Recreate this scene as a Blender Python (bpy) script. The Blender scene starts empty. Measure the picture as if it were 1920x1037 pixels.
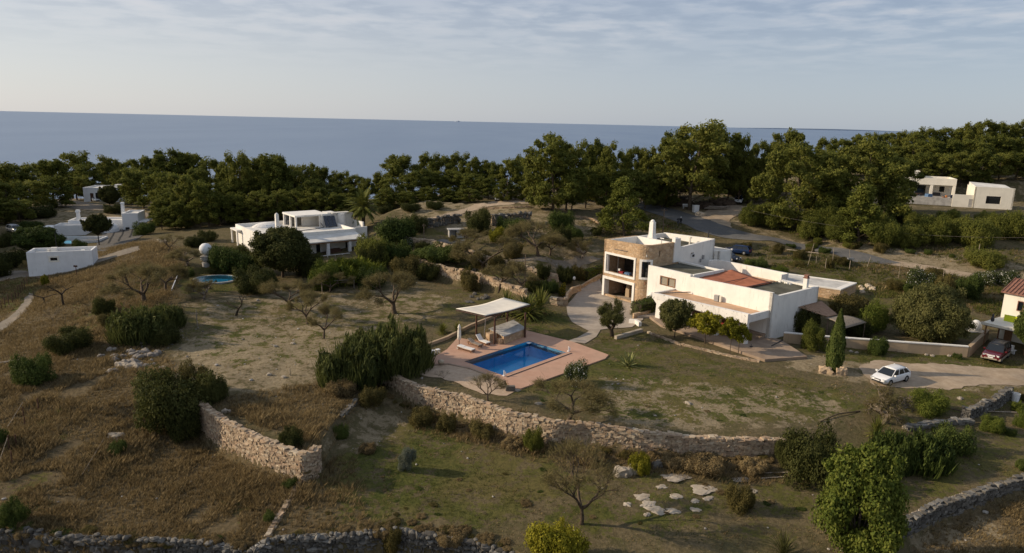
import bpy, bmesh, math, random
import numpy as np
from mathutils import Vector, Matrix

S = bpy.context.scene
COL = S.collection
random.seed(7)
RNG = np.random.default_rng(7)

# ------------------------------------------------------------------ camera
F, CX, CY, H = 1300.0, 960.0, 518.5, 25.0
PITCH, ROLL = math.radians(12.56), math.radians(1.29)
fw = np.array([0, math.cos(PITCH), -math.sin(PITCH)])
_rt = np.array([1.0, 0, 0]); _up = np.cross(_rt, fw)
rt = math.cos(ROLL) * _rt + math.sin(ROLL) * _up
up = -math.sin(ROLL) * _rt + math.cos(ROLL) * _up
cam_d = bpy.data.cameras.new("camera")
cam_d.sensor_width = 36.0
cam_d.lens = 36.0 * F / 1920.0
cam_d.clip_start = 0.5
cam_d.clip_end = 200000.0
cam = bpy.data.objects.new("camera", cam_d)
COL.objects.link(cam)
cam.matrix_world = Matrix(((rt[0], up[0], -fw[0], 0), (rt[1], up[1], -fw[1], 0), (rt[2], up[2], -fw[2], H), (0, 0, 0, 1)))
S.camera = cam

# ------------------------------------------------------------------ sky, sun, exposure
SUN_EL = math.radians(24.0)
SUN_DIR = Vector((-1.0, 0.05, 0)).normalized() * math.cos(SUN_EL) + Vector((0, 0, math.sin(SUN_EL)))
W = bpy.data.worlds.new("World"); S.world = W; W.use_nodes = True
nt = W.node_tree; nt.nodes.clear()
def wn(t, **k):
    n = nt.nodes.new(t)
    for a, b in k.items(): setattr(n, a, b)
    return n
sky = wn('ShaderNodeTexSky', sky_type='NISHITA', sun_disc=False)
sky.sun_elevation = SUN_EL
sky.sun_rotation = math.atan2(SUN_DIR.x, SUN_DIR.y)
sky.altitude = 0; sky.air_density = 1.0; sky.dust_density = 0.6; sky.ozone_density = 1.5
tc = wn('ShaderNodeTexCoord'); sep = wn('ShaderNodeSeparateXYZ')
nt.links.new(tc.outputs['Generated'], sep.inputs[0])
mz = wn('ShaderNodeMath', operation='MAXIMUM'); nt.links.new(sep.outputs['Z'], mz.inputs[0]); mz.inputs[1].default_value = 0.02
az = wn('ShaderNodeMath', operation='ADD'); nt.links.new(mz.outputs[0], az.inputs[0]); az.inputs[1].default_value = 0.06
dx = wn('ShaderNodeMath', operation='DIVIDE'); nt.links.new(sep.outputs['X'], dx.inputs[0]); nt.links.new(az.outputs[0], dx.inputs[1])
dy = wn('ShaderNodeMath', operation='DIVIDE'); nt.links.new(sep.outputs['Y'], dy.inputs[0]); nt.links.new(az.outputs[0], dy.inputs[1])
cmb = wn('ShaderNodeCombineXYZ'); nt.links.new(dx.outputs[0], cmb.inputs[0]); nt.links.new(dy.outputs[0], cmb.inputs[1])
n1 = wn('ShaderNodeTexNoise'); n1.inputs['Scale'].default_value = 2.2; n1.inputs['Detail'].default_value = 6; n1.inputs['Roughness'].default_value = 0.55
n1.inputs['Distortion'].default_value = 0.15
nt.links.new(cmb.outputs[0], n1.inputs['Vector'])
n2 = wn('ShaderNodeTexNoise'); n2.inputs['Scale'].default_value = 0.5; n2.inputs['Detail'].default_value = 3
nt.links.new(cmb.outputs[0], n2.inputs['Vector'])
r1 = wn('ShaderNodeMapRange', interpolation_type='SMOOTHSTEP'); r1.inputs[1].default_value = 0.42; r1.inputs[2].default_value = 0.74
nt.links.new(n1.outputs['Fac'], r1.inputs[0])
r2 = wn('ShaderNodeMapRange', interpolation_type='SMOOTHSTEP'); r2.inputs[1].default_value = 0.30; r2.inputs[2].default_value = 0.58
nt.links.new(n2.outputs['Fac'], r2.inputs[0])
re = wn('ShaderNodeMapRange', interpolation_type='SMOOTHSTEP'); re.inputs[1].default_value = 0.05; re.inputs[2].default_value = 0.16
nt.links.new(sep.outputs['Z'], re.inputs[0])
m1 = wn('ShaderNodeMath', operation='MULTIPLY'); nt.links.new(r1.outputs[0], m1.inputs[0]); nt.links.new(r2.outputs[0], m1.inputs[1])
m2 = wn('ShaderNodeMath', operation='MULTIPLY'); nt.links.new(m1.outputs[0], m2.inputs[0]); nt.links.new(re.outputs[0], m2.inputs[1])
m3 = wn('ShaderNodeMath', operation='MULTIPLY'); nt.links.new(m2.outputs[0], m3.inputs[0]); m3.inputs[1].default_value = 0.55
# thin overcast veil lowers the saturation of the clear sky
veil = wn('ShaderNodeHueSaturation'); veil.inputs['Saturation'].default_value = 0.8; veil.inputs['Value'].default_value = 1.0
nt.links.new(sky.outputs[0], veil.inputs['Color'])
cl = wn('ShaderNodeMix', data_type='RGBA', blend_type='MIX')
# high thin overcast: pale and warm towards the sun on the left, blue-grey on the right, bluer overhead
side = wn('ShaderNodeMapRange', interpolation_type='SMOOTHSTEP'); side.inputs[1].default_value = -0.75; side.inputs[2].default_value = 0.6; nt.links.new(sep.outputs['X'], side.inputs[0])
vc = wn('ShaderNodeMix', data_type='RGBA', blend_type='MIX'); nt.links.new(side.outputs[0], vc.inputs['Factor']); vc.inputs['A'].default_value = (3.3, 3.3, 3.4, 1); vc.inputs['B'].default_value = (2.0, 2.32, 2.82, 1)
hi = wn('ShaderNodeMapRange', interpolation_type='SMOOTHSTEP'); hi.inputs[1].default_value = 0.04; hi.inputs[2].default_value = 0.26; nt.links.new(sep.outputs['Z'], hi.inputs[0])
vh = wn('ShaderNodeMix', data_type='RGBA', blend_type='MULTIPLY'); nt.links.new(hi.outputs[0], vh.inputs['Factor']); nt.links.new(vc.outputs['Result'], vh.inputs['A']); vh.inputs['B'].default_value = (0.80, 0.86, 0.97, 1)
ov = wn('ShaderNodeMix', data_type='RGBA', blend_type='MIX'); ov.inputs['Factor'].default_value = 0.84; nt.links.new(veil.outputs[0], ov.inputs['A']); nt.links.new(vh.outputs['Result'], ov.inputs['B'])
dk = wn('ShaderNodeMapRange', interpolation_type='SMOOTHSTEP'); dk.inputs[1].default_value = 0.56; dk.inputs[2].default_value = 0.36; nt.links.new(n1.outputs['Fac'], dk.inputs[0])
dm = wn('ShaderNodeMath', operation='MULTIPLY'); nt.links.new(dk.outputs[0], dm.inputs[0]); nt.links.new(re.outputs[0], dm.inputs[1])
dd_ = wn('ShaderNodeMix', data_type='RGBA', blend_type='MULTIPLY'); nt.links.new(dm.outputs[0], dd_.inputs['Factor']); nt.links.new(ov.outputs['Result'], dd_.inputs['A']); dd_.inputs['B'].default_value = (0.86, 0.88, 0.91, 1)
nt.links.new(m3.outputs[0], cl.inputs['Factor']); nt.links.new(dd_.outputs['Result'], cl.inputs['A']); cl.inputs['B'].default_value = (4.1, 4.02, 4.08, 1)
bg = wn('ShaderNodeBackground'); bg.inputs['Strength'].default_value = 0.145
nt.links.new(cl.outputs['Result'], bg.inputs['Color'])
wo = wn('ShaderNodeOutputWorld'); nt.links.new(bg.outputs[0], wo.inputs[0])

sun_d = bpy.data.lights.new("sun", 'SUN'); sun_d.energy = 3.85; sun_d.angle = math.radians(0.55); sun_d.color = (1.0, 0.83, 0.62)
sun = bpy.data.objects.new("sun", sun_d); COL.objects.link(sun)
sun.rotation_euler = (-SUN_DIR).to_track_quat('-Z', 'Y').to_euler(); sun.location = (-60, 0, 80)
S.view_settings.view_transform = 'Standard'; S.view_settings.look = 'None'
S.view_settings.exposure = 0.32; S.view_settings.gamma = 1.0; S.view_settings.use_curve_mapping = False
try:
    S.cycles.max_bounces = 6; S.cycles.transparent_max_bounces = 12; S.cycles.use_denoising = True
    S.cycles.sample_clamp_indirect = 4.0
except Exception: pass

# ------------------------------------------------------------------ sight lines -> places on the ground
def ray(u, v): return fw + rt * ((u - CX) / F) - up * ((v - CY) / F)
CAM = np.array([0, 0, H])
def P(u, v, z=0.0):
    d = ray(u, v); return CAM + d * ((z - H) / d[2])
def proj(p):
    q = np.array(p, float) - CAM; zz = q @ fw
    return CX + F * (q @ rt) / zz, CY - F * (q @ up) / zz, zz
def height_to(x, y, v):
    lo, hi = -40.0, 80.0
    for _ in range(50):
        m = (lo + hi) / 2
        if proj((x, y, m))[1] > v: lo = m
        else: hi = m
    return lo
def x_at(u, y, z=0.0):
    lo, hi = -400.0, 400.0
    for _ in range(50):
        m = (lo + hi) / 2
        if proj((m, y, z))[0] < u: lo = m
        else: hi = m
    return lo

def poly_sd(poly, X, Y):
    """signed distance to polygon, negative inside (vectorised)"""
    poly = np.asarray(poly, float)[:, :2]
    d = np.full(X.shape, 1e9); ins = np.zeros(X.shape, bool)
    n = len(poly)
    for i in range(n):
        ax, ay = poly[i]; bx, by = poly[(i + 1) % n]
        ex, ey = bx - ax, by - ay
        t = np.clip(((X - ax) * ex + (Y - ay) * ey) / (ex * ex + ey * ey + 1e-12), 0, 1)
        d = np.minimum(d, (X - ax - t * ex) ** 2 + (Y - ay - t * ey) ** 2)
        c = ((ay > Y) != (by > Y)) & (X < ex * (Y - ay) / (ey + 1e-12 * (ey == 0)) + ax)
        ins ^= c
    d = np.sqrt(d)
    return np.where(ins, -d, d)
def sstep(a, b, x):
    t = np.clip((x - a) / (b - a), 0, 1); return t * t * (3 - 2 * t)

# retaining wall lines (px, py, top height, bottom height)
W1 = [(705, 690, .35, -1.7), (780, 724, .35, -1.8), (870, 745, .35, -1.9), (950, 772, .35, -2.0), (1040, 792, .35, -1.9), (1100, 795, .3, -1.7), (1200, 810, .25, -1.5), (1300, 820, .2, -1.3), (1400, 825, .2, -1.2), (1470, 827, .1, -1.2)]
W2 = [(366, 752, .25, -2.9), (421, 791, .25, -2.6), (496, 827, .25, -2.35), (567, 853, .25, -2.2), (590, 846, .2, -2.1), (597, 839, .15, -2.0)]
W3 = [(479, 1031, -2.7, -5.2), (509, 1011, -2.6, -5.2), (609, 1007, -2.6, -5.2), (663, 1002, -2.6, -5.2), (747, 994, -2.5, -5.2), (793, 1005, -2.6, -5.2), (861, 1009, -2.7, -5.2), (921, 1028, -2.8, -5.2), (965, 1044, -2.9, -5.2)]
W3L = [(-120, 990, -3, -5.0), (0, 996, -3, -5.0), (60, 1000, -3, -5.0), (140, 1010, -3, -5.0), (300, 1015, -3, -5.0), (400, 1022, -3.0, -5.0), (470, 1034, -3.0, -5.0)]
W4 = [(1690, 985, -1.9, -3.1), (1760, 948, -1.7, -2.9), (1810, 932, -1.5, -2.7), (1870, 912, -1.3, -2.5), (1925, 896, -1.1, -2.3), (2060, 850, -.9, -2.1)]
WA = [(735, 446, 4.5, 3.0), (795, 449, 4.5, 2.4), (830, 457, 4.4, 2.2), (870, 467, 4.2, 2.0), (905, 480, 4.0, 1.9), (950, 492, 3.6, 1.9), (985, 500, 3.4, 1.9), (1010, 508, 3.0, 1.8), (1045, 517, 2.4, 1.4)]
WB = [(784, 488, 2.3, 1.0), (815, 497, 2.3, .7), (846, 504, 2.3, .4), (898, 514, 2.3, .25), (921, 522, 2.25, .2), (960, 536, 2.1, .2), (985, 546, 1.8, .3)]
def wl(L): return [P(a, b, z) for a, b, z, _ in L]
lower_poly = [P(-400, 700, -1), P(-50, 740, -1), P(120, 765, -.8), P(300, 762, -.6)] + wl(W2) + [P(640, 778, -.3), P(672, 752, -.1), P(697, 712, 0)] + wl(W1) + \
    [P(1560, 800, 0), P(1625, 790, 0), P(1700, 812, 0), P(1830, 792, 0), P(1812, 768, 0), P(1850, 758, 0), P(1895, 738, 0), P(2150, 700, 0)] + [np.array([90, 20, 0]), np.array([-90, 20, 0])]
ll_poly = wl(W3L)[:-1] + wl(W3) + [np.array([3, 28, 0]), np.array([-60, 28, 0])]
w4_poly = wl(W4) + [np.array([80, 30, 0]), np.array([18, 30, 0]), P(1660, 1010, -2)]
ma_poly = [P(690, 470, 4)] + wl(WA) + [P(1075, 530, 2), P(1110, 470, 3), P(1100, 400, 7), P(800, 380, 7), P(690, 420, 4)]
mb_poly = [P(735, 500, 2)] + wl(WB) + [P(1040, 560, 1.2), P(1075, 530, 1.2), P(1100, 480, 3), P(900, 440, 5), P(735, 440, 5)]

UP = [(1200,700,0),(1400,720,0),(1550,760,-.1),(1300,790,0),(1100,760,0),(1000,745,.1),(850,690,.2),(760,690,.1),(1700,700,0),(1900,700,0),(1600,690,0),(1850,650,.2),(1750,660,.1),
 (1440,636,.15),(1250,610,.1),(1130,620,-.15),(1090,590,-.15),(1135,556,-.2),(1060,570,-.05),(1105,520,.2),(1480,720,0),(1650,760,-.15),
 (1600,560,.9),(1700,570,.8),(1850,560,.9),(1600,500,2.2),(1750,530,1.8),(1500,470,2.9),(1400,480,2.8),(1380,500,2.6),(1345,455,3.4),
 (1560,480,3.4),(1450,455,4.2),(1350,425,5.2),(1300,405,5.9),(1230,385,6.6),(1200,378,6.9),(1640,492,3.0),(1720,506,2.6),(1850,520,2.4),(1920,530,2.3),
 (1600,450,5),(1750,470,4.3),(1880,480,4.8),(1700,420,7),(1850,420,7.5),(1740,395,9.2),(1900,395,10),(1300,380,7),(1450,390,7.3),(1380,380,7.2),(1270,430,5.0),(1230,420,5.2),
 (937,380,7.4),(880,390,6.9),(820,415,5.8),(780,432,5.0),(1000,383,7.5),(1080,400,6.9),(1120,408,6.8),(900,437,4.8),(820,440,4.3),(860,455,4.1),(740,440,4.0),(950,470,3.9),(1000,480,3.6),(1080,480,3.0),(1110,440,4.8),(1050,450,4.2),
 (1030,490,3.2),(850,490,2.2),(900,500,2.1),(760,480,2.2),(985,530,1.9),(940,512,2.0),
 (740,590,0),(800,560,.2),(880,570,.25),(950,600,.2),(650,540,.5),(600,600,0),(500,640,0),(450,590,.2),(400,540,.5),(550,500,.8),(450,480,1),(650,490,1.1),(1010,590,.1),(1040,610,0),
 (300,560,1.2),(330,480,1.9),(250,460,1.8),(250,520,1.6),(200,540,1.0),(150,560,.4),(100,580,-.2),(250,620,.5),(180,640,0),(100,680,-.4),(30,640,-1.2),(0,600,-2),(40,570,-2),(100,525,-1.7),(60,520,-1.8),(20,540,-2.1),(0,500,-2),
 (50,750,-1.0),(200,760,-.7),(300,720,-.2),(350,740,0),(450,720,0),(550,740,-.1),(620,740,-.1),(650,700,0),
 (100,505,-1.5),(240,425,-.5),(180,380,0),(300,410,.6),(400,430,1),(30,440,-1),(100,390,-.5),(150,450,-1),(200,455,-.6),(270,445,.6)]
UPW = [(-150,180,-1),(-100,230,-2),(-50,200,1),(0,190,7),(-2,164,7.6),(12,160,7.6),(-14,166,7.2),(-24,160,6.4),(40,190,9),(80,200,12),(130,190,14),(180,220,19),(-50,260,-5),(0,260,0),(60,260,8),(130,260,17),(200,260,22),(-150,260,-6),(-200,200,-4),(-200,300,-15),(0,330,-10),(100,350,2),(200,350,10),(-100,330,-15),
 (-90,90,-3),(-120,120,-3),(80,75,0),(110,90,2),(120,130,7),(-60,60,-2),(60,45,-1),(-50,30,-2),(50,20,-1)]
LO = [(389,836,-2.85),(447,869,-2.55),(525,901,-2.3),(570,900,-2.2),(300,830,-2.4),(200,830,-2.1),(100,830,-1.9),(20,800,-1.7),(50,750,-1.0),(200,760,-.9),(-300,720,-1.5),(200,950,-3),(400,980,-3),(20,950,-2.9),(500,1010,-2.9),
 (700,800,-1.9),(650,780,-1.0),(690,735,-.7),(780,763,-1.8),(856,786,-1.9),(933,812,-2),(1025,827,-1.9),(1131,839,-1.7),(1260,845,-1.3),(1451,854,-1.2),(704,722,-1.7),(640,790,-1.0),
 (800,870,-2.3),(1000,880,-2.3),(1200,900,-2.2),(1400,900,-2),(900,980,-2.6),(1100,980,-2.6),(1300,980,-2.4),(1500,950,-2.2),(1560,850,-1.4),(1620,830,-1.0),(1700,870,-1.3),(1800,840,-.9),(1900,800,-.5),(1750,930,-1.9),(1920,890,-1.1),(1920,760,-.3),(1640,1000,-2.2),(700,960,-2.6),(600,950,-2.5),(1830,800,-.4),(1720,830,-.6)]
def rbf_fit(pts, vals):
    pts = np.array(pts); vals = np.array(vals)
    r = np.sqrt(((pts[:, None] - pts[None]) ** 2).sum(-1))
    n = len(pts); A = np.zeros((n + 3, n + 3))
    A[:n, :n] = -r - 0.6 * np.eye(n); A[:n, n] = 1; A[n, :n] = 1; A[:n, n + 1:] = pts; A[n + 1:, :n] = pts.T
    b = np.zeros(n + 3); b[:n] = vals
    return pts, np.linalg.solve(A, b)
def rbf_eval(m, X, Y):
    pts, w = m; out = np.full(X.shape, w[-3]) + w[-2] * X + w[-1] * Y
    for (px, py), k in zip(pts, w[:-3]):
        out -= k * np.sqrt((X - px) ** 2 + (Y - py) ** 2)
    return out
def steps_up(X, Y):
    fa = 1 - sstep(-9, -1, poly_sd(ma_wide, X, Y)); fb = 1 - sstep(-7, -.5, poly_sd(mb_wide, X, Y))
    return 1.5 * fa * (1 - sstep(-.1, .55, poly_sd(ma_poly, X, Y))) + 1.6 * fb * (1 - sstep(-.1, .55, poly_sd(mb_poly, X, Y)))
ma_wide = [P(640, 420, 4), P(660, 540, 1), P(900, 580, 0), P(1080, 560, 0), P(1130, 490, 3), P(1110, 440, 4)] + [np.array([12, 175, 0]), np.array([-30, 175, 0])]
mb_wide = [P(705, 470, 3), P(730, 560, 1), P(880, 640, 0), P(1010, 600, 0), P(1060, 540, 1), P(1080, 500, 3)] + [np.array([10, 150, 0]), np.array([-25, 150, 0])]
upx = np.array([P(u, v, z) for u, v, z in UP])
ux = np.concatenate([upx[:, 0], [a[0] for a in UPW]]); uy = np.concatenate([upx[:, 1], [a[1] for a in UPW]]); uz = np.concatenate([upx[:, 2], [a[2] for a in UPW]])
m_up = rbf_fit(list(zip(ux, uy)), uz - steps_up(ux, uy))
lox = np.array([P(u, v, z) for u, v, z in LO])
m_lo = rbf_fit(lox[:, :2], lox[:, 2])

gx = np.concatenate([np.arange(-420, -160, 10), np.arange(-160, -72, 1.6), np.arange(-72, 72, 0.42), np.arange(72, 170, 1.6), np.arange(170, 431, 10)])
gy = np.concatenate([np.arange(18, 34, 2), np.arange(34, 112, 0.42), np.arange(112, 180, 0.9), np.arange(180, 300, 4), np.arange(300, 521, 10)])
GX, GY = np.meshgrid(gx, gy)
def smooth_noise(X, Y, sc, seed):
    r = np.random.default_rng(seed); N = 128; T = r.random((N, N))
    x = X / sc; y = Y / sc; i = np.floor(x).astype(int); j = np.floor(y).astype(int); fx = x - i; fy = y - j
    fx = fx * fx * (3 - 2 * fx); fy = fy * fy * (3 - 2 * fy)
    g = lambda a, b: T[a % N, b % N]
    return g(i, j) * (1 - fx) * (1 - fy) + g(i + 1, j) * fx * (1 - fy) + g(i, j + 1) * (1 - fx) * fy + g(i + 1, j + 1) * fx * fy
ZU = rbf_eval(m_up, GX, GY) + steps_up(GX, GY)
near = GY < 75
ZL = np.where(near, rbf_eval(m_lo, GX, GY), 0)
wd_ = .22 + 1.9 * (1 - sstep(0, 3, np.minimum(np.hypot(GX - P(1580, 805, 0)[0], GY - P(1580, 805, 0)[1]) - 4.5, np.hypot(GX - P(672, 745, 0)[0], GY - P(672, 745, 0)[1]) - 2.0)))
sdl = poly_sd(lower_poly, GX, GY)
ml = np.where(near, 1 - np.clip((sdl + wd_) / (2 * wd_), 0, 1), 0); ml = ml * ml * (3 - 2 * ml)
GZ = ZU * (1 - ml) + ZL * ml
GZ -= np.where(near, 2.5 * (1 - sstep(-.35, .1, poly_sd(ll_poly, GX, GY))) + 1.15 * (1 - sstep(-.3, .15, poly_sd(w4_poly, GX, GY))), 0)
fall = sstep(290, 470, GY + 0.15 * np.abs(GX)); GZ = GZ * (1 - fall) - 75 * fall

# platforms: flat ground under the house, pool deck, terrace
RH = P(1440, 634.7, .4)              # front right corner of the main house
AH = math.radians(-52)
def hw(x, y): c, s = math.cos(AH), math.sin(AH); return np.array([RH[0] + c * x - s * y, RH[1] + s * x + c * y, .4])
deck_poly = [P(a, b, .3) for a, b in [(769, 680), (800, 676), (838, 654), (858, 632), (905, 640), (985, 618), (1075, 640), (1141, 664), (1135, 671), (977, 727), (955, 725), (948, 712), (880, 688), (840, 680), (800, 683)]]
HILLH = [np.array([78, 150, 0]), np.array([96, 146, 0]), np.array([118, 141, 0]), np.array([128, 150, 0]), np.array([126, 172, 0]), np.array([84, 176, 0])]
flat_list = [(HILLH, 8.4), ([hw(-27, -1), hw(0, 0), hw(0, 10), hw(-14, 14), hw(-28, 14)], .1), (deck_poly, .12),
             ([hw(-14.5, -6.2), hw(4.2, -7.2), hw(9, .2), hw(0, 3), hw(-14, 2)], .12)]
for pl, z in flat_list:
    k = 1 - sstep(0, 2.2 if z < 5 else 7, poly_sd(pl, GX, GY)); GZ = GZ * (1 - k) + z * k
GZ += (smooth_noise(GX, GY, 2.3, 1) - .5) * .16 + (smooth_noise(GX, GY, 7, 2) - .5) * .3 * np.where(GX < -12, 1, .35)
for pl, z in flat_list:
    k = 1 - sstep(0, 1.0, poly_sd(pl, GX, GY)); GZ = GZ * (1 - k) + z * k

def hz(x, y):
    i = int(np.clip(np.searchsorted(gx, x) - 1, 0, len(gx) - 2)); j = int(np.clip(np.searchsorted(gy, y) - 1, 0, len(gy) - 2))
    a = (x - gx[i]) / (gx[i + 1] - gx[i]); b = (y - gy[j]) / (gy[j + 1] - gy[j])
    return GZ[j, i] * (1 - a) * (1 - b) + GZ[j, i + 1] * a * (1 - b) + GZ[j + 1, i] * (1 - a) * b + GZ[j + 1, i + 1] * a * b
def hzv(X, Y):
    i = np.clip(np.searchsorted(gx, X) - 1, 0, len(gx) - 2); j = np.clip(np.searchsorted(gy, Y) - 1, 0, len(gy) - 2)
    a = (X - gx[i]) / (gx[i + 1] - gx[i]); b = (Y - gy[j]) / (gy[j + 1] - gy[j])
    return GZ[j, i] * (1 - a) * (1 - b) + GZ[j, i + 1] * a * (1 - b) + GZ[j + 1, i] * (1 - a) * b + GZ[j + 1, i + 1] * a * b
def G(u, v):
    """where the sight line of a photo point meets the ground"""
    d = ray(u, v); t = 30.0; prev = t
    while t < 600:
        p = CAM + d * t
        if p[2] < hz(p[0], p[1]): break
        prev = t; t += 0.8
    lo, hi = prev, t
    for _ in range(18):
        m = (lo + hi) / 2; p = CAM + d * m
        if p[2] < hz(p[0], p[1]): hi = m
        else: lo = m
    p = CAM + d * hi
    return np.array([p[0], p[1], hz(p[0], p[1])])
def pxm(p): return F / proj(p)[2]
# ------------------------------------------------------------------ materials
MATS = {}
class NT:
    def __init__(s, name):
        m = bpy.data.materials.new(name); m.use_nodes = True; s.m = m; s.t = m.node_tree; s.t.nodes.clear()
        s.out = s.n('ShaderNodeOutputMaterial'); s.b = s.n('ShaderNodeBsdfPrincipled'); s.l(s.b.outputs[0], s.out.inputs[0]); MATS[name] = m
    def n(s, t, **k):
        x = s.t.nodes.new(t)
        for a, b in k.items(): setattr(x, a, b)
        return x
    def l(s, a, b): s.t.links.new(a, b)
    def set(s, x, i, v):
        if hasattr(v, 'links') or isinstance(v, bpy.types.NodeSocket): s.l(v, x.inputs[i])
        else: x.inputs[i].default_value = v
    def coord(s, kind='Object'): return s.n('ShaderNodeTexCoord').outputs[kind]
    def pos(s): return s.n('ShaderNodeNewGeometry').outputs['Position']
    def noise(s, scale, vec=None, detail=4, rough=.55, dist=0):
        x = s.n('ShaderNodeTexNoise'); x.inputs['Scale'].default_value = scale; x.inputs['Detail'].default_value = detail; x.inputs['Roughness'].default_value = rough; x.inputs['Distortion'].default_value = dist
        if vec is not None: s.l(vec, x.inputs['Vector'])
        return x.outputs['Fac']
    def vor(s, scale, vec=None, feature='F1', out='Distance'):
        x = s.n('ShaderNodeTexVoronoi', feature=feature); x.inputs['Scale'].default_value = scale
        if vec is not None: s.l(vec, x.inputs['Vector'])
        return x.outputs[out]
    def rng(s, f, a, b, c=0, d=1, smooth=True):
        x = s.n('ShaderNodeMapRange', interpolation_type='SMOOTHSTEP' if smooth else 'LINEAR')
        s.l(f, x.inputs[0]); x.inputs[1].default_value = a; x.inputs[2].default_value = b; x.inputs[3].default_value = c; x.inputs[4].default_value = d
        return x.outputs[0]
    def math(s, op, a, b=0.0, c=None):
        x = s.n('ShaderNodeMath', operation=op); s.set(x, 0, a); s.set(x, 1, b)
        if c is not None: s.set(x, 2, c)
        return x.outputs[0]
    def mix(s, f, a, b, blend='MIX'):
        x = s.n('ShaderNodeMix', data_type='RGBA', blend_type=blend)
        s.set(x, 'Factor', f)
        for k, v in (('A', a), ('B', b)):
            i = [q for q in x.inputs if q.name == k and q.type == 'RGBA'][0]
            if isinstance(v, bpy.types.NodeSocket): s.l(v, i)
            else: i.default_value = (*v, 1) if len(v) == 3 else v
        return [q for q in x.outputs if q.type == 'RGBA'][0]
    def ramp(s, f, stops):
        x = s.n('ShaderNodeValToRGB'); s.l(f, x.inputs[0]); e = x.color_ramp.elements
        while len(e) < len(stops): e.new(.5)
        for q, (p, c) in zip(e, stops): q.position = p; q.color = (*c, 1)
        return x.outputs['Color']
    def bump(s, h, strength=.4, dist=.05):
        x = s.n('ShaderNodeBump'); x.inputs['Strength'].default_value = strength; x.inputs['Distance'].default_value = dist
        s.l(h, x.inputs['Height']); s.l(x.outputs[0], s.b.inputs['Normal'])
    def fin(s, col=None, rough=.9, spec=.25, metal=0):
        if col is not None:
            if isinstance(col, bpy.types.NodeSocket): s.l(col, s.b.inputs['Base Color'])
            else: s.b.inputs['Base Color'].default_value = (*col, 1)
        s.set(s.b, 'Roughness', rough); s.b.inputs['Specular IOR Level'].default_value = spec; s.b.inputs['Metallic'].default_value = metal
        return s.m

def plain(name, col, rough=.7, spec=.3, metal=0, var=.18, scale=3.0, bump=0):
    n = NT(name); f = n.noise(scale, n.coord(), 5)
    c = n.mix(n.rng(f, .3, .7), tuple(x * (1 - var) for x in col), tuple(min(1, x * (1 + var)) for x in col))
    if bump: n.bump(n.noise(scale * 6, n.coord(), 4), bump, .03)
    return n.fin(c, rough, spec, metal)

def m_plaster(name, col, stain=(.45, .40, .33), amt=.55, chips=None):
    n = NT(name); o = n.coord()
    st = n.n('ShaderNodeMapping'); st.inputs['Scale'].default_value = (1.2, 1.2, .22); n.l(o, st.inputs[0])
    a = n.rng(n.noise(2.4, st.outputs[0], 6, .65), .54, .8)
    b = n.rng(n.noise(.6, o, 4), .35, .7)
    c = n.mix(b, col, tuple(x * .9 for x in col))
    c = n.mix(n.math('MULTIPLY', a, amt), c, stain)
    if chips: c = n.mix(n.math('MULTIPLY', n.rng(n.noise(2.6, o, 5, .75), .60, .66), .7), c, chips)
    n.bump(n.noise(5, o, 5), .25, .04)
    return n.fin(c, .93, .15)
m_plaster('white_plaster', (.80, .765, .70), (.42, .37, .30), .8); m_plaster('cool_plaster', (.74, .735, .72)); m_plaster('cream_plaster', (.77, .72, .61))
m_plaster('worn_white', (.76, .73, .68), (.30, .26, .22), 1.0, (.10, .085, .07)); m_plaster('tan_render', (.42, .31, .20), (.26, .19, .13), .8)

def m_stone(name, cols, scale, mortar, bump=.6, squash=1.5):
    n = NT(name); o = n.coord(); mp = n.n('ShaderNodeMapping'); mp.inputs['Scale'].default_value = (1, 1, squash); n.l(o, mp.inputs[0])
    wv = n.n('ShaderNodeVectorMath', operation='ADD'); nz = n.n('ShaderNodeTexNoise'); nz.inputs['Scale'].default_value = 1.6; n.l(o, nz.inputs['Vector'])
    sc = n.n('ShaderNodeVectorMath', operation='SCALE'); n.l(nz.outputs['Color'], sc.inputs[0]); sc.inputs['Scale'].default_value = .35
    n.l(mp.outputs[0], wv.inputs[0]); n.l(sc.outputs[0], wv.inputs[1]); v = wv.outputs[0]
    cell = n.n('ShaderNodeSeparateColor'); n.l(n.vor(scale, v, 'F1', 'Color'), cell.inputs[0])
    c = n.ramp(cell.outputs[0], [(i / (len(cols) - 1), q) for i, q in enumerate(cols)])
    e = n.vor(scale, v, 'DISTANCE_TO_EDGE')
    c = n.mix(n.rng(e, .01, .07), mortar, c)
    c = n.mix(n.math('MULTIPLY', n.rng(n.noise(1.1, o, 5), .45, .75), .45), c, tuple(x * .55 for x in cols[0]))
    h = n.math('ADD', n.rng(e, 0, .14), n.math('MULTIPLY', n.noise(9, o, 4), .5))
    n.bump(h, bump, .09)
    return n.fin(c, .95, .15)
m_stone('tower_stone', [(.44, .29, .165), (.54, .375, .225), (.38, .25, .145), (.60, .44, .29)], 2.1, (.42, .31, .20), .45)
m_stone('wall_stone', [(.40, .31, .21), (.52, .44, .33), (.30, .23, .16), (.58, .50, .40)], 2.6, (.10, .08, .055), .9)
m_stone('earth_wall', [(.40, .28, .17), (.48, .35, .22), (.32, .23, .15), (.44, .34, .24)], 1.3, (.22, .15, .09), 1.0, 1.2)
m_stone('dark_rock', [(.20, .19, .165), (.28, .265, .235), (.12, .11, .095), (.36, .34, .30)], 2.2, (.03, .027, .022), 1.0, 1.0)

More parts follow.
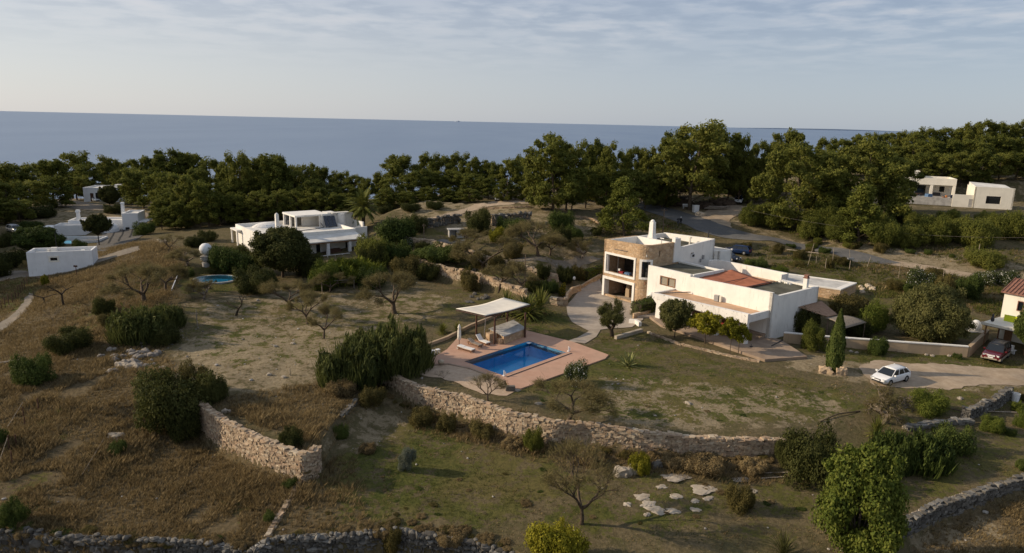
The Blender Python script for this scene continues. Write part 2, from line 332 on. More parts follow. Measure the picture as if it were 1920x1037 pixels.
def m_island(name, cols, rough=.95, bump=.5, lichen=None):
    n = NT(name); g = n.n('ShaderNodeNewGeometry'); o = n.coord()
    c = n.ramp(g.outputs['Random Per Island'], [(i / (len(cols) - 1), q) for i, q in enumerate(cols)])
    c = n.mix(n.math('MULTIPLY', n.rng(n.noise(4, o, 5, .65), .42, .72), .6), c, lichen or tuple(x * .45 for x in cols[0]))
    n.bump(n.noise(7, o, 5), bump, .06)
    return n.fin(c, rough, .15)
m_island('field_stone', [(.40, .30, .20), (.48, .37, .25), (.29, .21, .14), (.52, .43, .31), (.43, .30, .195), (.25, .19, .135)])
m_island('grey_stone', [(.17, .155, .13), (.24, .222, .19), (.11, .10, .085), (.30, .28, .245)])
m_island('shade_stone', [(.11, .10, .085), (.17, .158, .135), (.07, .063, .053), (.26, .243, .212)])  # grey stone darkened: the shade on these walls is put into its colour
m_island('pale_stone', [(.42, .37, .295), (.52, .465, .385), (.32, .27, .21), (.56, .51, .44)])
plain('earth_heap', (.085, .06, .042), .95, .1, 0, .4, 1.2, .6)
m_island('pebble', [(.30, .27, .23), (.42, .39, .34), (.22, .19, .16), (.55, .52, .47)])

def m_leaf(name, cols, trans=.25, rough=.7, big=.25, flower=None):
    n = NT(name); g = n.n('ShaderNodeNewGeometry'); oi = n.n('ShaderNodeObjectInfo')
    f = n.math('ADD', n.math('MULTIPLY', g.outputs['Random Per Island'], .5), n.math('MULTIPLY', n.noise(big, n.pos(), 3), .5))
    f = n.math('ADD', f, n.math('MULTIPLY', n.math('SUBTRACT', oi.outputs['Random'], .5), .28))
    c = n.ramp(f, [(.18 + .64 * i / (len(cols) - 1), q) for i, q in enumerate(cols)])
    if flower: c = n.mix(n.math('GREATER_THAN', g.outputs['Random Per Island'], flower[0]), c, flower[1])
    n.fin(c, rough, .1)
    tr = n.n('ShaderNodeBsdfTranslucent'); n.l(c, tr.inputs[0]); mx = n.n('ShaderNodeMixShader'); mx.inputs[0].default_value = trans
    n.l(n.b.outputs[0], mx.inputs[1]); n.l(tr.outputs[0], mx.inputs[2]); n.l(mx.outputs[0], n.out.inputs[0])
    return n.m
m_leaf('pine_leaf', [(.068, .080, .017), (.112, .126, .024), (.160, .168, .034), (.21, .205, .045)], .42)
m_leaf('young_pine_leaf', [(.065, .078, .015), (.11, .125, .021), (.15, .165, .03), (.20, .20, .042)], .34)
m_leaf('dark_leaf', [(.026, .031, .009), (.046, .052, .014), (.070, .074, .020), (.095, .096, .028)], .3, .75)
m_leaf('mid_leaf', [(.028, .042, .010), (.052, .074, .016), (.085, .11, .024), (.12, .14, .034)], .25)
m_leaf('bright_leaf', [(.045, .066, .012), (.08, .108, .018), (.125, .15, .025), (.17, .185, .034)], .32)
m_leaf('yellow_leaf', [(.085, .090, .010), (.16, .155, .014), (.24, .22, .02), (.32, .28, .03)], .3)
m_leaf('olive_leaf', [(.055, .058, .018), (.092, .094, .028), (.135, .132, .042), (.175, .165, .06)], .3)
m_leaf('scrub_leaf', [(.045, .040, .014), (.085, .072, .022), (.13, .105, .032), (.16, .13, .045)], .22)
m_leaf('twig_leaf', [(.095, .080, .032), (.145, .120, .047), (.195, .160, .066), (.24, .20, .09)], .3)
m_leaf('broom_leaf', [(.085, .105, .014), (.14, .16, .020), (.20, .21, .028), (.27, .27, .04)], .35)
m_leaf('reed_leaf', [(.044, .054, .016), (.076, .088, .024), (.112, .122, .034), (.155, .155, .048)], .34)
m_leaf('blue_leaf', [(.10, .115, .085), (.15, .165, .12), (.20, .21, .155), (.25, .255, .19)], .3)
m_leaf('frond_leaf', [(.055, .065, .014), (.10, .112, .022), (.16, .16, .034), (.22, .20, .05)], .22)
m_leaf('agave_leaf', [(.12, .14, .045), (.19, .20, .07), (.26, .26, .10), (.34, .32, .13)], .15)
m_leaf('white_flower', [(.030, .042, .014), (.055, .070, .022), (.085, .10, .03), (.11, .12, .04)], .2, flower=(.93, (.75, .72, .66)))
m_leaf('yellow_flower', [(.03, .05, .012), (.05, .07, .018), (.07, .09, .02), (.09, .11, .03)], .2, flower=(.80, (.75, .48, .02)))
m_leaf('dry_blade', [(.115, .082, .037), (.19, .138, .064), (.275, .203, .098), (.38, .29, .15)], .3, .8, .12)
m_leaf('green_blade', [(.048, .056, .014), (.080, .088, .019), (.115, .118, .026), (.16, .145, .042)], .3, .8, .2)
plain('bark', (.10, .075, .052), .95, .1, 0, .4, 6, .6); plain('pale_bark', (.21, .17, .13), .95, .1, 0, .35, 6, .6); plain('dead_wood', (.34, .28, .21), .9, .1, 0, .3, 8, .5)
plain('dark_bark', (.055, .042, .03), .95, .1, 0, .35, 6, .6)

plain('roof_olive', (.105, .10, .075), .95, .1, 0, .3, .7, .4); plain('roof_grey', (.50, .48, .44), .95, .1, 0, .2, .6, .3); plain('roof_tan', (.50, .33, .21), .95, .1, 0, .14, .8, .3)
plain('roof_white', (.66, .63, .57), .95, .1, 0, .14, .6, .3); plain('tile_red', (.23, .115, .082), .9, .15, 0, .35, 5, .6)
plain('wood_dark', (.075, .035, .022), .6, .3, 0, .35, 8, .3); plain('wood_brown', (.22, .115, .06), .7, .25, 0, .3, 9, .3); plain('wood_grey', (.25, .21, .17), .9, .15, 0, .3, 8, .4); plain('pole_wood', (.14, .105, .075), .9, .15, 0, .3, 6, .4)
plain('canvas_cream', (.74, .68, .575), .95, .1, 0, .06, 1.2, .15); plain('canvas_red', (.36, .135, .075), .95, .1, 0, .16, 1.0, .2); plain('canvas_brown', (.30, .19, .125), .95, .1, 0, .15, 2.5, .2); plain('reed_mat', (.24, .20, .155), .95, .1, 0, .25, 9, .5)
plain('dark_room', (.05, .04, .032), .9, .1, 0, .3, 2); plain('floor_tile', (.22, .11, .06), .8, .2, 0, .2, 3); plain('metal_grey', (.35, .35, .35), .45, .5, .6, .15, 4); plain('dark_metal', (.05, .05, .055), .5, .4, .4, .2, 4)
plain('white_metal', (.72, .71, .69), .5, .4, 0, .08, 4); plain('concrete', (.36, .345, .32), .95, .15, 0, .2, 1.5, .3); plain('cushion_white', (.72, .70, .66), .9, .15, 0, .08, 3); plain('red_cloth', (.26, .03, .035), .85, .15, 0, .2, 4); plain('blue_cloth', (.09, .16, .27), .8, .2, 0, .2, 4)
plain('yellow_panel', (.62, .68, .03), .6, .3, 0, .06, 3); plain('teal_panel', (.13, .38, .36), .5, .4, 0, .15, 3); plain('skin', (.35, .2, .13), .6); plain('black_cloth', (.012, .012, .014), .9); plain('orange_clay', (.42, .17, .06), .85)
plain('car_white', (.76, .75, .73), .28, .5, 0, .03, 1); plain('car_red', (.095, .005, .010), .22, .6, 0, .06, 1); plain('car_blue', (.008, .022, .07), .22, .6, .2, .1, 1); plain('car_navy', (.012, .02, .045), .22, .6, .2, .1, 1); plain('car_silver', (.42, .43, .44), .3, .6, .4, .06, 1); plain('car_tan', (.30, .25, .19), .4, .5, 0, .1, 1); plain('car_black', (.016, .016, .018), .3, .5, 0, .1, 1)
plain('tyre', (.018, .018, .018), .9, .2); plain('lamp_glass', (.72, .72, .70), .12, .6, .3); plain('tail_red', (.35, .012, .01), .3, .5)
n = NT('far_coast'); n.fin((.42, .47, .54), 1, .0)  # land tinted towards the sky: distance haze put into the colour
n = NT('dark_glass'); n.fin((.012, .015, .018), .06, .6)
n = NT('blind_glass'); n.fin((.30, .26, .20), .12, .5)
n = NT('solar'); o = n.coord(); n.fin(n.mix(n.rng(n.vor(2.5, o), 0, .3), (.012, .014, .02), (.03, .034, .045)), .15, .6)

def m_speck(name, a, b, c2, sc, rough=.95, spec=.15, bump=.4, big=.5):
    n = NT(name); p = n.pos(); c = n.mix(n.rng(n.noise(sc, p, 6, .7), .35, .65), a, b)
    c = n.mix(n.math('MULTIPLY', n.rng(n.noise(big, p, 4), .45, .75), .7), c, c2)
    n.bump(n.noise(sc * 1.5, p, 4), bump, .03); return n.fin(c, rough, spec)
m_speck('asphalt', (.085, .083, .080), (.115, .112, .106), (.15, .14, .125), 3, .85, .3, .3, .35)
m_speck('dark_paving', (.095, .088, .078), (.125, .116, .104), (.15, .135, .118), 2, .95, .1, .3, .4)
m_speck('drive_concrete', (.33, .275, .22), (.39, .33, .265), (.27, .22, .17), 1.2, .95, .1, .3, .5)
m_speck('gravel_track', (.32, .245, .17), (.40, .315, .225), (.24, .18, .115), 1.3, .95, .1, .5, .45)
m_speck('terrace_slab', (.28, .205, .145), (.34, .255, .185), (.20, .145, .10), .9, .95, .15, .2, .5)
m_speck('grey_track', (.17, .145, .115), (.22, .19, .15), (.26, .20, .14), 1.2, .95, .1, .4, .3)
m_speck('deck_terracotta', (.43, .255, .175), (.49, .30, .21), (.40, .27, .19), .8, .9, .2, .15, .35)
m_speck('sand', (.40, .29, .20), (.48, .365, .26), (.34, .25, .165), 2.2, .95, .1, .6, .5)
m_speck('pale_rock_sheet', (.36, .305, .235), (.44, .38, .30), (.27, .215, .155), 2.2, .95, .1, .7, .9)

# ground: green, bare earth and dry grass zones held in a vertex attribute, edges broken by noise
n = NT('ground'); p = n.pos(); at = n.n('ShaderNodeAttribute', attribute_name='zone'); sp = n.n('ShaderNodeSeparateColor'); n.l(at.outputs['Color'], sp.inputs[0])
nz = n.noise(.55, p, 7, .68); nz2 = n.noise(2.6, p, 6, .7); nz3 = n.noise(.14, p, 4, .6)
brk = n.math('ADD', n.math('MULTIPLY', n.math('SUBTRACT', nz, .5), 3.4), n.math('MULTIPLY', n.math('SUBTRACT', nz2, .5), 2.6))
def zone(ch, sg=1): return n.rng(n.math('ADD', sp.outputs[ch], n.math('MULTIPLY', n.math('MULTIPLY', brk, sg), n.rng(sp.outputs[ch], 0, .25))), .38, .62)
base = n.mix(n.rng(nz2, .35, .65), (.095, .076, .040), (.16, .125, .070))
base = n.mix(n.math('MULTIPLY', n.rng(nz, .42, .62), .55), base, (.075, .072, .028))
dry = n.mix(n.rng(nz2, .35, .65), (.085, .064, .035), (.15, .114, .064))
grn = n.mix(n.rng(nz2, .38, .62), (.046, .056, .014), (.098, .098, .028))
grn = n.mix(n.math('MULTIPLY', n.rng(nz3, .4, .65), .65), grn, (.15, .115, .048))
dirt = n.mix(n.rng(nz2, .35, .65), (.20, .157, .095), (.31, .25, .158))
dirt = n.mix(n.math('MULTIPLY', n.rng(nz, .48, .66), .6), dirt, (.15, .105, .06))
c = n.mix(zone(2), base, dry); c = n.mix(zone(1, -1.0), c, dirt)
spk = n.rng(n.noise(7, p, 4, .7), .62, .70); c = n.mix(n.math('MULTIPLY', spk, .5), c, (.34, .28, .20))
c = n.mix(zone(0), c, grn)
c = n.mix(n.math('MULTIPLY', n.rng(n.noise(5, p, 5, .7), .55, .75), .55), c, (.05, .04, .02))
n.bump(n.math('ADD', n.noise(3, p, 6, .7), n.math('MULTIPLY', n.noise(14, p, 3), .4)), .9, .12)
n.fin(c, .97, .05)

n = NT('sea'); p = n.pos(); mp = n.n('ShaderNodeMapping'); mp.inputs['Scale'].default_value = (.05, .02, .05); n.l(p, mp.inputs[0])
mp2 = n.n('ShaderNodeMapping'); mp2.inputs['Scale'].default_value = (.0022, .0005, .001); n.l(p, mp2.inputs[0])
c = n.mix(n.rng(n.noise(1, mp2.outputs[0], 6, .65), .35, .65), (.082, .135, .225), (.112, .168, .255))
n.bump(n.math('ADD', n.noise(1, mp.outputs[0], 6, .7), n.noise(9, mp.outputs[0], 3)), .35, 1.2); n.fin(c, .33, .40)

n = NT('pool_tile'); o = n.coord(); n.fin(n.mix(n.rng(n.noise(.8, o, 3), .35, .65), (.014, .36, .68), (.028, .44, .76)), .4, .4)
n = NT('pale_pool_tile'); n.fin((.26, .82, .92), .4, .4)
def m_water(name, tint, fres):
    n = NT(name); tr = n.n('ShaderNodeBsdfTransparent'); tr.inputs[0].default_value = (*tint, 1); gl = n.n('ShaderNodeBsdfGlossy'); gl.inputs['Roughness'].default_value = .04
    fr = n.n('ShaderNodeFresnel'); fr.inputs[0].default_value = fres; bp = n.n('ShaderNodeBump'); bp.inputs['Strength'].default_value = .12; bp.inputs['Distance'].default_value = .05
    n.l(n.noise(2.2, n.pos(), 4), bp.inputs['Height']); n.l(bp.outputs[0], gl.inputs['Normal']); n.l(bp.outputs[0], fr.inputs['Normal'])
    mx = n.n('ShaderNodeMixShader'); n.l(fr.outputs[0], mx.inputs[0]); n.l(tr.outputs[0], mx.inputs[1]); n.l(gl.outputs[0], mx.inputs[2]); n.l(mx.outputs[0], n.out.inputs[0])
m_water('pool_water', (.80, .93, .98), 1.22); m_water('pale_pool_water', (.8, .93, .97), 1.25)

# ------------------------------------------------------------------ objects
def tag(o, label=None, cat=None, group=None, kind=None):
    if label: o['label'] = label
    if cat: o['category'] = cat
    if group: o['group'] = group
    if kind: o['kind'] = kind
    return o
def thing(name, label, cat, loc=(0, 0, 0), rz=0, group=None, scale=1):
    o = bpy.data.objects.new(name, None); COL.objects.link(o); o.location = loc; o.rotation_euler = (0, 0, rz)
    o.scale = (scale,) * 3 if not isinstance(scale, tuple) else scale
    o.empty_display_size = .2; o['kind'] = 'thing'
    return tag(o, label, cat, group)
def link(name, me, mat=None, parent=None):
    o = bpy.data.objects.new(name, me); COL.objects.link(o)
    if mat is not None and not me.materials: me.materials.append(MATS[mat])
    if parent: o.parent = parent
    return o
def dup(root, loc, rz=0, label=None, scale=1, group=None):
    def cp(o, par):
        c = o.copy(); COL.objects.link(c); c.parent = par
        for ch in o.children: cp(ch, c)
        return c
    r = cp(root, None); r.location = loc; r.rotation_euler = (0, 0, rz); r.scale = (scale,) * 3 if not isinstance(scale, tuple) else scale
    tag(r, label, None, group)
    return r
def npmesh(name, V, Fq, smooth=False):
    me = bpy.data.meshes.new(name); V = np.asarray(V, np.float32); Fq = np.asarray(Fq, np.int32); k = Fq.shape[1]
    me.vertices.add(len(V)); me.vertices.foreach_set('co', V.ravel()); me.loops.add(Fq.size); me.loops.foreach_set('vertex_index', Fq.ravel())
    me.polygons.add(len(Fq)); me.polygons.foreach_set('loop_start', np.arange(len(Fq), dtype=np.int32) * k); me.polygons.foreach_set('loop_total', np.full(len(Fq), k, np.int32))
    if smooth: me.polygons.foreach_set('use_smooth', np.ones(len(Fq), bool))
    me.update(calc_edges=True); return me

class MB:
    """collects solid pieces and links them as one mesh object"""
    def __init__(s): s.v = []; s.f = []
    def add(s, v, f):
        k = len(s.v); s.v += [tuple(map(float, q)) for q in v]; s.f += [tuple(k + i for i in q) for q in f]; return s
    def box(s, c, d, rz=0, tap=1.0, jit=0):
        hx, hy, hz_ = d[0] / 2, d[1] / 2, d[2] / 2; cc, ss = math.cos(rz), math.sin(rz); v = []
        for z, t in ((-hz_, 1), (hz_, tap)):
            for x, y in ((-hx, -hy), (hx, -hy), (hx, hy), (-hx, hy)):
                x *= t; y *= t
                j = [random.uniform(-jit, jit) for _ in range(3)] if jit else (0, 0, 0)
                v.append((c[0] + x * cc - y * ss + j[0], c[1] + x * ss + y * cc + j[1], c[2] + z + j[2]))
        return s.add(v, [(3, 2, 1, 0), (4, 5, 6, 7), (0, 1, 5, 4), (1, 2, 6, 5), (2, 3, 7, 6), (3, 0, 4, 7)])
    def bx(s, x0, x1, y0, y1, z0, z1): return s.box(((x0 + x1) / 2, (y0 + y1) / 2, (z0 + z1) / 2), (x1 - x0, y1 - y0, z1 - z0))
    def prism(s, poly, z0, z1, cap=True):
        n = len(poly); poly = [tuple(p[:2]) for p in poly]
        a = sum(poly[i][0] * poly[(i + 1) % n][1] - poly[(i + 1) % n][0] * poly[i][1] for i in range(n))
        if a < 0: poly = poly[::-1]
        zt = z1 if hasattr(z1, '__len__') else [z1] * n
        if a < 0 and hasattr(z1, '__len__'): zt = zt[::-1]
        v = [(x, y, z0) for x, y in poly] + [(x, y, z) for (x, y), z in zip(poly, zt)]
        f = [(i, (i + 1) % n, n + (i + 1) % n, n + i) for i in range(n)]
        if cap: f += [tuple(range(n - 1, -1, -1)), tuple(range(n, 2 * n))]
        return s.add(v, f)
    def tube(s, p0, p1, r0, r1=None, n=8, cap=True):
        r1 = r0 if r1 is None else r1; p0 = np.array(p0, float); p1 = np.array(p1, float); d = p1 - p0; d /= np.linalg.norm(d) + 1e-9
        a = np.cross(d, (0, 0, 1) if abs(d[2]) < .9 else (1, 0, 0)); a /= np.linalg.norm(a); b = np.cross(d, a)
        v = [p + r * (math.cos(2 * math.pi * i / n) * a + math.sin(2 * math.pi * i / n) * b) for p, r in ((p0, r0), (p1, r1)) for i in range(n)]
        f = [(i, n + i, n + (i + 1) % n, (i + 1) % n) for i in range(n)]
        if cap: f += [tuple(range(n)), tuple(range(2 * n - 1, n - 1, -1))]
        return s.add(v, f)
    def path(s, pts, rad, n=6):
        for i in range(len(pts) - 1):
            r = rad if not hasattr(rad, '__len__') else None
            s.tube(pts[i], pts[i + 1], r or rad[i], r or rad[i + 1], n)
        return s
    def lathe(s, prof, c=(0, 0, 0), n=16, sx=1, sy=1):
        v = [(c[0] + r * sx * math.cos(2 * math.pi * i / n), c[1] + r * sy * math.sin(2 * math.pi * i / n), c[2] + z) for r, z in prof for i in range(n)]
        m = len(prof); f = [(k * n + i, k * n + (i + 1) % n, (k + 1) * n + (i + 1) % n, (k + 1) * n + i) for k in range(m - 1) for i in range(n)]
        f += [tuple(range(n - 1, -1, -1)), tuple(range((m - 1) * n, m * n))]
        return s.add(v, f)
    def quad(s, *p): return s.add(p, [tuple(range(len(p)))])
    def wall(s, A, B, z0, z1, th, holes=()):
        """wall from A to B, th thick towards its left side, with rectangular openings (s0, s1, h0, h1); z1 may differ at both ends"""
        A = np.array(A[:2], float); B = np.array(B[:2], float); L = np.linalg.norm(B - A); d = (B - A) / L; nrm = np.array([-d[1], d[0]])
        za, zb = z1 if hasattr(z1, '__len__') else (z1, z1); T = 1e6
        xs = sorted({0, L, *[h[0] for h in holes], *[h[1] for h in holes]}); zs = sorted({z0, T, *[h[2] for h in holes], *[h[3] for h in holes]})
        solid = lambda i, j: 0 <= i < len(xs) - 1 and 0 <= j < len(zs) - 1 and not any(h[0] - 1e-6 <= xs[i] and xs[i + 1] <= h[1] + 1e-6 and h[2] - 1e-6 <= zs[j] and zs[j + 1] <= h[3] + 1e-6 for h in holes)
        Z = lambda x, z: (za + (zb - za) * x / L) if z == T else z
        def pt(x, z, t): q = A + d * x + nrm * t; return (q[0], q[1], Z(x, z))
        for i in range(len(xs) - 1):
            for j in range(len(zs) - 1):
                if not solid(i, j): continue
                a, b, c, e = xs[i], xs[i + 1], zs[j], zs[j + 1]
                s.quad(pt(a, c, 0), pt(b, c, 0), pt(b, e, 0), pt(a, e, 0)); s.quad(pt(b, c, th), pt(a, c, th), pt(a, e, th), pt(b, e, th))
                if not solid(i - 1, j): s.quad(pt(a, c, th), pt(a, c, 0), pt(a, e, 0), pt(a, e, th))
                if not solid(i + 1, j): s.quad(pt(b, c, 0), pt(b, c, th), pt(b, e, th), pt(b, e, 0))
                if not solid(i, j - 1): s.quad(pt(a, c, th), pt(b, c, th), pt(b, c, 0), pt(a, c, 0))
                if not solid(i, j + 1): s.quad(pt(a, e, 0), pt(b, e, 0), pt(b, e, th), pt(a, e, th))
        return s
    def build(s, name, mat, parent=None, smooth=False, weld=True, bevel=0):
        me = bpy.data.meshes.new(name); me.from_pydata(s.v, [], s.f); me.update()
        if smooth:
            for q in me.polygons: q.use_smooth = True
        o = link(name, me, mat, parent)
        if weld or bevel:
            b = bmesh.new(); b.from_mesh(me)
            if weld: bmesh.ops.remove_doubles(b, verts=b.verts, dist=.0005)
            if bevel: bmesh.ops.bevel(b, geom=[e for e in b.edges if e.is_manifold and e.calc_face_angle(0) > .5], offset=bevel, segments=2, affect='EDGES', profile=.6)
            b.to_mesh(me); b.free()
            if bevel and smooth is None: pass
        return o
def frame_ring(mb, x0, x1, z0, z1, y, w, dep, axis='x'):
    """window surround: four butting bars on a wall face (y = wall face, sticks out by dep towards -y)"""
    for a, b, c, d in ((x0 - w, x1 + w, z1, z1 + w), (x0 - w, x1 + w, z0 - w, z0), (x0 - w, x0, z0, z1), (x1, x1 + w, z0, z1)):
        if axis == 'x': mb.bx(a, b, y - dep, y + .05, c, d)
        else: mb.bx(y - .05, y + dep, a, b, c, d)
    return mb

# ------------------------------------------------------------------ ground sheet
POOL = [P(a, b, .3) for a, b in [(869, 676), (992, 638), (1063, 660), (943, 703)]]
_c = sum(POOL) / 4
_u = (POOL[1] - POOL[0] + POOL[2] - POOL[3]); _u[2] = 0; PL = np.linalg.norm(_u) / 2; PA = math.atan2(_u[1], _u[0])
PW = (np.linalg.norm(POOL[1] - POOL[2]) + np.linalg.norm(POOL[0] - POOL[3])) / 2 * .97
def pw(x, y, z=.3): c, s = math.cos(PA), math.sin(PA); return np.array([_c[0] + c * x - s * y, _c[1] + s * x + c * y, z])
pool_rect = [pw(-PL / 2, -PW / 2), pw(PL / 2, -PW / 2), pw(PL / 2, PW / 2), pw(-PL / 2, PW / 2)]
OVAL_C = P(405, 523, .75); OVA, OVB = 2.95, 2.5
GZ = np.where(poly_sd(pool_rect, GX, GY) < .35, -2.2, GZ)
GZ = np.where(((GX - OVAL_C[0]) / (OVA + .1)) ** 2 + ((GY - OVAL_C[1]) / (OVB + .1)) ** 2 < 1, -1.2, np.where(((GX - OVAL_C[0]) / 6) ** 2 + ((GY - OVAL_C[1]) / 6) ** 2 < 1, np.minimum(GZ, .68), GZ))

ZONES = []   # (pixel polygon or world polygon, channel, weight, feather)
def zpoly(ch, pts, w=1.0, fe=1.2, z=None): ZONES.append((np.array([G(a, b) for a, b in pts]), ch, w, fe))
# dry grass: the left hill and the field below the left terrace wall
zpoly(2, [(-200, 560), (160, 490), (260, 440), (340, 470), (330, 600), (300, 650), (330, 690), (372, 760), (410, 830), (560, 900), (490, 1010), (400, 1030), (-300, 1010)], 1, 2)
zpoly(2, [(380, 750), (700, 700), (690, 740), (600, 840)], .7, 1)
zpoly(2, [(780, 770), (1060, 830), (1460, 856), (1460, 905), (1100, 880), (780, 810)], .8, 1.2)
zpoly(2, [(1750, 960), (1930, 905), (1960, 1060), (1700, 1060)], .7, 1)
zpoly(2, [(520, 900), (680, 840), (720, 1000), (510, 1005)], .55, 1.2)
for q_ in ([(180, 830), (260, 840), (270, 900), (190, 890)], [(420, 900), (470, 930), (440, 980), (380, 950)], [(60, 780), (120, 770), (110, 820), (40, 830)], [(150, 560), (230, 560), (220, 620), (120, 640)], [(240, 510), (330, 500), (320, 560), (230, 555)], [(20, 900), (90, 890), (80, 950), (10, 960)]): zpoly(0, q_, .5, 2.5)
# bare earth
zpoly(1, [(335, 640), (480, 610), (620, 600), (720, 640), (640, 690), (560, 730), (380, 735), (320, 690)], .72, 2)
zpoly(0, [(340, 560), (620, 560), (760, 600), (640, 680), (420, 690), (340, 640)], .33, 3)
zpoly(1, [(340, 570), (480, 540), (760, 540), (860, 560), (800, 600), (620, 640), (420, 640)], .45, 2)
zpoly(1, [(1470, 660), (1620, 680), (1930, 690), (1930, 725), (1780, 735), (1600, 715), (1480, 690)], .8, 1)
zpoly(1, [(1130, 700), (1600, 740), (1560, 800), (1250, 815), (1080, 770)], .45, 1)
zpoly(1, [(1560, 440), (1930, 500), (1930, 545), (1700, 500), (1500, 455), (1390, 415), (1330, 385), (1200, 375), (1000, 375), (1000, 392), (1250, 392), (1480, 458)], .75, 1.5)
zpoly(1, [(700, 400), (900, 380), (1000, 395), (1100, 405), (1130, 440), (1000, 450), (860, 440)], .6, 1.5)
zpoly(1, [(1010, 470), (1120, 450), (1125, 520), (1000, 520), (900, 500)], .4, 1.5)
zpoly(1, [(0, 380), (120, 370), (260, 410), (150, 420), (0, 430)], .6, 3)
zpoly(1, [(700, 745), (780, 800), (680, 850), (600, 830)], .45, 1)
zpoly(1, [(1700, 990), (1850, 950), (1900, 970), (1860, 1050), (1700, 1050)], .6, 1)
# green
zpoly(0, [(1000, 560), (1060, 590), (1100, 640), (1060, 640), (985, 616), (960, 590)], .8, .8)
zpoly(0, [(1120, 625), (1200, 618), (1250, 640), (1400, 690), (1480, 700), (1640, 740), (1560, 790), (1200, 800), (1000, 740), (1100, 690)], .52, 1.2)
zpoly(0, [(1090, 680), (1150, 655), (1250, 665), (1210, 700), (1120, 730), (1050, 740), (960, 735)], .8, 1)
zpoly(0, [(600, 880), (780, 780), (900, 830), (1040, 850), (1060, 900), (1000, 960), (860, 990), (640, 985)], .72, 1.5)
zpoly(0, [(1000, 880), (1460, 900), (1560, 930), (1500, 1010), (1000, 1010)], .45, 1.5)
zpoly(0, [(1600, 870), (1930, 800), (1930, 890), (1760, 940), (1640, 950)], .52, 1.5)
zpoly(0, [(1500, 640), (1830, 662), (1930, 680), (1930, 700), (1600, 682)], .7, .7)
zpoly(0, [(1620, 730), (1930, 720), (1930, 760), (1700, 790), (1600, 770)], .6, 1)
zpoly(0, [(1480, 500), (1700, 525), (1840, 600), (1820, 640), (1640, 600), (1560, 560)], .55, 1.5)
zpoly(0, [(700, 560), (880, 540), (980, 590), (860, 600), (740, 620)], .35, 1.5)
zpoly(0, [(820, 480), (920, 490), (1000, 530), (900, 520)], .5, 1)
zpoly(0, [(330, 500), (440, 505), (450, 545), (340, 550)], .9, .8)
zpoly(0, [(-60, 520), (60, 505), (90, 530), (40, 580), (-60, 600)], .7, 1)
zpoly(0, [(960, 480), (1080, 490), (1060, 510), (960, 505)], .5, 1)
zpoly(0, [(740, 430), (830, 430), (850, 445), (780, 450), (735, 448)], .7, 1)
zw = np.zeros(GX.shape + (4,)); zw[..., 3] = 1
for pl, ch, w, fe in ZONES:
    b = (GX > pl[:, 0].min() - 5) & (GX < pl[:, 0].max() + 5) & (GY > pl[:, 1].min() - 5) & (GY < pl[:, 1].max() + 5)
    d = poly_sd(pl, GX[b], GY[b]); zw[..., ch][b] = np.maximum(zw[..., ch][b], w * (1 - sstep(-fe, fe, d)))
# forest floor
ff = sstep(150, 175, GY + 0.1 * np.abs(GX)); zw[..., 1] = np.maximum(zw[..., 1], .35 * ff)
ny, nx = GX.shape
idx = np.arange(ny * nx).reshape(ny, nx)
faces = np.stack([idx[:-1, :-1].ravel(), idx[:-1, 1:].ravel(), idx[1:, 1:].ravel(), idx[1:, :-1].ravel()], 1)
me = npmesh('ground', np.stack([GX.ravel(), GY.ravel(), GZ.ravel()], 1), faces, True)
ca = me.color_attributes.new('zone', 'FLOAT_COLOR', 'POINT'); ca.data.foreach_set('color', zw.reshape(-1).astype(np.float32))
tag(link('ground', me, 'ground'), kind='structure')
def zone_at(X, Y):
    i = np.clip(np.searchsorted(gx, X), 0, nx - 1); j = np.clip(np.searchsorted(gy, Y), 0, ny - 1); return zw[j, i]

R_ = 120000.0
me = npmesh('sea', [(-R_, 380, -60), (R_, 380, -60), (R_, R_, -60), (-R_, R_, -60)], [(0, 1, 2, 3)])
tag(link('sea', me, 'sea'), kind='structure')

def sheet(name, px, mat, dz=.05, res=.8, kind='structure', world=None, flat=None, thick=0):
    """a thin sheet draped on the ground inside a polygon"""
    pl = np.array(world) if world is not None else np.array([G(a, b) for a, b in px])
    if mat in ('gravel_track', 'grey_track', 'sand') and flat is None:   # worn, ragged edges
        q = []
        for i in range(len(pl)):
            a, c = pl[i][:2], pl[(i + 1) % len(pl)][:2]; k = max(1, int(np.linalg.norm(c - a) / .7)); nr = np.array([-(c - a)[1], (c - a)[0]]) / (np.linalg.norm(c - a) + 1e-6)
            q += [a + (c - a) * j / k + nr * (random.uniform(-.22, .22) if j else 0) for j in range(k)]
        pl = np.array(q)
    b = bmesh.new(); vs = [b.verts.new((p[0], p[1], 0)) for p in pl]; f = b.faces.new(vs)
    if flat is None:
        x0, x1, y0, y1 = pl[:, 0].min(), pl[:, 0].max(), pl[:, 1].min(), pl[:, 1].max()
        for k in np.arange(math.ceil(x0 / res) * res, x1, res): bmesh.ops.bisect_plane(b, geom=b.verts[:] + b.edges[:] + b.faces[:], plane_co=(k, 0, 0), plane_no=(1, 0, 0))
        for k in np.arange(math.ceil(y0 / res) * res, y1, res): bmesh.ops.bisect_plane(b, geom=b.verts[:] + b.edges[:] + b.faces[:], plane_co=(0, k, 0), plane_no=(0, 1, 0))
        bmesh.ops.triangulate(b, faces=b.faces[:])
    for v in b.verts: v.co.z = (hz(v.co.x, v.co.y) + dz) if flat is None else flat
    bmesh.ops.recalc_face_normals(b, faces=b.faces[:])
    if b.faces and sum(q.normal.z for q in b.faces) < 0: bmesh.ops.reverse_faces(b, faces=b.faces[:])
    if thick:
        r = bmesh.ops.extrude_face_region(b, geom=b.faces[:]); 
        for q in r['geom']:
            if isinstance(q, bmesh.types.BMVert): q.co.z -= thick
        bmesh.ops.recalc_face_normals(b, faces=b.faces[:])
    me = bpy.data.meshes.new(name); b.to_mesh(me); b.free()
    o = link(name, me, mat)
    if kind: o['kind'] = kind
    return o
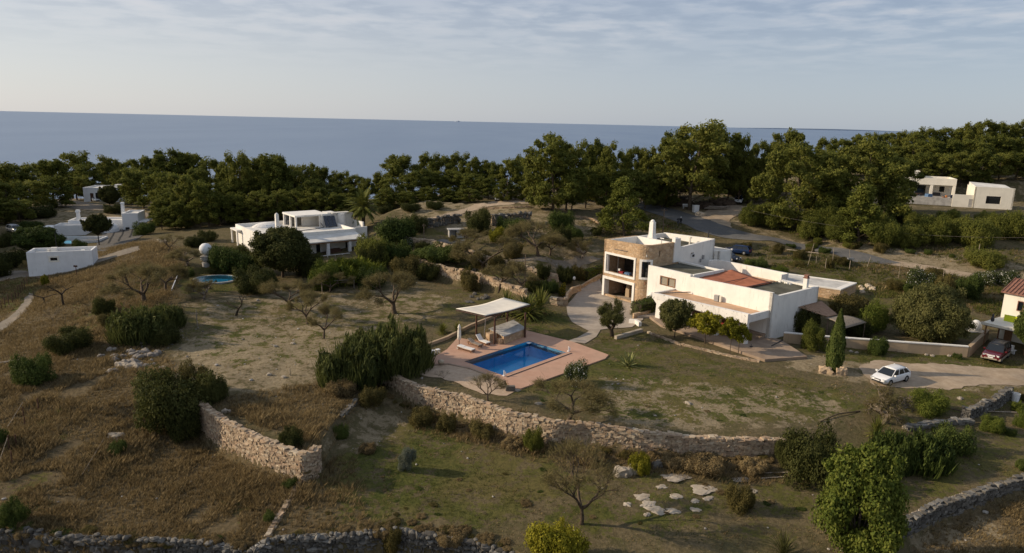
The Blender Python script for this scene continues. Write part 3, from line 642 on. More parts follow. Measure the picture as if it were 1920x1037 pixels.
def strip_poly(px, wid):
    """polygon of a lane of the given width along a line of photo points"""
    pts = np.array([G(a, b)[:2] for a, b in px]); out = []
    dense = [pts[0]]
    for i in range(len(pts) - 1):
        p0 = pts[max(i - 1, 0)]; p1 = pts[i]; p2 = pts[i + 1]; p3 = pts[min(i + 2, len(pts) - 1)]
        for t in (.25, .5, .75, 1):
            dense.append(.5 * ((2 * p1) + (-p0 + p2) * t + (2 * p0 - 5 * p1 + 4 * p2 - p3) * t * t + (-p0 + 3 * p1 - 3 * p2 + p3) * t ** 3))
    d = np.array(dense); tg = np.gradient(d, axis=0); tg /= np.linalg.norm(tg, axis=1)[:, None]; nr = np.stack([-tg[:, 1], tg[:, 0]], 1)
    w = np.interp(np.linspace(0, 1, len(d)), np.linspace(0, 1, len(wid)), wid) if hasattr(wid, '__len__') else np.full(len(d), wid)
    w = w * (1 + .06 * np.sin(np.arange(len(d)) * 1.7))
    return list(d + nr * w[:, None] / 2) + list((d - nr * w[:, None] / 2)[::-1])
# ------------------------------------------------------------------ roads, tracks, paths
sheet('road', [(1190, 374), (1204, 378), (1250, 389), (1309, 406), (1355, 423), (1420, 441), (1520, 459), (1620, 475), (1662, 487), (1690, 494), (1660, 497), (1630, 493), (1580, 485), (1500, 469), (1420, 452), (1334, 441), (1303, 431), (1284, 421), (1242, 406), (1207, 395), (1185, 386)], 'asphalt', .09, .7)
sheet('track', [(1664, 488), (1740, 498), (1790, 507), (1860, 522), (1935, 540), (1935, 552), (1860, 534), (1790, 517), (1735, 507), (1690, 500), (1664, 497)], 'gravel_track', .085, .8)
sheet('lay_by', [(1310, 406), (1330, 392), (1375, 384), (1400, 388), (1386, 402), (1368, 412), (1372, 428), (1356, 423)], 'gravel_track', .085, .8)
sheet('track', [(702, 427), (730, 423), (790, 414), (830, 403), (880, 388), (920, 379), (960, 372), (1000, 372), (1000, 380), (960, 384), (915, 388), (880, 397), (845, 410), (815, 419), (775, 430), (735, 437)][2:-2], 'gravel_track', .08, .7)
sheet('track', [(1610, 690), (1640, 676), (1720, 682), (1800, 686), (1930, 694), (1930, 724), (1850, 722), (1780, 732), (1740, 727), (1700, 729), (1640, 724), (1622, 706)], 'gravel_track', .045, .6)
sheet('path', [(-40, 625), (0, 606), (30, 585), (45, 565), (55, 548), (64, 552), (56, 572), (44, 590), (18, 612), (-40, 650)], 'grey_track', .06, .8)  # darker track material here: the footpath's shade is put into its colour
sheet('path', [(-40, 520), (0, 510), (48, 508), (90, 512), (130, 500), (200, 478), (260, 462), (262, 470), (200, 488), (140, 508), (90, 522), (40, 520), (-40, 536)], 'grey_track', .06, .8)
sheet('paved_yard', [(175, 470), (185, 448), (200, 428), (262, 426), (285, 420), (276, 434), (262, 446), (235, 458), (196, 472)], 'dark_paving', .07, .8)
for a, b, c_, d_ in ((203, 457, 218, 428), (222, 453, 235, 427), (243, 446, 251, 425)):
    sheet('paving_band', None, 'tyre', .10, .8, world=[G(a - 2, b), G(a + 1.6, b), G(c_ + 1.2, d_), G(c_ - 1.2, d_)])
sheet('road', [(100, 378), (125, 371), (155, 368), (150, 378), (185, 384), (240, 389), (300, 405), (290, 412), (225, 396), (160, 394), (110, 388)], 'grey_track', .08, 1.2)
sheet('path', [(120, 418), (200, 406), (300, 412), (300, 420), (200, 412), (120, 424)], 'gravel_track', .08, 1.2)
sheet('path', [(810, 455), (830, 449), (875, 449), (870, 455), (860, 459), (835, 456)], 'asphalt', .07, .6)
sheet('path', [(880, 508), (950, 486), (1040, 488), (1110, 480), (1128, 486), (1100, 496), (1040, 500), (960, 492)], 'grey_track', .05, .6)

# driveway in front of the tower: curved edge, concrete
sheet('driveway', [(1062, 573), (1076, 558), (1086, 545), (1108, 527), (1124, 520), (1130, 540), (1136, 552), (1200, 560), (1206, 600), (1185, 614), (1150, 616), (1105, 622), (1090, 614), (1072, 604), (1064, 590)], 'drive_concrete', .07, .6)
sheet('garden_path', [(1105, 621), (1126, 619), (1118, 632), (1096, 645), (1064, 641), (1082, 634)], 'drive_concrete', .06, .5)
TERR = [hw(-14.5, -4.6), hw(-11, -6.4), hw(-6, -6.6), hw(-1, -6.9), hw(4.2, -7.2), hw(5.3, -4.6), hw(6.3, -2.3), hw(1.1, .9), hw(-.4, .4), hw(-.4, -.1), hw(-14, -.1)]
sheet('terrace', None, 'terrace_slab', world=TERR, flat=.42, thick=.5)
sheet('terrace', None, 'drive_concrete', world=[hw(-19.4, -3.0), hw(-15.5, -5.8), hw(-14.55, -4.62), hw(-14.05, -.12), hw(-19, -.12)], flat=.40, thick=.5)

# ------------------------------------------------------------------ main house
def hl(u, v, z): c, s = math.cos(-AH), math.sin(-AH); p = P(u, v, z + .4) - RH; return np.array([c * p[0] - s * p[1], s * p[0] + c * p[1], z])
HOUSE = thing('house', 'white flat-roofed villa with a round-cornered tan stone tower, porch and red roof awning', 'house', tuple(RH), AH)
# front block A and body B walls
w = MB()
w.wall((-19.2, 0), (-12, 0), -.6, 5.58, .35, [(2.35, 4.75, 3.42, 4.42)])
w.wall((-12, 0), (0, 0), -.6, (5.27, 5.62), .35)
w.wall((0, .0), (0, 1.5), -.6, (5.62, 5.08), .35); w.wall((0, 1.5), (0, 10.5), -.6, 5.06, .35)
w.wall((0, 10.5), (-5, 10.5), -.6, 5.0, .35)
w.bx(-12, -11.7, .36, 7, 4.2, 5.56)          # step wall between the two roofs
w.bx(-19.2, -12.01, 6.6, 6.9, 3, 5.46)
front = w.build('wall', 'white_plaster', HOUSE)
# tall back courtyard wall with a curved left end
bw = MB(); arc = [(-16.6 + 1.4 * math.cos(a), 12.4 + 1.4 * math.sin(a)) for a in np.linspace(math.radians(215), math.radians(95), 7)]
outer = arc + [(-6.2, 13.8)]; inner = [(-6.2, 13.45)] + [(-16.6 + 1.05 * math.cos(a), 12.4 + 1.05 * math.sin(a)) for a in np.linspace(math.radians(95), math.radians(215), 7)]
bw.prism(outer + inner, 1.5, 5.25); bw.bx(-6.5, -6.2, 12.1, 13.45, 3.0, 5.2)
bw.build('courtyard_wall', 'white_plaster', HOUSE)
r = MB(); r.bx(-19.2, -12.0, .36, 6.6, 4.7, 5.22); r.build('roof', 'roof_olive', HOUSE)
r = MB(); r.bx(-5.4, -.36, .36, 10.14, 4.0, 4.78); rf = r.build('roof', 'roof_olive', HOUSE)
r = MB(); r.bx(-16.5, -5.42, 7.0, 13.4, 3.2, 3.9); r.bx(-11.7, -5.42, .36, 6.99, 3.2, 3.9); r.build('roof', 'roof_tan', HOUSE)
r = MB()
for i in range(7):
    x0 = -4.9 + i * .25; r.box((x0, 9.6 + .2 * math.sin(i), 4.86 + .05 * (i % 3)), (.34, .35, .22), i * .2, 1, .04)
r.build('roof_rubble', 'white_plaster', HOUSE)
c_ = MB(); c_.box((-.75, 8.6, 5.5), (.5, .5, 1.45)); ch = c_.build('chimney', 'white_plaster', HOUSE)
c_ = MB(); c_.box((-.75, 8.6, 6.27), (.62, .62, .09)); c_.box((-.75, 8.6, 6.45), (.44, .44, .26)); c_.box((-.75, 8.6, 6.62), (.58, .58, .07)); c_.build('chimney_cap', 'tile_red', ch)
# red awning over the courtyard: sagging sheet on a thin frame
V = []; nx_, ny_ = 12, 10
for i in range(nx_ + 1):
    for j in range(ny_ + 1):
        s_, t_ = i / nx_, j / ny_; x = -11.6 + 6.6 * s_; y = 1.2 + (7.4 - .6 * s_) * t_
        V.append((x, y, 4.95 + .08 * s_ + .30 * t_ * (1 - s_) + .12 * math.sin(3 * s_ + 2) - .22 * math.sin(math.pi * s_) * math.sin(math.pi * t_) + .03 * math.sin(9 * t_ + 4 * s_)))
Fq = [(i * (ny_ + 1) + j, (i + 1) * (ny_ + 1) + j, (i + 1) * (ny_ + 1) + j + 1, i * (ny_ + 1) + j + 1) for i in range(nx_) for j in range(ny_)]
o = link('awning', npmesh('awning', V, Fq, True), 'canvas_red', HOUSE); o.modifiers.new('s', 'SOLIDIFY').thickness = .04
r = MB(); r.tube((-11.6, 1.0, 4.92), (-5.0, 1.0, 5.02), .05); r.tube((-5.0, 1.0, 5.02), (-5.0, 8.4, 5.05), .05); r.tube((-8.4, 1.0, 4.9), (-8.4, 8.4, 5.0), .04)
for x, y in ((-5, 1), (-5, 8.4), (-11.5, 8.4)): r.tube((x, y, 3.9), (x, y, 5.02), .05)
r.build('awning_frame', 'dark_metal', HOUSE)
# window in the front wall
wd = MB(); frame_ring(wd, -16.85, -14.45, 3.42, 4.42, 0, .12, .06); wd.bx(-15.72, -15.58, -.03, .06, 3.42, 4.42)
win = wd.build('window', 'wood_brown', HOUSE)
g = MB(); g.bx(-16.85, -15.72, .10, .14, 3.42, 4.42); g.bx(-15.58, -14.45, .12, .16, 3.42, 4.42); g.build('pane', 'blind_glass', win)
# porch
pr = MB(); pr.bx(-14.2, -.55, -3.9, -.01, 2.72, 3.05); proof = pr.build('porch_roof', 'roof_tan', HOUSE)
pr = MB(); pr.wall((-14.5, -4.35), (-.2, -4.35), 2.45, (3.2, 3.62), .45); pr.bx(-.549, -.2, -3.9, -.01, 2.55, 3.45); pr.bx(-14.5, -14.2, -3.9, -.01, 2.45, 3.2)
beam = pr.build('porch_beam', 'worn_white', HOUSE)
for x in (-.56, -4.6, -8.8, -13.4):
    p_ = MB(); p_.box((x, -4.12, 1.235), (.78, .5, 2.43), 0, .82); p_.build('pillar', 'white_plaster', HOUSE)
    if x < -1:
        a_ = MB()
        for sgn in (-1, 1): a_.prism([(0, 0), (.55, 0), (.12, -.5)], 0, .4); 
        b_ = MB(); 
        for sgn in (-1, 1):
            b_.add([(x + sgn * .33, -4.33, 1.9), (x + sgn * .33, -3.93, 1.9), (x + sgn * .95, -4.33, 2.44), (x + sgn * .95, -3.93, 2.44), (x + sgn * .33, -4.33, 2.44), (x + sgn * .33, -3.93, 2.44)], [(0, 2, 4), (1, 5, 3), (0, 1, 3, 2), (2, 3, 5, 4), (0, 4, 5, 1)])
        b_.build('arch_bracket', 'white_plaster', HOUSE)
for x0, x1 in ((-6.6, -5.5), (-11.2, -9.9)): MB().bx(x0, x1, -.06, -.005, .06, 2.15).build('door', 'wood_dark', HOUSE)
for x0, x1 in ((-4.4, -2.9), (-9.1, -7.6)): MB().bx(x0, x1, -.05, -.005, .9, 2.1).build('window', 'dark_glass', HOUSE)
d_ = MB(); d_.bx(-3.3, -.36, -1.1, -.01, .03, .28); d_.bx(-3.3, -.36, -.55, -.012, .281, .5); d_.build('step', 'terrace_slab', HOUSE)
# air-conditioning unit on the porch roof
a_ = MB(); a_.bx(-7.65, -7.02, -.62, -.25, 3.08, 3.85); ac = a_.build('air_conditioner', 'metal_grey', HOUSE)
a_ = MB(); a_.bx(-6.98, -6.7, -.5, -.2, 3.08, 3.8); a_.build('casing', 'cream_plaster', ac)
r = MB(); r.tube((-14.3, -4.2, 3.15), (-11.6, -.2, 3.32), .11, .07, 6); r.build('porch_log', 'wood_grey', HOUSE)
# small white pipe shed by the hedge
r = MB(); r.bx(-18.5, -17.6, -.75, -.01, -.4, 1.55); r.lathe([(.45, 0), (.40, .22), (.22, .40), (.02, .46)], (-18.05, -.42, 1.55), 12, 1, .8); r.build('cupboard', 'white_plaster', HOUSE)

# stone tower: four walls with a rounded front corner, openings in front
tf, RC = -.65, 1.75
t = MB()
t.wall((-27.3, tf), (-20.75, tf), -1.2, (8.15, 8.32), .42, [(.45, 6.05, 0, 2.35), (.62, 6.05, 3.5, 6.05)])
def arcpts(r, n=8): return [(-20.75 + r * math.cos(a), tf + RC + r * math.sin(a)) for a in np.linspace(-math.pi / 2, 0, n)]
oa, ia = arcpts(RC), arcpts(RC - .42)
for i in range(7):
    lo = 3.75 if 2 <= i <= 4 else None
    if lo: t.prism([oa[i], oa[i + 1], ia[i + 1], ia[i]], -1.2, 3.75); t.prism([oa[i], oa[i + 1], ia[i + 1], ia[i]], 6.0, 8.34)
    else: t.prism([oa[i], oa[i + 1], ia[i + 1], ia[i]], -1.2, 8.34)
t.wall((-19.0, tf + RC), (-19.0, 6.2), -1.2, (8.34, 8.42), .42, [(.7, 1.0, 6.6, 7.5)])
t.wall((-27.3, 6.2), (-27.3, tf), -1.2, (8.12, 8.15), .42)
t.wall((-19.42, 6.2), (-26.88, 6.2), -1.2, 8.1, .3)
tower = t.build('stone_tower', 'tower_stone', HOUSE)
t = MB(); t.bx(-26.88, -19.45, -.2, 5.9, 2.7, 3.15); t.build('floor_slab', 'floor_tile', tower)
t = MB(); t.bx(-26.86, -19.46, -.2, 5.88, 6.7, 7.0); t.build('tower_roof', 'roof_grey', tower)
t = MB(); t.bx(-26.87, -26.6, -.22, 5.8, 7.02, 8.1); t.bx(-26.6, -19.44, 5.6, 5.88, 7.02, 8.16); t.bx(-19.72, -19.43, 1.2, 5.6, 7.02, 8.3)
t.build('parapet_lining', 'white_plaster', tower)
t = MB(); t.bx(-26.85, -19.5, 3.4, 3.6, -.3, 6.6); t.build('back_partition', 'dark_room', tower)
t = MB(); t.bx(-27.0, -19.5, -.2, 5.9, -.7, -.32); t.build('floor', 'floor_tile', tower)
# white surrounds
t = MB(); frame_ring(t, -26.68, -21.25, 3.5, 6.05, tf, .3, .12)
t.bx(-26.68, -26.5, tf + .05, tf + .42, 3.5, 6.05); fr_ = t.build('window', 'white_plaster', HOUSE)
t = MB(); t.bx(-26.68, -21.25, tf + .22, tf + .26, 3.5, 6.05)
t2 = MB(); t2.bx(-24.6, -24.5, tf + .2, tf + .28, 3.5, 6.05); t2.build('mullion', 'dark_metal', fr_)
t = MB(); x0, x1 = -26.85, -21.25
t.bx(x0 - .35, x1 + .32, tf - .12, tf + .05, 2.35, 2.75); t.bx(x0 - .35, x0 + .05, tf - .12, tf + .9, -.9, 2.35); t.bx(x1 - .05, x1 + .32, tf - .12, tf + .5, -.9, 2.35)
t.build('garage_surround', 'white_plaster', HOUSE)
t = MB(); a0, a1 = math.radians(-90 + 90 * 2 / 7), math.radians(-90 + 90 * 5 / 7); cx0, cy0 = -20.75, tf + RC
def ring(mb, aa, ab, z0, z1, r0, r1, n=5):
    an = np.linspace(aa, ab, n); mb.prism([(cx0 + r1 * math.cos(a), cy0 + r1 * math.sin(a)) for a in an] + [(cx0 + r0 * math.cos(a), cy0 + r0 * math.sin(a)) for a in an[::-1]], z0, z1)
ring(t, a0 - .18, a1 + .18, 6.0, 6.3, RC - .3, RC + .1); ring(t, a0 - .18, a1 + .18, 3.45, 3.75, RC - .3, RC + .1); ring(t, a0 - .18, a0, 3.75, 6.0, RC - .3, RC + .1, 2); ring(t, a1, a1 + .18, 3.75, 6.0, RC - .3, RC + .1, 2)
nw = t.build('window', 'white_plaster', HOUSE)
t = MB(); ring(t, a0, a1, 3.76, 5.99, RC - .3, RC - .26); t.build('pane', 'dark_glass', nw)
MB().tube((-25.2, tf - .12, 7.0), (-22.6, tf - .12, 7.05), .04).build('wall_rail', 'dark_metal', tower); MB().bx(-19.3, -19.25, 1.8, 2.05, 6.6, 7.5).build('slit_window', 'dark_room', tower)
# things seen inside the tower
t = MB(); t.box((-25.0, .9, 3.4), (.8, .5, .3), .1, .9); t.build('bundle', 'red_cloth', tower)
t = MB(); t.box((-23.8, 1.0, 3.4), (1.2, .6, .3), -.1, .8); t.build('bundle', 'blue_cloth', tower)
MB().box((-25.4, .8, 3.75), (.5, .4, .3), .1, .9).build('bundle', 'cushion_white', tower); MB().box((-22.6, 2.0, 4.2), (.9, .5, .5), .4, .7).build('bundle', 'metal_grey', tower)
t = MB()
for q in range(5): t.tube((-24 + q * .55, 2.6, 3.2), (-24 + q * .55, 2.6, 6.2), .05)
for q in range(4): t.bx(-24.1, -21.6, 2.5, 2.8, 3.5 + q * .7, 3.54 + q * .7)
for q in range(4): t.bx(-26.4, -25.0, 2.7, 3.1, .1 + q * .55, .15 + q * .55)
t.bx(-26.4, -26.3, 2.7, 3.1, -.3, 2.2); t.bx(-25.05, -24.95, 2.7, 3.1, -.3, 2.2); t.build('shelf', 'wood_brown', tower)
t = MB(); t.box((-24.1, 1.6, .35), (.75, .5, 1.3), 0, .9); t.lathe([(.3, 0), (.36, .3), (.25, .7), (.05, .8)], (-24.1, 1.6, 1.0), 10); t.box((-22.9, 1.8, .45), (.5, .4, 1.5)); t.build('stored_box', 'tan_render', tower)

# upper wing behind the tower
u = MB()
u.wall((-18.95, 6.3), (-18.95, 14.4), 1.5, (7.55, 8.1), .3, [(2.6, 3.25, 5.9, 6.5), (7.0, 7.9, 1.5, 1.6)])
u.wall((-18.95, 14.4), (-28.6, 14.4), 1.5, (8.1, 7.75), .3)
u.wall((-28.6, 14.4), (-28.6, 6.3), 1.5, 7.7, .3)
u.wall((-28.3, 6.3), (-19.25, 6.3), 1.5, 7.5, .0001 + .3)
wing = u.build('upper_wing', 'white_plaster', HOUSE)
u = MB(); u.bx(-28.29, -19.26, 6.62, 14.08, 6.6, 7.0)
for k in range(6): u.bx(-28.2, -19.3, 7.0 + k * 1.15, 7.06 + k * 1.15, 7.0, 7.05)
u.build('roof', 'roof_olive', wing)
u = MB(); u.bx(-18.9, -18.8, 8.85, 9.6, 5.75, 6.35); wn_ = u.build('window', 'white_metal', wing)
u = MB(); u.bx(-18.79, -18.76, 9.0, 9.5, 5.9, 6.25); u.build('pane', 'dark_glass', wn_)
u = MB(); u.bx(-18.9, -18.7, 11.5, 11.8, 5.3, 5.9); u.tube((-18.8, 11.1, 4.9), (-18.8, 11.1, 5.4), .12); u.build('meter_box', 'metal_grey', wing)
u = MB(); u.box((-19.15, 5.6, 7.2), (.7, 1.5, 3.4), 0, .8); u.box((-19.3, 5.6, 8.75), (.5, .9, .5), 0, .6); u.build('corner_buttress', 'white_plaster', HOUSE)
# side room with a rounded parapet and dark doorway
u = MB(); u.wall((-18.9, 14.42), (-18.0, 14.42), 2, 6.35, .3); u.wall((-18.0, 14.42), (-18.0, 17.6), 2, 6.3, .3, [(.5, 1.5, 2.2, 4.8)]); u.wall((-18.0, 17.6), (-22, 17.6), 2, 6.3, .3); u.bx(-21.9, -18.31, 14.75, 17.28, 5.6, 5.9)
u.lathe([(.02, 0), (.16, .02), (.16, .25), (.02, .27)], (-18.0, 17.5, 6.2), 10); side = u.build('side_room', 'white_plaster', HOUSE)
u = MB(); u.bx(-18.28, -18.2, 14.9, 15.94, 2.2, 4.8); u.build('door', 'dark_room', side)
u = MB(); u.wall((-30.5, 17.5), (-24.5, 17.0), 2, (6.2, 6.9), .3); u.wall((-24.5, 17.0), (-24.0, 19.5), 2, (6.9, 6.5), .3); u.build('garden_wall', 'white_plaster', HOUSE)
# tall tapered chimney with rounded top and skirt
c_ = MB(); c_.box((-26.3, 8.6, 7.6), (1.5, 1.3, 1.2), 0, .55); c_.box((-26.3, 8.6, 9.15), (.82, .72, 2.0), 0, .86); c_.lathe([(.36, 0), (.33, .18), (.2, .32), (.02, .38)], (-26.3, 8.6, 10.14), 12)
c_.bx(-28, -24, 7.3, 10.2, 7.02, 7.16); c_.build('chimney', 'white_plaster', HOUSE)
MB().tube((-20.5, 10.4, 7.0), (-20.5, 10.4, 8.3), .14, .1).box((-20.5, 10.4, 8.4), (.35, .3, .25)).build('vent_pipe', 'cream_plaster', HOUSE); MB().tube((-21.0, 4.6, 7.0), (-21.0, 4.6, 8.7), .05).tube((-21.3, 4.6, 8.7), (-20.6, 4.6, 8.7), .05).build('vent_pipe', 'metal_grey', HOUSE)

# canopies to the right of the house
CAN = thing('canopy', 'brown fabric canopy sloping off the end wall of the villa', 'canopy', tuple(hw(.02, 8.2) - np.array([0, 0, .4]) + np.array([0, 0, hz(*hw(.02, 8.2)[:2])])), AH)
def sag(name, c4, mat, parent, sagd, n=8, thick=.04, arch=0):
    A, B, C, D = [np.array(q, float) for q in c4]; V = []
    for i in range(n + 1):
        for j in range(n + 1):
            s_, t_ = i / n, j / n; p = (A * (1 - s_) + B * s_) * (1 - t_) + (D * (1 - s_) + C * s_) * t_
            p[2] += arch * math.sin(math.pi * s_) - sagd * 16 * s_ * (1 - s_) * t_ * (1 - t_); V.append(p)
    f = [(i * (n + 1) + j, (i + 1) * (n + 1) + j, (i + 1) * (n + 1) + j + 1, i * (n + 1) + j + 1) for i in range(n) for j in range(n)]
    o = link(name, npmesh(name, V, f, True), mat, parent); o.modifiers.new('s', 'SOLIDIFY').thickness = thick; return o
zg = -(CAN.location.z - .4)
sag('fabric', [(.02, -2.2, 3.35), (3.4, -1.3, 2.75), (3.5, .9, 2.7), (.05, 3.2, 3.35)], 'canvas_brown', CAN, .12)
m = MB()
for x, y in ((3.4, -1.2), (3.4, .9)): MB().tube((x, y, -.3), (x, y, 2.75), .07).build('post', 'pole_wood', CAN)
CAN2 = thing('canopy', 'grey reed-mat awning with a curved edge behind the cypress', 'canopy', tuple(hw(5.6, 8.0) - np.array([0, 0, .4]) + np.array([0, 0, hz(*hw(5.6, 8)[:2])])), AH)
sag('reed_mat', [(-2.2, -1.6, 2.6), (.7, -2.6, 2.15), (.9, 2.4, 2.15), (-1.8, 1.3, 2.6)], 'reed_mat', CAN2, 0, arch=.22)
m = MB()
for x, y in ((-1.9, -1.4), (.6, -2.3), (.8, 2.2), (-1.6, 1.1)): MB().tube((x, y, -.3), (x, y, 2.2), .055).build('post', 'pole_wood', CAN2)

# raised water cistern behind the house
zc = 2.55
q = [P(1322, 457.5, zc), P(1600, 530, zc), P(1576, 543, zc), P(1480, 514, zc)]
far, rgt, cor = P(1478, 513, zc), P(1606, 530.5, zc), P(1576, 543, zc)
dx_ = rgt - cor; dv = (far - rgt); dv /= np.linalg.norm(dv); lft = cor + dv * 11.5; far = rgt + dv * 11.5
ct = sum([far, rgt, cor, lft]) / 4; zg = hz(ct[0], ct[1])
CIS = thing('cistern', 'raised stone water cistern with a white rim and grey bed behind the villa', 'cistern', (ct[0], ct[1], zg))
def inset(a, b, k): return a + (b - a) * k
lp = [p - np.array([ct[0], ct[1], 0]) for p in (lft, cor, rgt, far)]
m = MB(); m.prism(lp, -1.5, zc - zg - .12); m.build('stone_base', 'tower_stone', CIS)
k = .9; lin = [p * .87 for p in lp]; m = MB()
for i in range(4): m.prism([lp[i] * 1.01, lp[(i + 1) % 4] * 1.01, lin[(i + 1) % 4], lin[i]], zc - zg - .118, zc - zg + .05)
m.build('rim', 'white_plaster', CIS)
m = MB(); m.prism([p * .869 for p in lp], zc - zg - .119, zc - zg - .03); m.build('bed', 'roof_grey', CIS)

# ------------------------------------------------------------------ low garden walls
def wall_line(name, label, cat, pts, th, mat, cap=None, capmat='white_plaster', group=None):
    """free standing wall along world points (x, y, ztop, zbottom)"""
    o = np.array(pts[0][:3]); T = thing(name, label, cat, (o[0], o[1], pts[0][3]), 0, group); m = MB(); cm = MB()
    xy = np.array([p[:2] for p in pts]) - o[:2]; tg = np.gradient(xy, axis=0); tg /= np.linalg.norm(tg, axis=1)[:, None]; nr = np.stack([-tg[:, 1], tg[:, 0]], 1)
    z0 = pts[0][3]
    for i in range(len(pts) - 1):
        for mb, hw_, lo, hi in ((m, th / 2, None, 0), (cm, th / 2 + .04, 0, .12)):
            if mb is cm and not cap: continue
            v = []
            for j in (i, i + 1):
                zt = pts[j][2] - z0; zb = pts[j][3] - z0 - .4
                a, b = xy[j] + nr[j] * hw_, xy[j] - nr[j] * hw_; lo_, hi_ = (zb, zt) if mb is m else (zt - .02, zt + .1)
                v += [(a[0], a[1], lo_), (b[0], b[1], lo_), (b[0], b[1], hi_), (a[0], a[1], hi_)]
            f = [(0, 4, 7, 3), (1, 2, 6, 5), (3, 7, 6, 2), (0, 1, 5, 4)]
            if i == 0: f.append((0, 3, 2, 1))
            if i == len(pts) - 2: f.append((4, 5, 6, 7))
            mb.add(v, f)
    m.build('masonry', mat, T)
    if cap: cm.build('coping', capmat, T)
    return T
def gl(px, h, dz=0): 
    out = []
    for a, b in px: p = G(a, b); out.append((p[0], p[1], p[2] + h, p[2] - .1 + dz))
    return out
wall_line('garden_wall', 'long tan rendered garden wall with white coping behind the parked white car', 'wall', gl([(1468, 642), (1540, 649), (1620, 655), (1700, 661), (1760, 665), (1812, 669)], 1.2), .3, 'tan_render', True)
wall_line('garden_wall', 'short tan wall with pale coping running back beside the dark red car', 'wall', gl([(1814, 669), (1832, 652), (1850, 636)], 1.15), .3, 'tan_render', True, 'tan_render')
wall_line('garden_wall', 'curved tan stone wall beside the driveway with yellow flowers behind it', 'wall', gl([(1062, 574), (1063, 562), (1072, 551), (1088, 546)], 1.0), .35, 'tower_stone')
wall_line('garden_wall', 'low tan stone kerb wall along the driveway under the clipped hedge', 'wall', gl([(1090, 541), (1106, 531), (1127, 519)], .55), .3, 'tower_stone')
wall_line('garden_wall', 'low tan stone wall under the clipped box hedge by the tower', 'wall', gl([(1187, 598), (1210, 594), (1236, 583)], .75), .3, 'tower_stone')
wall_line('kerb', 'low tan kerb along the sandy strip behind the pergola', 'kerb', gl([(760, 664), (800, 650), (838, 636), (880, 614), (920, 598), (950, 588)], .35), .3, 'tan_render')
wall_line('bench', 'curved white plaster garden bench on the terrace edge', 'bench', gl([(1180, 606), (1192, 607), (1200, 612)], .55), .4, 'white_plaster')
wall_line('kerb', 'pale stone ledge beside the olive tree on the lawn', 'kerb', gl([(1154, 636), (1175, 630), (1203, 622)], .4), .4, 'pale_rock_sheet')
wall_line('garden_wall', 'tan stone coping along the roadside bank below the pines', 'wall', gl([(1070, 407), (1092, 409), (1112, 413), (1124, 420)], .4), .5, 'earth_wall')
wall_line('garden_wall', 'low earth wall edging the upper track below the van', 'wall', gl([(905, 392), (935, 391), (965, 390), (995, 389)], .35), .5, 'earth_wall')

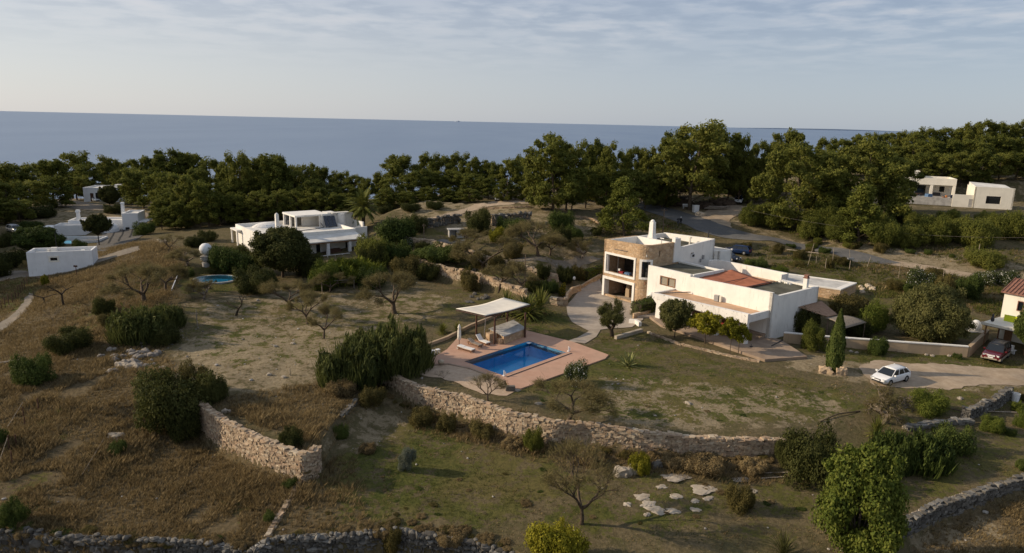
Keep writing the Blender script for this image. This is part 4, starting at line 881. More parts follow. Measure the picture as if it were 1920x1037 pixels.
# ------------------------------------------------------------------ dry stone walls: individual stones laid in rough courses, one thing each
def dry_wall(label, line, mat, stone=.34, th=.6, seed=1, top=True, rag=.12, core='wall_stone', name='stone_wall', rubble=False):
    """line: world points with top z and bottom z; stones face the camera side (right hand side of the line)"""
    r = random.Random(seed); pts = [np.array(p[:2]) for p in line]; zt = [p[2] for p in line]; zb = [p[3] for p in line]
    o = pts[0]; T = thing(name, label, 'stone wall', (o[0], o[1], zb[0])); Z0 = zb[0]; L = [0]
    for i in range(len(pts) - 1): L.append(L[-1] + np.linalg.norm(pts[i + 1] - pts[i]))
    def at_(s):
        i = min(max(np.searchsorted(L, s) - 1, 0), len(L) - 2); t_ = (s - L[i]) / (L[i + 1] - L[i]); d = (pts[i + 1] - pts[i]) / (L[i + 1] - L[i])
        return pts[i] + (pts[i + 1] - pts[i]) * t_ - o, zt[i] + (zt[i + 1] - zt[i]) * t_ - Z0, zb[i] + (zb[i + 1] - zb[i]) * t_ - Z0, d
    m = MB(); fs = MB(); cp = MB(); s_ = 0
    while s_ < L[-1] - .05:
        e_ = min(s_ + 1.0, L[-1]); v = []
        for k in (s_, e_):
            p, a, b, d = at_(k); n_ = np.array([d[1], -d[0]])
            for q, z in ((p - n_ * (th + .0), b - .6), (p - n_ * .03, b - .6), (p - n_ * .03, a - .08), (p - n_ * th, a - .08)): v.append((q[0], q[1], z))
        m.add(v, [(0, 3, 7, 4), (1, 5, 6, 2), (3, 2, 6, 7), (0, 1, 2, 3), (4, 7, 6, 5)]); s_ = e_
    z = -.35
    hmax = max(a - b for a, b in zip(zt, zb))
    while z < hmax:
        hgt = stone * r.uniform(.55, .95); s_ = r.uniform(-.1, .1)
        while s_ < L[-1]:
            wd_ = stone * r.choice((.6, .8, 1.0, 1.3, 1.9)) * r.uniform(.85, 1.15); p, a, b, d = at_(min(s_ + wd_ / 2, L[-1])); zz = b + z + hgt / 2 + r.uniform(-.05, .05)
            if zz < a - .02:
                n_ = np.array([d[1], -d[0]]); q = p + n_ * r.uniform(-.05, .05)
                if rubble: rock(fs, (q[0] - n_[0] * r.uniform(0, .25), q[1] - n_[1] * r.uniform(0, .25), zz), (wd_ * r.choice((.3, .5, .7, 1.1)), .3, hgt * r.choice((.35, .6, .9, 1.3))), r.uniform(-.6, .6), r, .62)
                else: block(fs, (q[0], q[1], zz), (wd_ * 1.06, .3, hgt * 1.08), math.atan2(d[1], d[0]), r)
            s_ += wd_
        z += hgt * .96
    if top:
        s_ = 0
        while s_ < L[-1]:
            wd_ = stone * r.uniform(.8, 2.3); p, a, b, d = at_(min(s_ + wd_ / 2, L[-1])); n_ = np.array([d[1], -d[0]])
            for off in ((.0, -.28) if th > .4 else (-.08,)):
                q = p + n_ * (off + r.uniform(-.06, .06))
                if rubble: rock(cp, (q[0], q[1], a + r.uniform(-rag, rag) - .08), (wd_ * .5, stone * .7, stone * r.uniform(.25, .7)), r.uniform(0, 3), r, .6)
                else: block(cp, (q[0], q[1], a + r.uniform(-rag, rag) * .8), (wd_ * 1.0, min(.42, stone * 1.35), stone * r.uniform(.4, .85)), math.atan2(d[1], d[0]) + r.uniform(-.3, .3), r)
            s_ += wd_
    m.build('core', core, T, weld=False); fs.build('face_stones', mat, T, weld=False)
    if top: cp.build('coping', mat, T, weld=False)
    return T
_ico = bmesh.new(); bmesh.ops.create_icosphere(_ico, subdivisions=1, radius=1.0); ICV = [tuple(v.co) for v in _ico.verts]; ICF = [tuple(v.index for v in f.verts) for f in _ico.faces]; _ico.free()
def rock(mb, c, rad, rz, r, boxy=.55):
    cc, ss = math.cos(rz), math.sin(rz); v = []
    for x, y, z in ICV:
        m_ = max(abs(x), abs(y), abs(z)); k = (1 - boxy) + boxy / m_ * .86
        k *= r.uniform(.84, 1.12); x, y, z = x * k * rad[0], y * k * rad[1], z * k * rad[2]
        v.append((c[0] + x * cc - y * ss, c[1] + x * ss + y * cc, c[2] + z))
    mb.add(v, ICF)
def block(mb, c, d, rz, r):
    cc, ss = math.cos(rz), math.sin(rz); v = []
    for z in (-.5, .5):
        for x, y in ((-.5, -.5), (.5, -.5), (.5, .5), (-.5, .5)):
            X = d[0] * (x + r.uniform(-.17, .13) * (1 if x > 0 else -1)); Y = d[1] * (y + r.uniform(-.12, .12)); Zz = d[2] * (z + r.uniform(-.2, .12) * (1 if z > 0 else -1))
            v.append((c[0] + X * cc - Y * ss, c[1] + X * ss + Y * cc, c[2] + Zz))
    mb.add(v, [(3, 2, 1, 0), (4, 5, 6, 7), (0, 1, 5, 4), (1, 2, 6, 5), (2, 3, 7, 6), (3, 0, 4, 7)])
def wline(Lx): return [(*P(a, b, t)[:2], t, bt) for a, b, t, bt in Lx]
dry_wall('long dry stone retaining wall holding up the pool terrace and lawn', wline(W1), 'field_stone', .26, .6, 11)
dry_wall('tan dry stone retaining wall of the left terrace below the dark bush', wline(W2), 'field_stone', .25, .55, 12)
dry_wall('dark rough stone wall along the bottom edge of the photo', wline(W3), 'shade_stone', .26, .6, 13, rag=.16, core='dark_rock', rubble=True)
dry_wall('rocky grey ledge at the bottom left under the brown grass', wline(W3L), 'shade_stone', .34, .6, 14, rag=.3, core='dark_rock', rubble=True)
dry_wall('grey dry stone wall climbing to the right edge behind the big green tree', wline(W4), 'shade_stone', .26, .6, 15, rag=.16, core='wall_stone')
dry_wall('tan earth and stone terrace wall below the gravel patch with the grey hut', wline(WA), 'earth_stone' if 'earth_stone' in MATS else 'field_stone', .5, .6, 16, True, .1, 'earth_wall')
dry_wall('eroded tan terrace wall behind the pergola ending at the agaves', wline(WB), 'field_stone', .55, .6, 17, True, .14, 'earth_wall')
def gw(px, h, dz=.1): return [(*G(a, b)[:2], G(a, b)[2] + h, G(a, b)[2] - dz) for a, b in px]
dry_wall('curved grey stone wall stub beside the white bucket', gw([(1800, 784), (1815, 788), (1840, 777), (1868, 766), (1885, 752), (1893, 748)], 1.0), 'shade_stone', .24, .45, 18, rag=.2)
dry_wall('low grey wall remnant above the reed bank', gw([(1700, 808), (1740, 802), (1790, 796), (1818, 796)], .35), 'grey_stone', .36, .5, 19, rag=.12)
dry_wall('low line of pale stones dividing brown grass from green field', gw([(503, 1008), (517, 985), (533, 958), (550, 930), (563, 905)], .15), 'field_stone', .24, .32, 20, rag=.08)
dry_wall('short line of white stones in the grass above the left wall', gw([(640, 782), (655, 768), (668, 755)], .2), 'grey_stone', .3, .3, 21, rag=.12)
dry_wall('low border of pale stones edging the lawn under the fruit trees', gw([(1214, 624), (1240, 634), (1275, 647), (1320, 657), (1360, 667), (1422, 679)], .12), 'field_stone', .22, .2, 22, rag=.04)
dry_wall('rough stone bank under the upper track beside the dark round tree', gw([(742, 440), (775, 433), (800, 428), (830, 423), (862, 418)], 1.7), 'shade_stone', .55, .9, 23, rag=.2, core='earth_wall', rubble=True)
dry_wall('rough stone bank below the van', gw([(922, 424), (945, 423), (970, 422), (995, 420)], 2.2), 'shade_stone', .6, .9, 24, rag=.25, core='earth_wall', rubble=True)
dry_wall('rubble stone foot of the driveway wall beside the agaves', gw([(1032, 570), (1045, 573), (1060, 574)], 1.0), 'field_stone', .5, .5, 25, rag=.15)
# ------------------------------------------------------------------ vegetation: meshes made once, shared by every copy
def unit(n, rng): d = rng.normal(size=(n, 3)); return d / np.linalg.norm(d, axis=1)[:, None]
def cards(p, nrm, s, rng, asp=1.0, along=None):
    """small four-cornered leaves at points p facing nrm"""
    n = len(p); t = unit(n, rng) if along is None else along + rng.normal(size=(n, 3)) * .25
    t -= nrm * (t * nrm).sum(1)[:, None]; t /= np.linalg.norm(t, axis=1)[:, None] + 1e-9; b = np.cross(nrm, t)
    s = np.asarray(s).reshape(-1, 1) * (.65 + .7 * rng.random((n, 1))); a = s * .5 * asp; c = s * .5
    V = np.stack([p - t * a, p - b * c * .8 + t * a * .1, p + t * a, p + b * c * .8 - t * a * .1], 1).reshape(-1, 3)
    return V, np.arange(4 * n).reshape(n, 4)
def lobe_leaves(lobes, dens, size, rng, rnd=.55, upb=.15, shell=.5, asp=1.0, vdir=0):
    P_, N_ = [], []
    for c, r in lobes:
        r = np.array(r, float); area = 4 * math.pi * ((r[0] * r[1]) ** 1.6 + (r[0] * r[2]) ** 1.6 + (r[1] * r[2]) ** 1.6) ** (1 / 1.6) / 3 ** (1 / 1.6)
        n = max(6, int(dens * area)); d = unit(n, rng); k = 1 - shell * rng.random(n) ** 1.6
        k *= 1 + .16 * np.sin(5 * d[:, 0] + c[0] * 3) * np.sin(5 * d[:, 1] + 2) + .1 * rng.normal(size=n)
        P_.append(np.array(c) + d * r * k[:, None]); N_.append(d / r * r.mean())
    p = np.concatenate(P_); nn = np.concatenate(N_); nn /= np.linalg.norm(nn, axis=1)[:, None]
    nn = nn + rng.normal(size=nn.shape) * rnd + np.array([0, 0, upb]); nn /= np.linalg.norm(nn, axis=1)[:, None]
    al = None
    if vdir: al = np.tile([0, 0, 1.0], (len(p), 1)) + rng.normal(size=p.shape) * .35
    return cards(p, nn, np.full(len(p), size), rng, asp, al)
def tubes_mesh(name, segs, n=4):
    """segs: (p0, p1, r0, r1)"""
    A = np.array([s[0] for s in segs], float); B = np.array([s[1] for s in segs], float); ra = np.array([s[2] for s in segs])[:, None]; rb = np.array([s[3] for s in segs])[:, None]
    d = B - A; d /= np.linalg.norm(d, axis=1)[:, None] + 1e-9; ref = np.where(np.abs(d[:, 2:3]) < .9, [[0, 0, 1.0]], [[1.0, 0, 0]]); a = np.cross(d, ref); a /= np.linalg.norm(a, axis=1)[:, None]; b = np.cross(d, a)
    V = []
    for c, r in ((A, ra), (B, rb)):
        for i in range(n): w = 2 * math.pi * i / n; V.append(c + r * (math.cos(w) * a + math.sin(w) * b))
    V = np.stack(V, 1).reshape(-1, 3); k = np.arange(len(segs))[:, None] * 2 * n; Fq = np.concatenate([k + np.array([[i, (i + 1) % n, n + (i + 1) % n, n + i]]) for i in range(n)])
    return npmesh(name, V, Fq, True)
PROTO = {}
def proto(key, crown, crown_mat, wood, wood_mat, n=5, names=('crown', 'trunk'), extra=()):
    PROTO[key] = [(names[0], npmesh(names[0], *crown), crown_mat)] if crown is not None else []
    if wood is not None: PROTO[key].append((names[1], tubes_mesh(names[1], wood, n), wood_mat))
    PROTO[key] += list(extra)
    for _, me, mt in PROTO[key]:
        if not me.materials: me.materials.append(MATS[mt])

def pine(seed, h=14.0, kind='dome'):
    rng = np.random.default_rng(seed); r = random.Random(seed); segs = []; lobes = []
    lean = np.array([r.uniform(-.05, .05), r.uniform(-.05, .05)])
    def trunk_pt(z): return np.array([lean[0] * z + .25 * math.sin(z * .4 + seed), lean[1] * z + .2 * math.cos(z * .5 + seed), z])
    z = -.6; rad = h * .021
    while z < h * .86:
        z2 = z + h * .07; segs.append((trunk_pt(z), trunk_pt(z2), rad * (1 - z / h * .85), rad * (1 - z2 / h * .85))); z = z2
    n = {'dome': 26, 'tall': 28, 'young': 26, 'round': 28, 'wide': 40, 'full': 38}[kind]; bulge = [r.uniform(.7, 1.15) for _ in range(7)]
    for i in range(n):
        q = (i + .5) / n; a = i * 2.39996 + r.uniform(-.5, .5)
        if kind == 'dome': zz = h * (.42 + .52 * q); R = h * .33 * math.sqrt(max(0, 1 - ((q - .32) / .75) ** 2))
        elif kind == 'wide': zz = h * (.36 + .58 * q); R = h * .50 * math.sqrt(max(0, 1 - ((q - .3) / .76) ** 2))
        elif kind == 'tall': zz = h * (.28 + .66 * q); R = h * .24 * math.sqrt(max(0, 1 - ((q - .25) / .82) ** 2))
        elif kind == 'young': zz = h * (.10 + .84 * q); R = h * .33 * (1 - q) ** .72 + h * .03
        elif kind == 'full': zz = h * (.10 + .84 * q); R = h * .42 * math.sqrt(max(0, 1 - ((q - .30) / .80) ** 2))
        else: zz = h * (.24 + .68 * q); R = h * .36 * math.sqrt(max(0, 1 - ((q - .36) / .70) ** 2))
        R *= bulge[int((a % 6.283) / 6.283 * 7) % 7] * r.choice((.6, .85, 1.0, 1.08))
        tp = trunk_pt(zz); c = np.array([tp[0] + R * math.cos(a), tp[1] + R * math.sin(a), zz + r.uniform(-.03, .03) * h])
        b0 = trunk_pt(max(h * .08, zz - R * .55 - .03 * h)); mid = (b0 + c) / 2 + np.array([0, 0, -R * .05]); rr = rad * .22 * (1.15 - q)
        segs.append((b0, mid, rr, rr * .7)); segs.append((mid, c, rr * .7, rr * .25))
        # every limb ends in a spray of small needle pads, uneven in size
        for k in range(r.choice((8, 9, 10, 12))):
            d = np.array([r.gauss(0, 1), r.gauss(0, 1), r.gauss(.15, .6)]); d /= np.linalg.norm(d); pr = h * r.choice((.024, .03, .038, .045, .055)) * r.uniform(.85, 1.1); e = c + d * h * r.uniform(.015, .095) * (1.0 if kind != 'young' else .8)
            lobes.append((e, (pr, pr, pr * r.uniform(.6, .9))))
            if k < 3: segs.append((mid + (c - mid) * .6, e, rr * .3, rr * .08))
        if kind in ('dome', 'wide', 'tall') and i % 3 == 0:   # bare dead twigs under the crown
            e = mid + np.array([r.uniform(-1, 1), r.uniform(-1, 1), r.uniform(-.5, .3)]) * h * .07; segs.append((mid, e, rr * .35, rr * .1))
    big = []
    for i_ in range(0, len(lobes), 5):   # inner mass of each spray
        k = h * r.uniform(.085, .115); c0 = lobes[i_][0]; tp = trunk_pt(c0[2]); big.append((tp + (c0 - tp) * .78, (k, k, k * .8)))
    V0, F0 = lobe_leaves(big, 16 / (h * .037) ** 2 / 12.5, h * .024, rng, .7, .2, .6, 1.5)
    V1, F1 = lobe_leaves(lobes, 66 / (h * .037) ** 2 / 12.5, h * .0165, rng, .7, .3, .8, 1.9)
    return (np.concatenate([V0, V1]), np.concatenate([F0, F1 + len(V0)])), segs
for i, k in enumerate(['dome', 'tall', 'round', 'dome', 'wide', 'full', 'round', 'tall', 'full']):
    cr, sg = pine(40 + i, 14, k); proto('pine%d' % i, cr, 'pine_leaf', sg, 'bark')
for i in range(2):
    cr, sg = pine(60 + i, 8, 'young'); proto('young_pine%d' % i, cr, 'young_pine_leaf', sg, 'bark')

def bush(seed, w=1.0, h=.8, nl=16, leaf=.05, dens=420, mat='dark_leaf', vdir=0, asp=1.3, stems=True, rough=.5):
    """unit bush: half-width w, height h"""
    rng = np.random.default_rng(seed); r = random.Random(seed); lobes = [((0, 0, h * .42), (w * .72, w * .72, h * .44))]; segs = []; leaf *= .62; dens *= 1.9
    for i in range(nl):
        a = i * 2.4 + r.uniform(-.5, .5); R = w * r.uniform(.35, .80); z = h * r.uniform(.16, .80) * (1 - .25 * (R / w) ** 2); k = w * r.uniform(.2, .36)
        lobes.append(((R * math.cos(a), R * math.sin(a), z), (k, k, k * r.uniform(.7, 1.05))))
        if stems: segs.append(((0, 0, -.1), (R * .8 * math.cos(a), R * .8 * math.sin(a), z), .022 * w, .006 * w))
    sm = []
    for c, rr_ in lobes[1:]:
        for _ in range(3):
            d = np.array([r.gauss(0, 1), r.gauss(0, 1), r.gauss(.4, .8)]); d /= np.linalg.norm(d); k = rr_[0] * r.uniform(.25, .45); sm.append((np.array(c) + d * np.array(rr_), (k, k, k)))
    V1, F1 = lobe_leaves(lobes, dens, leaf, rng, rough, .2, .4, asp, vdir); V2, F2 = lobe_leaves(sm or lobes, dens * .8, leaf * .9, rng, .7, .3, .8, asp, vdir)
    V = np.concatenate([V1, V2]); V[:, 2] = np.maximum(V[:, 2], -.04)
    return (V, np.concatenate([F1, F2 + len(V1)])), (segs or None)
for i in range(3):
    cr, sg = bush(70 + i, nl=18, leaf=.062, dens=430); proto('dark_bush%d' % i, cr, 'dark_leaf', sg, 'dark_bark', 4, ('foliage', 'stems'))
    cr, sg = bush(80 + i, nl=16, leaf=.07, dens=360); proto('mid_bush%d' % i, cr, 'mid_leaf', sg, 'bark', 4, ('foliage', 'stems'))
    cr, sg = bush(90 + i, nl=18, leaf=.07, dens=330, h=.9); proto('scrub_bush%d' % i, cr, 'scrub_leaf', sg, 'bark', 4, ('foliage', 'stems'))
    cr, sg = bush(95 + i, nl=22, leaf=.07, dens=340, h=1.15, rough=.6); proto('pine_bush%d' % i, cr, 'pine_leaf', sg, 'bark', 4, ('foliage', 'stems'))
cr, sg = bush(101, nl=20, leaf=.06, dens=430, h=.75); proto('bright_bush', cr, 'bright_leaf', sg, 'bark', 4, ('foliage', 'stems'))
cr, sg = bush(102, nl=14, leaf=.08, dens=300, h=1.0); proto('yellow_bush', cr, 'yellow_leaf', sg, 'bark', 4, ('foliage', 'stems'))
cr, sg = bush(103, nl=14, leaf=.07, dens=330, h=.9); proto('flower_bush', cr, 'white_flower', sg, 'bark', 4, ('foliage', 'stems'))
cr, sg = bush(104, nl=12, leaf=.09, dens=260, h=1.4); proto('yellow_flower', cr, 'yellow_flower', sg, 'bark', 4, ('foliage', 'stems'))
cr, sg = bush(105, nl=9, leaf=.062, dens=620, h=.82, rough=.45); proto('clipped_bush', cr, 'dark_leaf', None, None, 4, ('foliage', 'stems'))
cr, sg = bush(107, nl=22, leaf=.06, dens=300, h=.7, rough=.8, asp=3.0); proto('dry_brush', cr, 'dry_blade', sg, 'pale_bark', 4, ('foliage', 'stems'))
cr, sg = bush(106, nl=16, leaf=.085, dens=330, h=1.5, rough=.8); proto('blue_cone', cr, 'blue_leaf', sg, 'bark', 4, ('foliage', 'stems'))

def reed(seed, n=5200, mat='reed_leaf', w=1.0, h=1.0, lean=.3, bw=.010, ln=(.25, .6)):
    """mass of leafy shoots, unit half-width: a leafy body of small upright leaves and loose shoots above it"""
    rng = np.random.default_rng(seed); r = random.Random(seed); lobes = []
    for i in range(34):
        a = i * 2.39996; R = w * .86 * math.sqrt((i + .5) / 34); t = h * r.choice((.45, .6, .75, .9, 1.0)) * r.uniform(.85, 1.05) * math.sqrt(max(.12, 1 - (R / w) ** 2 * .75)); k = w * r.uniform(.10, .24)
        lobes.append(((R * math.cos(a), R * math.sin(a), t * .48), (k, k, t * .52)))
    V1, F1 = lobe_leaves(lobes, 560, .055, rng, .75, .1, .5, 2.6, 1); V1[:, 2] = np.maximum(V1[:, 2], -.03)
    n = n // 3; a = rng.random(n) * 2 * math.pi; R = np.sqrt(rng.random(n)) * w; x, y = R * np.cos(a), R * np.sin(a)
    cl = .74 + .26 * np.sin(x * 7 + seed) * np.sin(y * 6 + 1); top = h * cl * np.sqrt(np.maximum(.08, 1 - (R / w) ** 2 * .72)) * (.7 + .5 * rng.random(n) ** 2)
    L = h * (ln[0] + (ln[1] - ln[0]) * rng.random(n)); z0 = np.maximum(0, top - L)
    d = np.stack([np.cos(a) * lean * R / w + rng.normal(size=n) * .24, np.sin(a) * lean * R / w + rng.normal(size=n) * .24, np.ones(n)], 1); d /= np.linalg.norm(d, axis=1)[:, None]
    p0 = np.stack([x, y, z0], 1); p1 = p0 + d * (top - z0)[:, None]; sd = np.cross(d, unit(n, rng)); sd /= np.linalg.norm(sd, axis=1)[:, None]; k = bw * (.7 + .8 * rng.random((n, 1)))
    V = np.stack([p0 - sd * k, p0 + sd * k, (p0 + p1) / 2 + sd * k * 1.2, p1], 1).reshape(-1, 3)
    return np.concatenate([V1, V]), np.concatenate([F1, np.arange(4 * n).reshape(n, 4) + len(V1)])
proto('reed0', reed(1), 'reed_leaf', None, None, names=('foliage', 's')); proto('reed1', reed(2, 4200, lean=.4), 'reed_leaf', None, None, names=('foliage', 's'))
proto('green_reed', reed(3, 4200, lean=.45, bw=.016), 'mid_leaf', None, None, names=('foliage', 's'))
proto('broom', reed(4, 5200, lean=.45, bw=.010, ln=(.2, .4)), 'broom_leaf', None, None, names=('foliage', 's'))

def bare_tree(seed, h=5.0, spread=.55, leafn=2600, leaf=.10, depth=6, trunk=.26, mat='twig_leaf', forks=3, droop=.0, r0=.035):
    rng = np.random.default_rng(seed); r = random.Random(seed); segs = []; tips = []
    def grow(p, d, L, rad, k):
        q = p; dd = d
        for s in range(2):
            dd = dd + np.array([r.gauss(0, .13), r.gauss(0, .13), r.gauss(0, .1) - droop * (k < 3) * .1]); dd /= np.linalg.norm(dd); q2 = q + dd * L / 2; segs.append((q, q2, rad * (1 - .15 * s), rad * (1 - .15 * (s + 1)))); q = q2
            if k <= 2: tips.append(q)
        if k == 0: return
        m = forks if k == depth else r.choice((2, 2, 3))
        for i in range(m):
            a = r.uniform(0, 6.283); e = dd + spread * np.array([math.cos(a), math.sin(a), r.uniform(-.25, .45)]) * r.uniform(.7, 1.25)
            if k == depth: a = i * 6.283 / m + r.uniform(-.4, .4); e = np.array([math.cos(a) * spread * 1.5, math.sin(a) * spread * 1.5, r.uniform(.55, 1.0)])
            e /= np.linalg.norm(e); grow(q, e, L * r.uniform(.66, .86), max(rad * .62, .006), k - 1)
    grow(np.array([0, 0, -.15]), np.array([r.uniform(-.12, .12), r.uniform(-.12, .12), 1.0]), trunk * h + .15, r0 * h, depth)
    zm = max(s[1][2] for s in segs); sc = h / zm; segs = [(a * sc, b * sc, c * sc, d * sc) for a, b, c, d in segs]; tp = np.array(tips) * sc
    cr = None
    if leafn:
        i = rng.integers(0, len(tp), leafn); p = tp[i] + rng.normal(size=(leafn, 3)) * h * .045; nn = unit(leafn, rng) + np.array([0, 0, .3]); nn /= np.linalg.norm(nn, axis=1)[:, None]; V1, F1 = cards(p, nn, np.full(leafn, leaf), rng, 1.6)
        m_ = int(leafn * .8); i = rng.integers(0, len(tp), m_); ctr = np.array([0, 0, h * .35]); out = tp[i] - ctr; out /= np.linalg.norm(out, axis=1)[:, None]; p = tp[i] + out * h * .03 + rng.normal(size=(m_, 3)) * h * .035
        V2, F2 = cards(p, unit(m_, rng), np.full(m_, h * .035), rng, 3.6, out); b4 = V2.reshape(-1, 4, 3); c4 = b4.mean(1, keepdims=True); ax = b4[:, 2:3] - b4[:, 0:1]; ax = ax / np.linalg.norm(ax, axis=2, keepdims=True); dlt = b4 - c4; al_ = (dlt * ax).sum(2, keepdims=True) * ax; V2 = (c4 + al_ + (dlt - al_) * .16).reshape(-1, 3)
        cr = np.concatenate([V1, V2]), np.concatenate([F1, F2 + len(V1)])
    return cr, segs
for i in range(4):
    cr, sg = bare_tree(120 + i, 5, .62, 7000, .065, 7, .17); proto('bare_tree%d' % i, cr, 'twig_leaf', sg, 'bark', 4)
cr, sg = bare_tree(131, 6, .5, 2600, .05, 7, .22); proto('winter_tree', cr, 'twig_leaf', sg, 'bark', 4)
cr, sg = bare_tree(132, 5, .75, 8000, .07, 6, .12, forks=5); proto('tan_tree', cr, 'twig_leaf', sg, 'pale_bark', 4)
cr, sg = bare_tree(133, 4, .8, 6500, .05, 6, .05, forks=6, droop=1.5); proto('weeping_shrub', cr, 'twig_leaf', sg, 'pale_bark', 4)
for i in range(3):
    cr, sg = bare_tree(141 + i, 3, .7, 0, 0, 2, .42, forks=2, r0=.05); proto('snag%d' % i, None, None, sg, 'dark_bark', 6)
cr, sg = bare_tree(151, 2, .6, 300, .05, 5, .12, forks=4, r0=.012); proto('sapling', cr, 'twig_leaf', sg, 'pale_bark', 4)
cr, sg = bare_tree(153, 2.2, .5, 0, 0, 3, .35, forks=2, r0=.03); proto('dead_tree', None, None, sg, 'dead_wood', 5)

def leafy(seed, h, R, nl, leaf, dens, trunk, tmul=1, flat=.85, zlo=.42, clear=.3, forks=4, asp=1.4):
    rng = np.random.default_rng(seed); r = random.Random(seed); segs = []; lobes = []
    base = np.array([0, 0, -.2]); fork = np.array([r.uniform(-.1, .1), r.uniform(-.1, .1), h * clear]); segs.append((base, fork * .5, trunk, trunk * .85)); segs.append((fork * .5, fork, trunk * .85, trunk * .7))
    for i in range(nl):
        q = (i + .5) / nl; a = i * 2.39996 + r.uniform(-.3, .3); u_ = 2 * q - 1; rr_ = math.sqrt(max(.05, 1 - u_ * u_)); c = np.array([R * .78 * rr_ * math.cos(a), R * .78 * rr_ * math.sin(a), h * (zlo + (1 - zlo) * .5) + u_ * h * (1 - zlo) * .42]) * np.array([1, 1, 1]) + np.array([r.gauss(0, .1) * R, r.gauss(0, .1) * R, 0])
        k = R * r.uniform(.24, .42); lobes.append((c, (k, k, k * flat))); m = fork + (c - fork) * .5 + np.array([r.gauss(0, .1), r.gauss(0, .1), -.05 * h]); segs.append((fork, m, trunk * .4, trunk * .22)); segs.append((m, c, trunk * .22, trunk * .06))
    sm = []
    for c, rr_ in lobes:
        for _ in range(4):
            d = np.array([r.gauss(0, 1), r.gauss(0, 1), r.gauss(.3, .8)]); d /= np.linalg.norm(d); k = rr_[0] * r.uniform(.25, .45); sm.append((c + d * np.array(rr_), (k, k, k * .9)))
    V1, F1 = lobe_leaves(lobes, dens, leaf, rng, .65, .25, .6, asp); V2, F2 = lobe_leaves(sm, dens, leaf, rng, .7, .3, .8, asp)
    return (np.concatenate([V1, V2]), np.concatenate([F1, F2 + len(V1)])), segs
cr, sg = leafy(201, 6.5, 3.3, 44, .19, 52, .16, clear=.14, zlo=.06, asp=1.3); proto('big_green', cr, 'bright_leaf', sg, 'pale_bark')
cr, sg = leafy(202, 6, 3.2, 40, .17, 80, .2, clear=.25, zlo=.25); proto('dark_tree', cr, 'dark_leaf', sg, 'bark')
cr, sg = leafy(203, 3.4, 1.6, 30, .10, 200, .07, clear=.22, zlo=.30); proto('round_tree', cr, 'olive_leaf', sg, 'bark')
cr, sg = leafy(204, 3.2, 1.3, 18, .12, 130, .07, clear=.4, zlo=.38); proto('citrus0', cr, 'yellow_leaf', sg, 'bark')
cr, sg = leafy(205, 3.2, 1.25, 16, .12, 130, .06, clear=.5, zlo=.48, flat=.7); proto('citrus1', cr, 'yellow_leaf', sg, 'bark')
cr, sg = bare_tree(136, 3, .72, 7500, .075, 6, .16, forks=3, r0=.07); proto('olive', cr, 'olive_leaf', sg, 'dark_bark')
cr, sg = leafy(207, 7, 3.6, 40, .18, 66, .2, clear=.3, zlo=.3); proto('broad_tree', cr, 'mid_leaf', sg, 'bark')
cr, sg = leafy(208, 5, 3.4, 64, .11, 120, .16, clear=.12, zlo=.05, asp=1.8); proto('tamarisk', cr, 'olive_leaf', sg, 'bark')

def frond_plant(seed, n, L, up0, up1, w, droop, stem=0.0, leaflets=0):
    """rosette of arching blades; with leaflets it is a feathered palm frond"""
    rng = np.random.default_rng(seed); r = random.Random(seed); V, Fq = [], []
    for i in range(n):
        a = i * 2.39996; el = math.radians(up0 + (up1 - up0) * (i / n) + r.uniform(-6, 6)); l = L * r.uniform(.8, 1.1); d = np.array([math.cos(a) * math.cos(el), math.sin(a) * math.cos(el), math.sin(el)]); sd = np.array([-math.sin(a), math.cos(a), 0]); K = 7; pts = []; p = np.array([0, 0, stem]); dd = d.copy()
        for k in range(K + 1):
            pts.append(p.copy()); p = p + dd * l / K; dd = dd + np.array([0, 0, -droop / K]); dd /= np.linalg.norm(dd)
        if leaflets:
            for k in range(leaflets):
                s_ = .12 + .86 * k / leaflets; j = min(int(s_ * K), K - 1); b = pts[j] + (pts[j + 1] - pts[j]) * (s_ * K - j); tdir = pts[j + 1] - pts[j]; tdir /= np.linalg.norm(tdir); ll = w * math.sin(math.pi * min(.95, s_ * .9 + .1)) * r.uniform(.8, 1.1)
                for sg_ in (-1, 1):
                    e = b + (sd * sg_ * .8 + tdir * .6 + np.array([0, 0, -.25])) * ll; o = len(V); V += [b, b + tdir * l * .034, e, e - tdir * .01]; Fq.append((o, o + 1, o + 2, o + 3))
            for k in range(K):
                o = len(V); wk = .02 * L * (1 - k / K); V += [pts[k] - sd * wk, pts[k] + sd * wk, pts[k + 1] + sd * wk * .8, pts[k + 1] - sd * wk * .8]; Fq.append((o, o + 1, o + 2, o + 3))
        else:
            for k in range(K):
                o = len(V); w0 = w * (.75 + .5 * math.sin(math.pi * k / K)) * (1 - (k / K) ** 3); w1 = w * (.75 + .5 * math.sin(math.pi * (k + 1) / K)) * (1 - ((k + 1) / K) ** 3)
                V += [pts[k] - sd * w0, pts[k] + sd * w0, pts[k + 1] + sd * w1, pts[k + 1] - sd * w1]; Fq.append((o, o + 1, o + 2, o + 3))
    return np.array(V), np.array(Fq)
proto('agave', frond_plant(301, 30, 1.5, 12, 86, .115, .25), 'agave_leaf', None, None, names=('leaves', 's'))
proto('yucca', frond_plant(302, 95, 1.3, -5, 84, .045, .75, .25), 'frond_leaf', None, None, names=('leaves', 's'))
proto('grass_clump', frond_plant(303, 110, 1.4, 25, 86, .018, 1.0), 'olive_leaf', None, None, names=('leaves', 's'))
cr, sg = leafy(209, 5, 3.0, 26, .16, 80, .16, clear=.38, zlo=.5, flat=.6); proto('umbrella', cr, 'dark_leaf', sg, 'dark_bark')
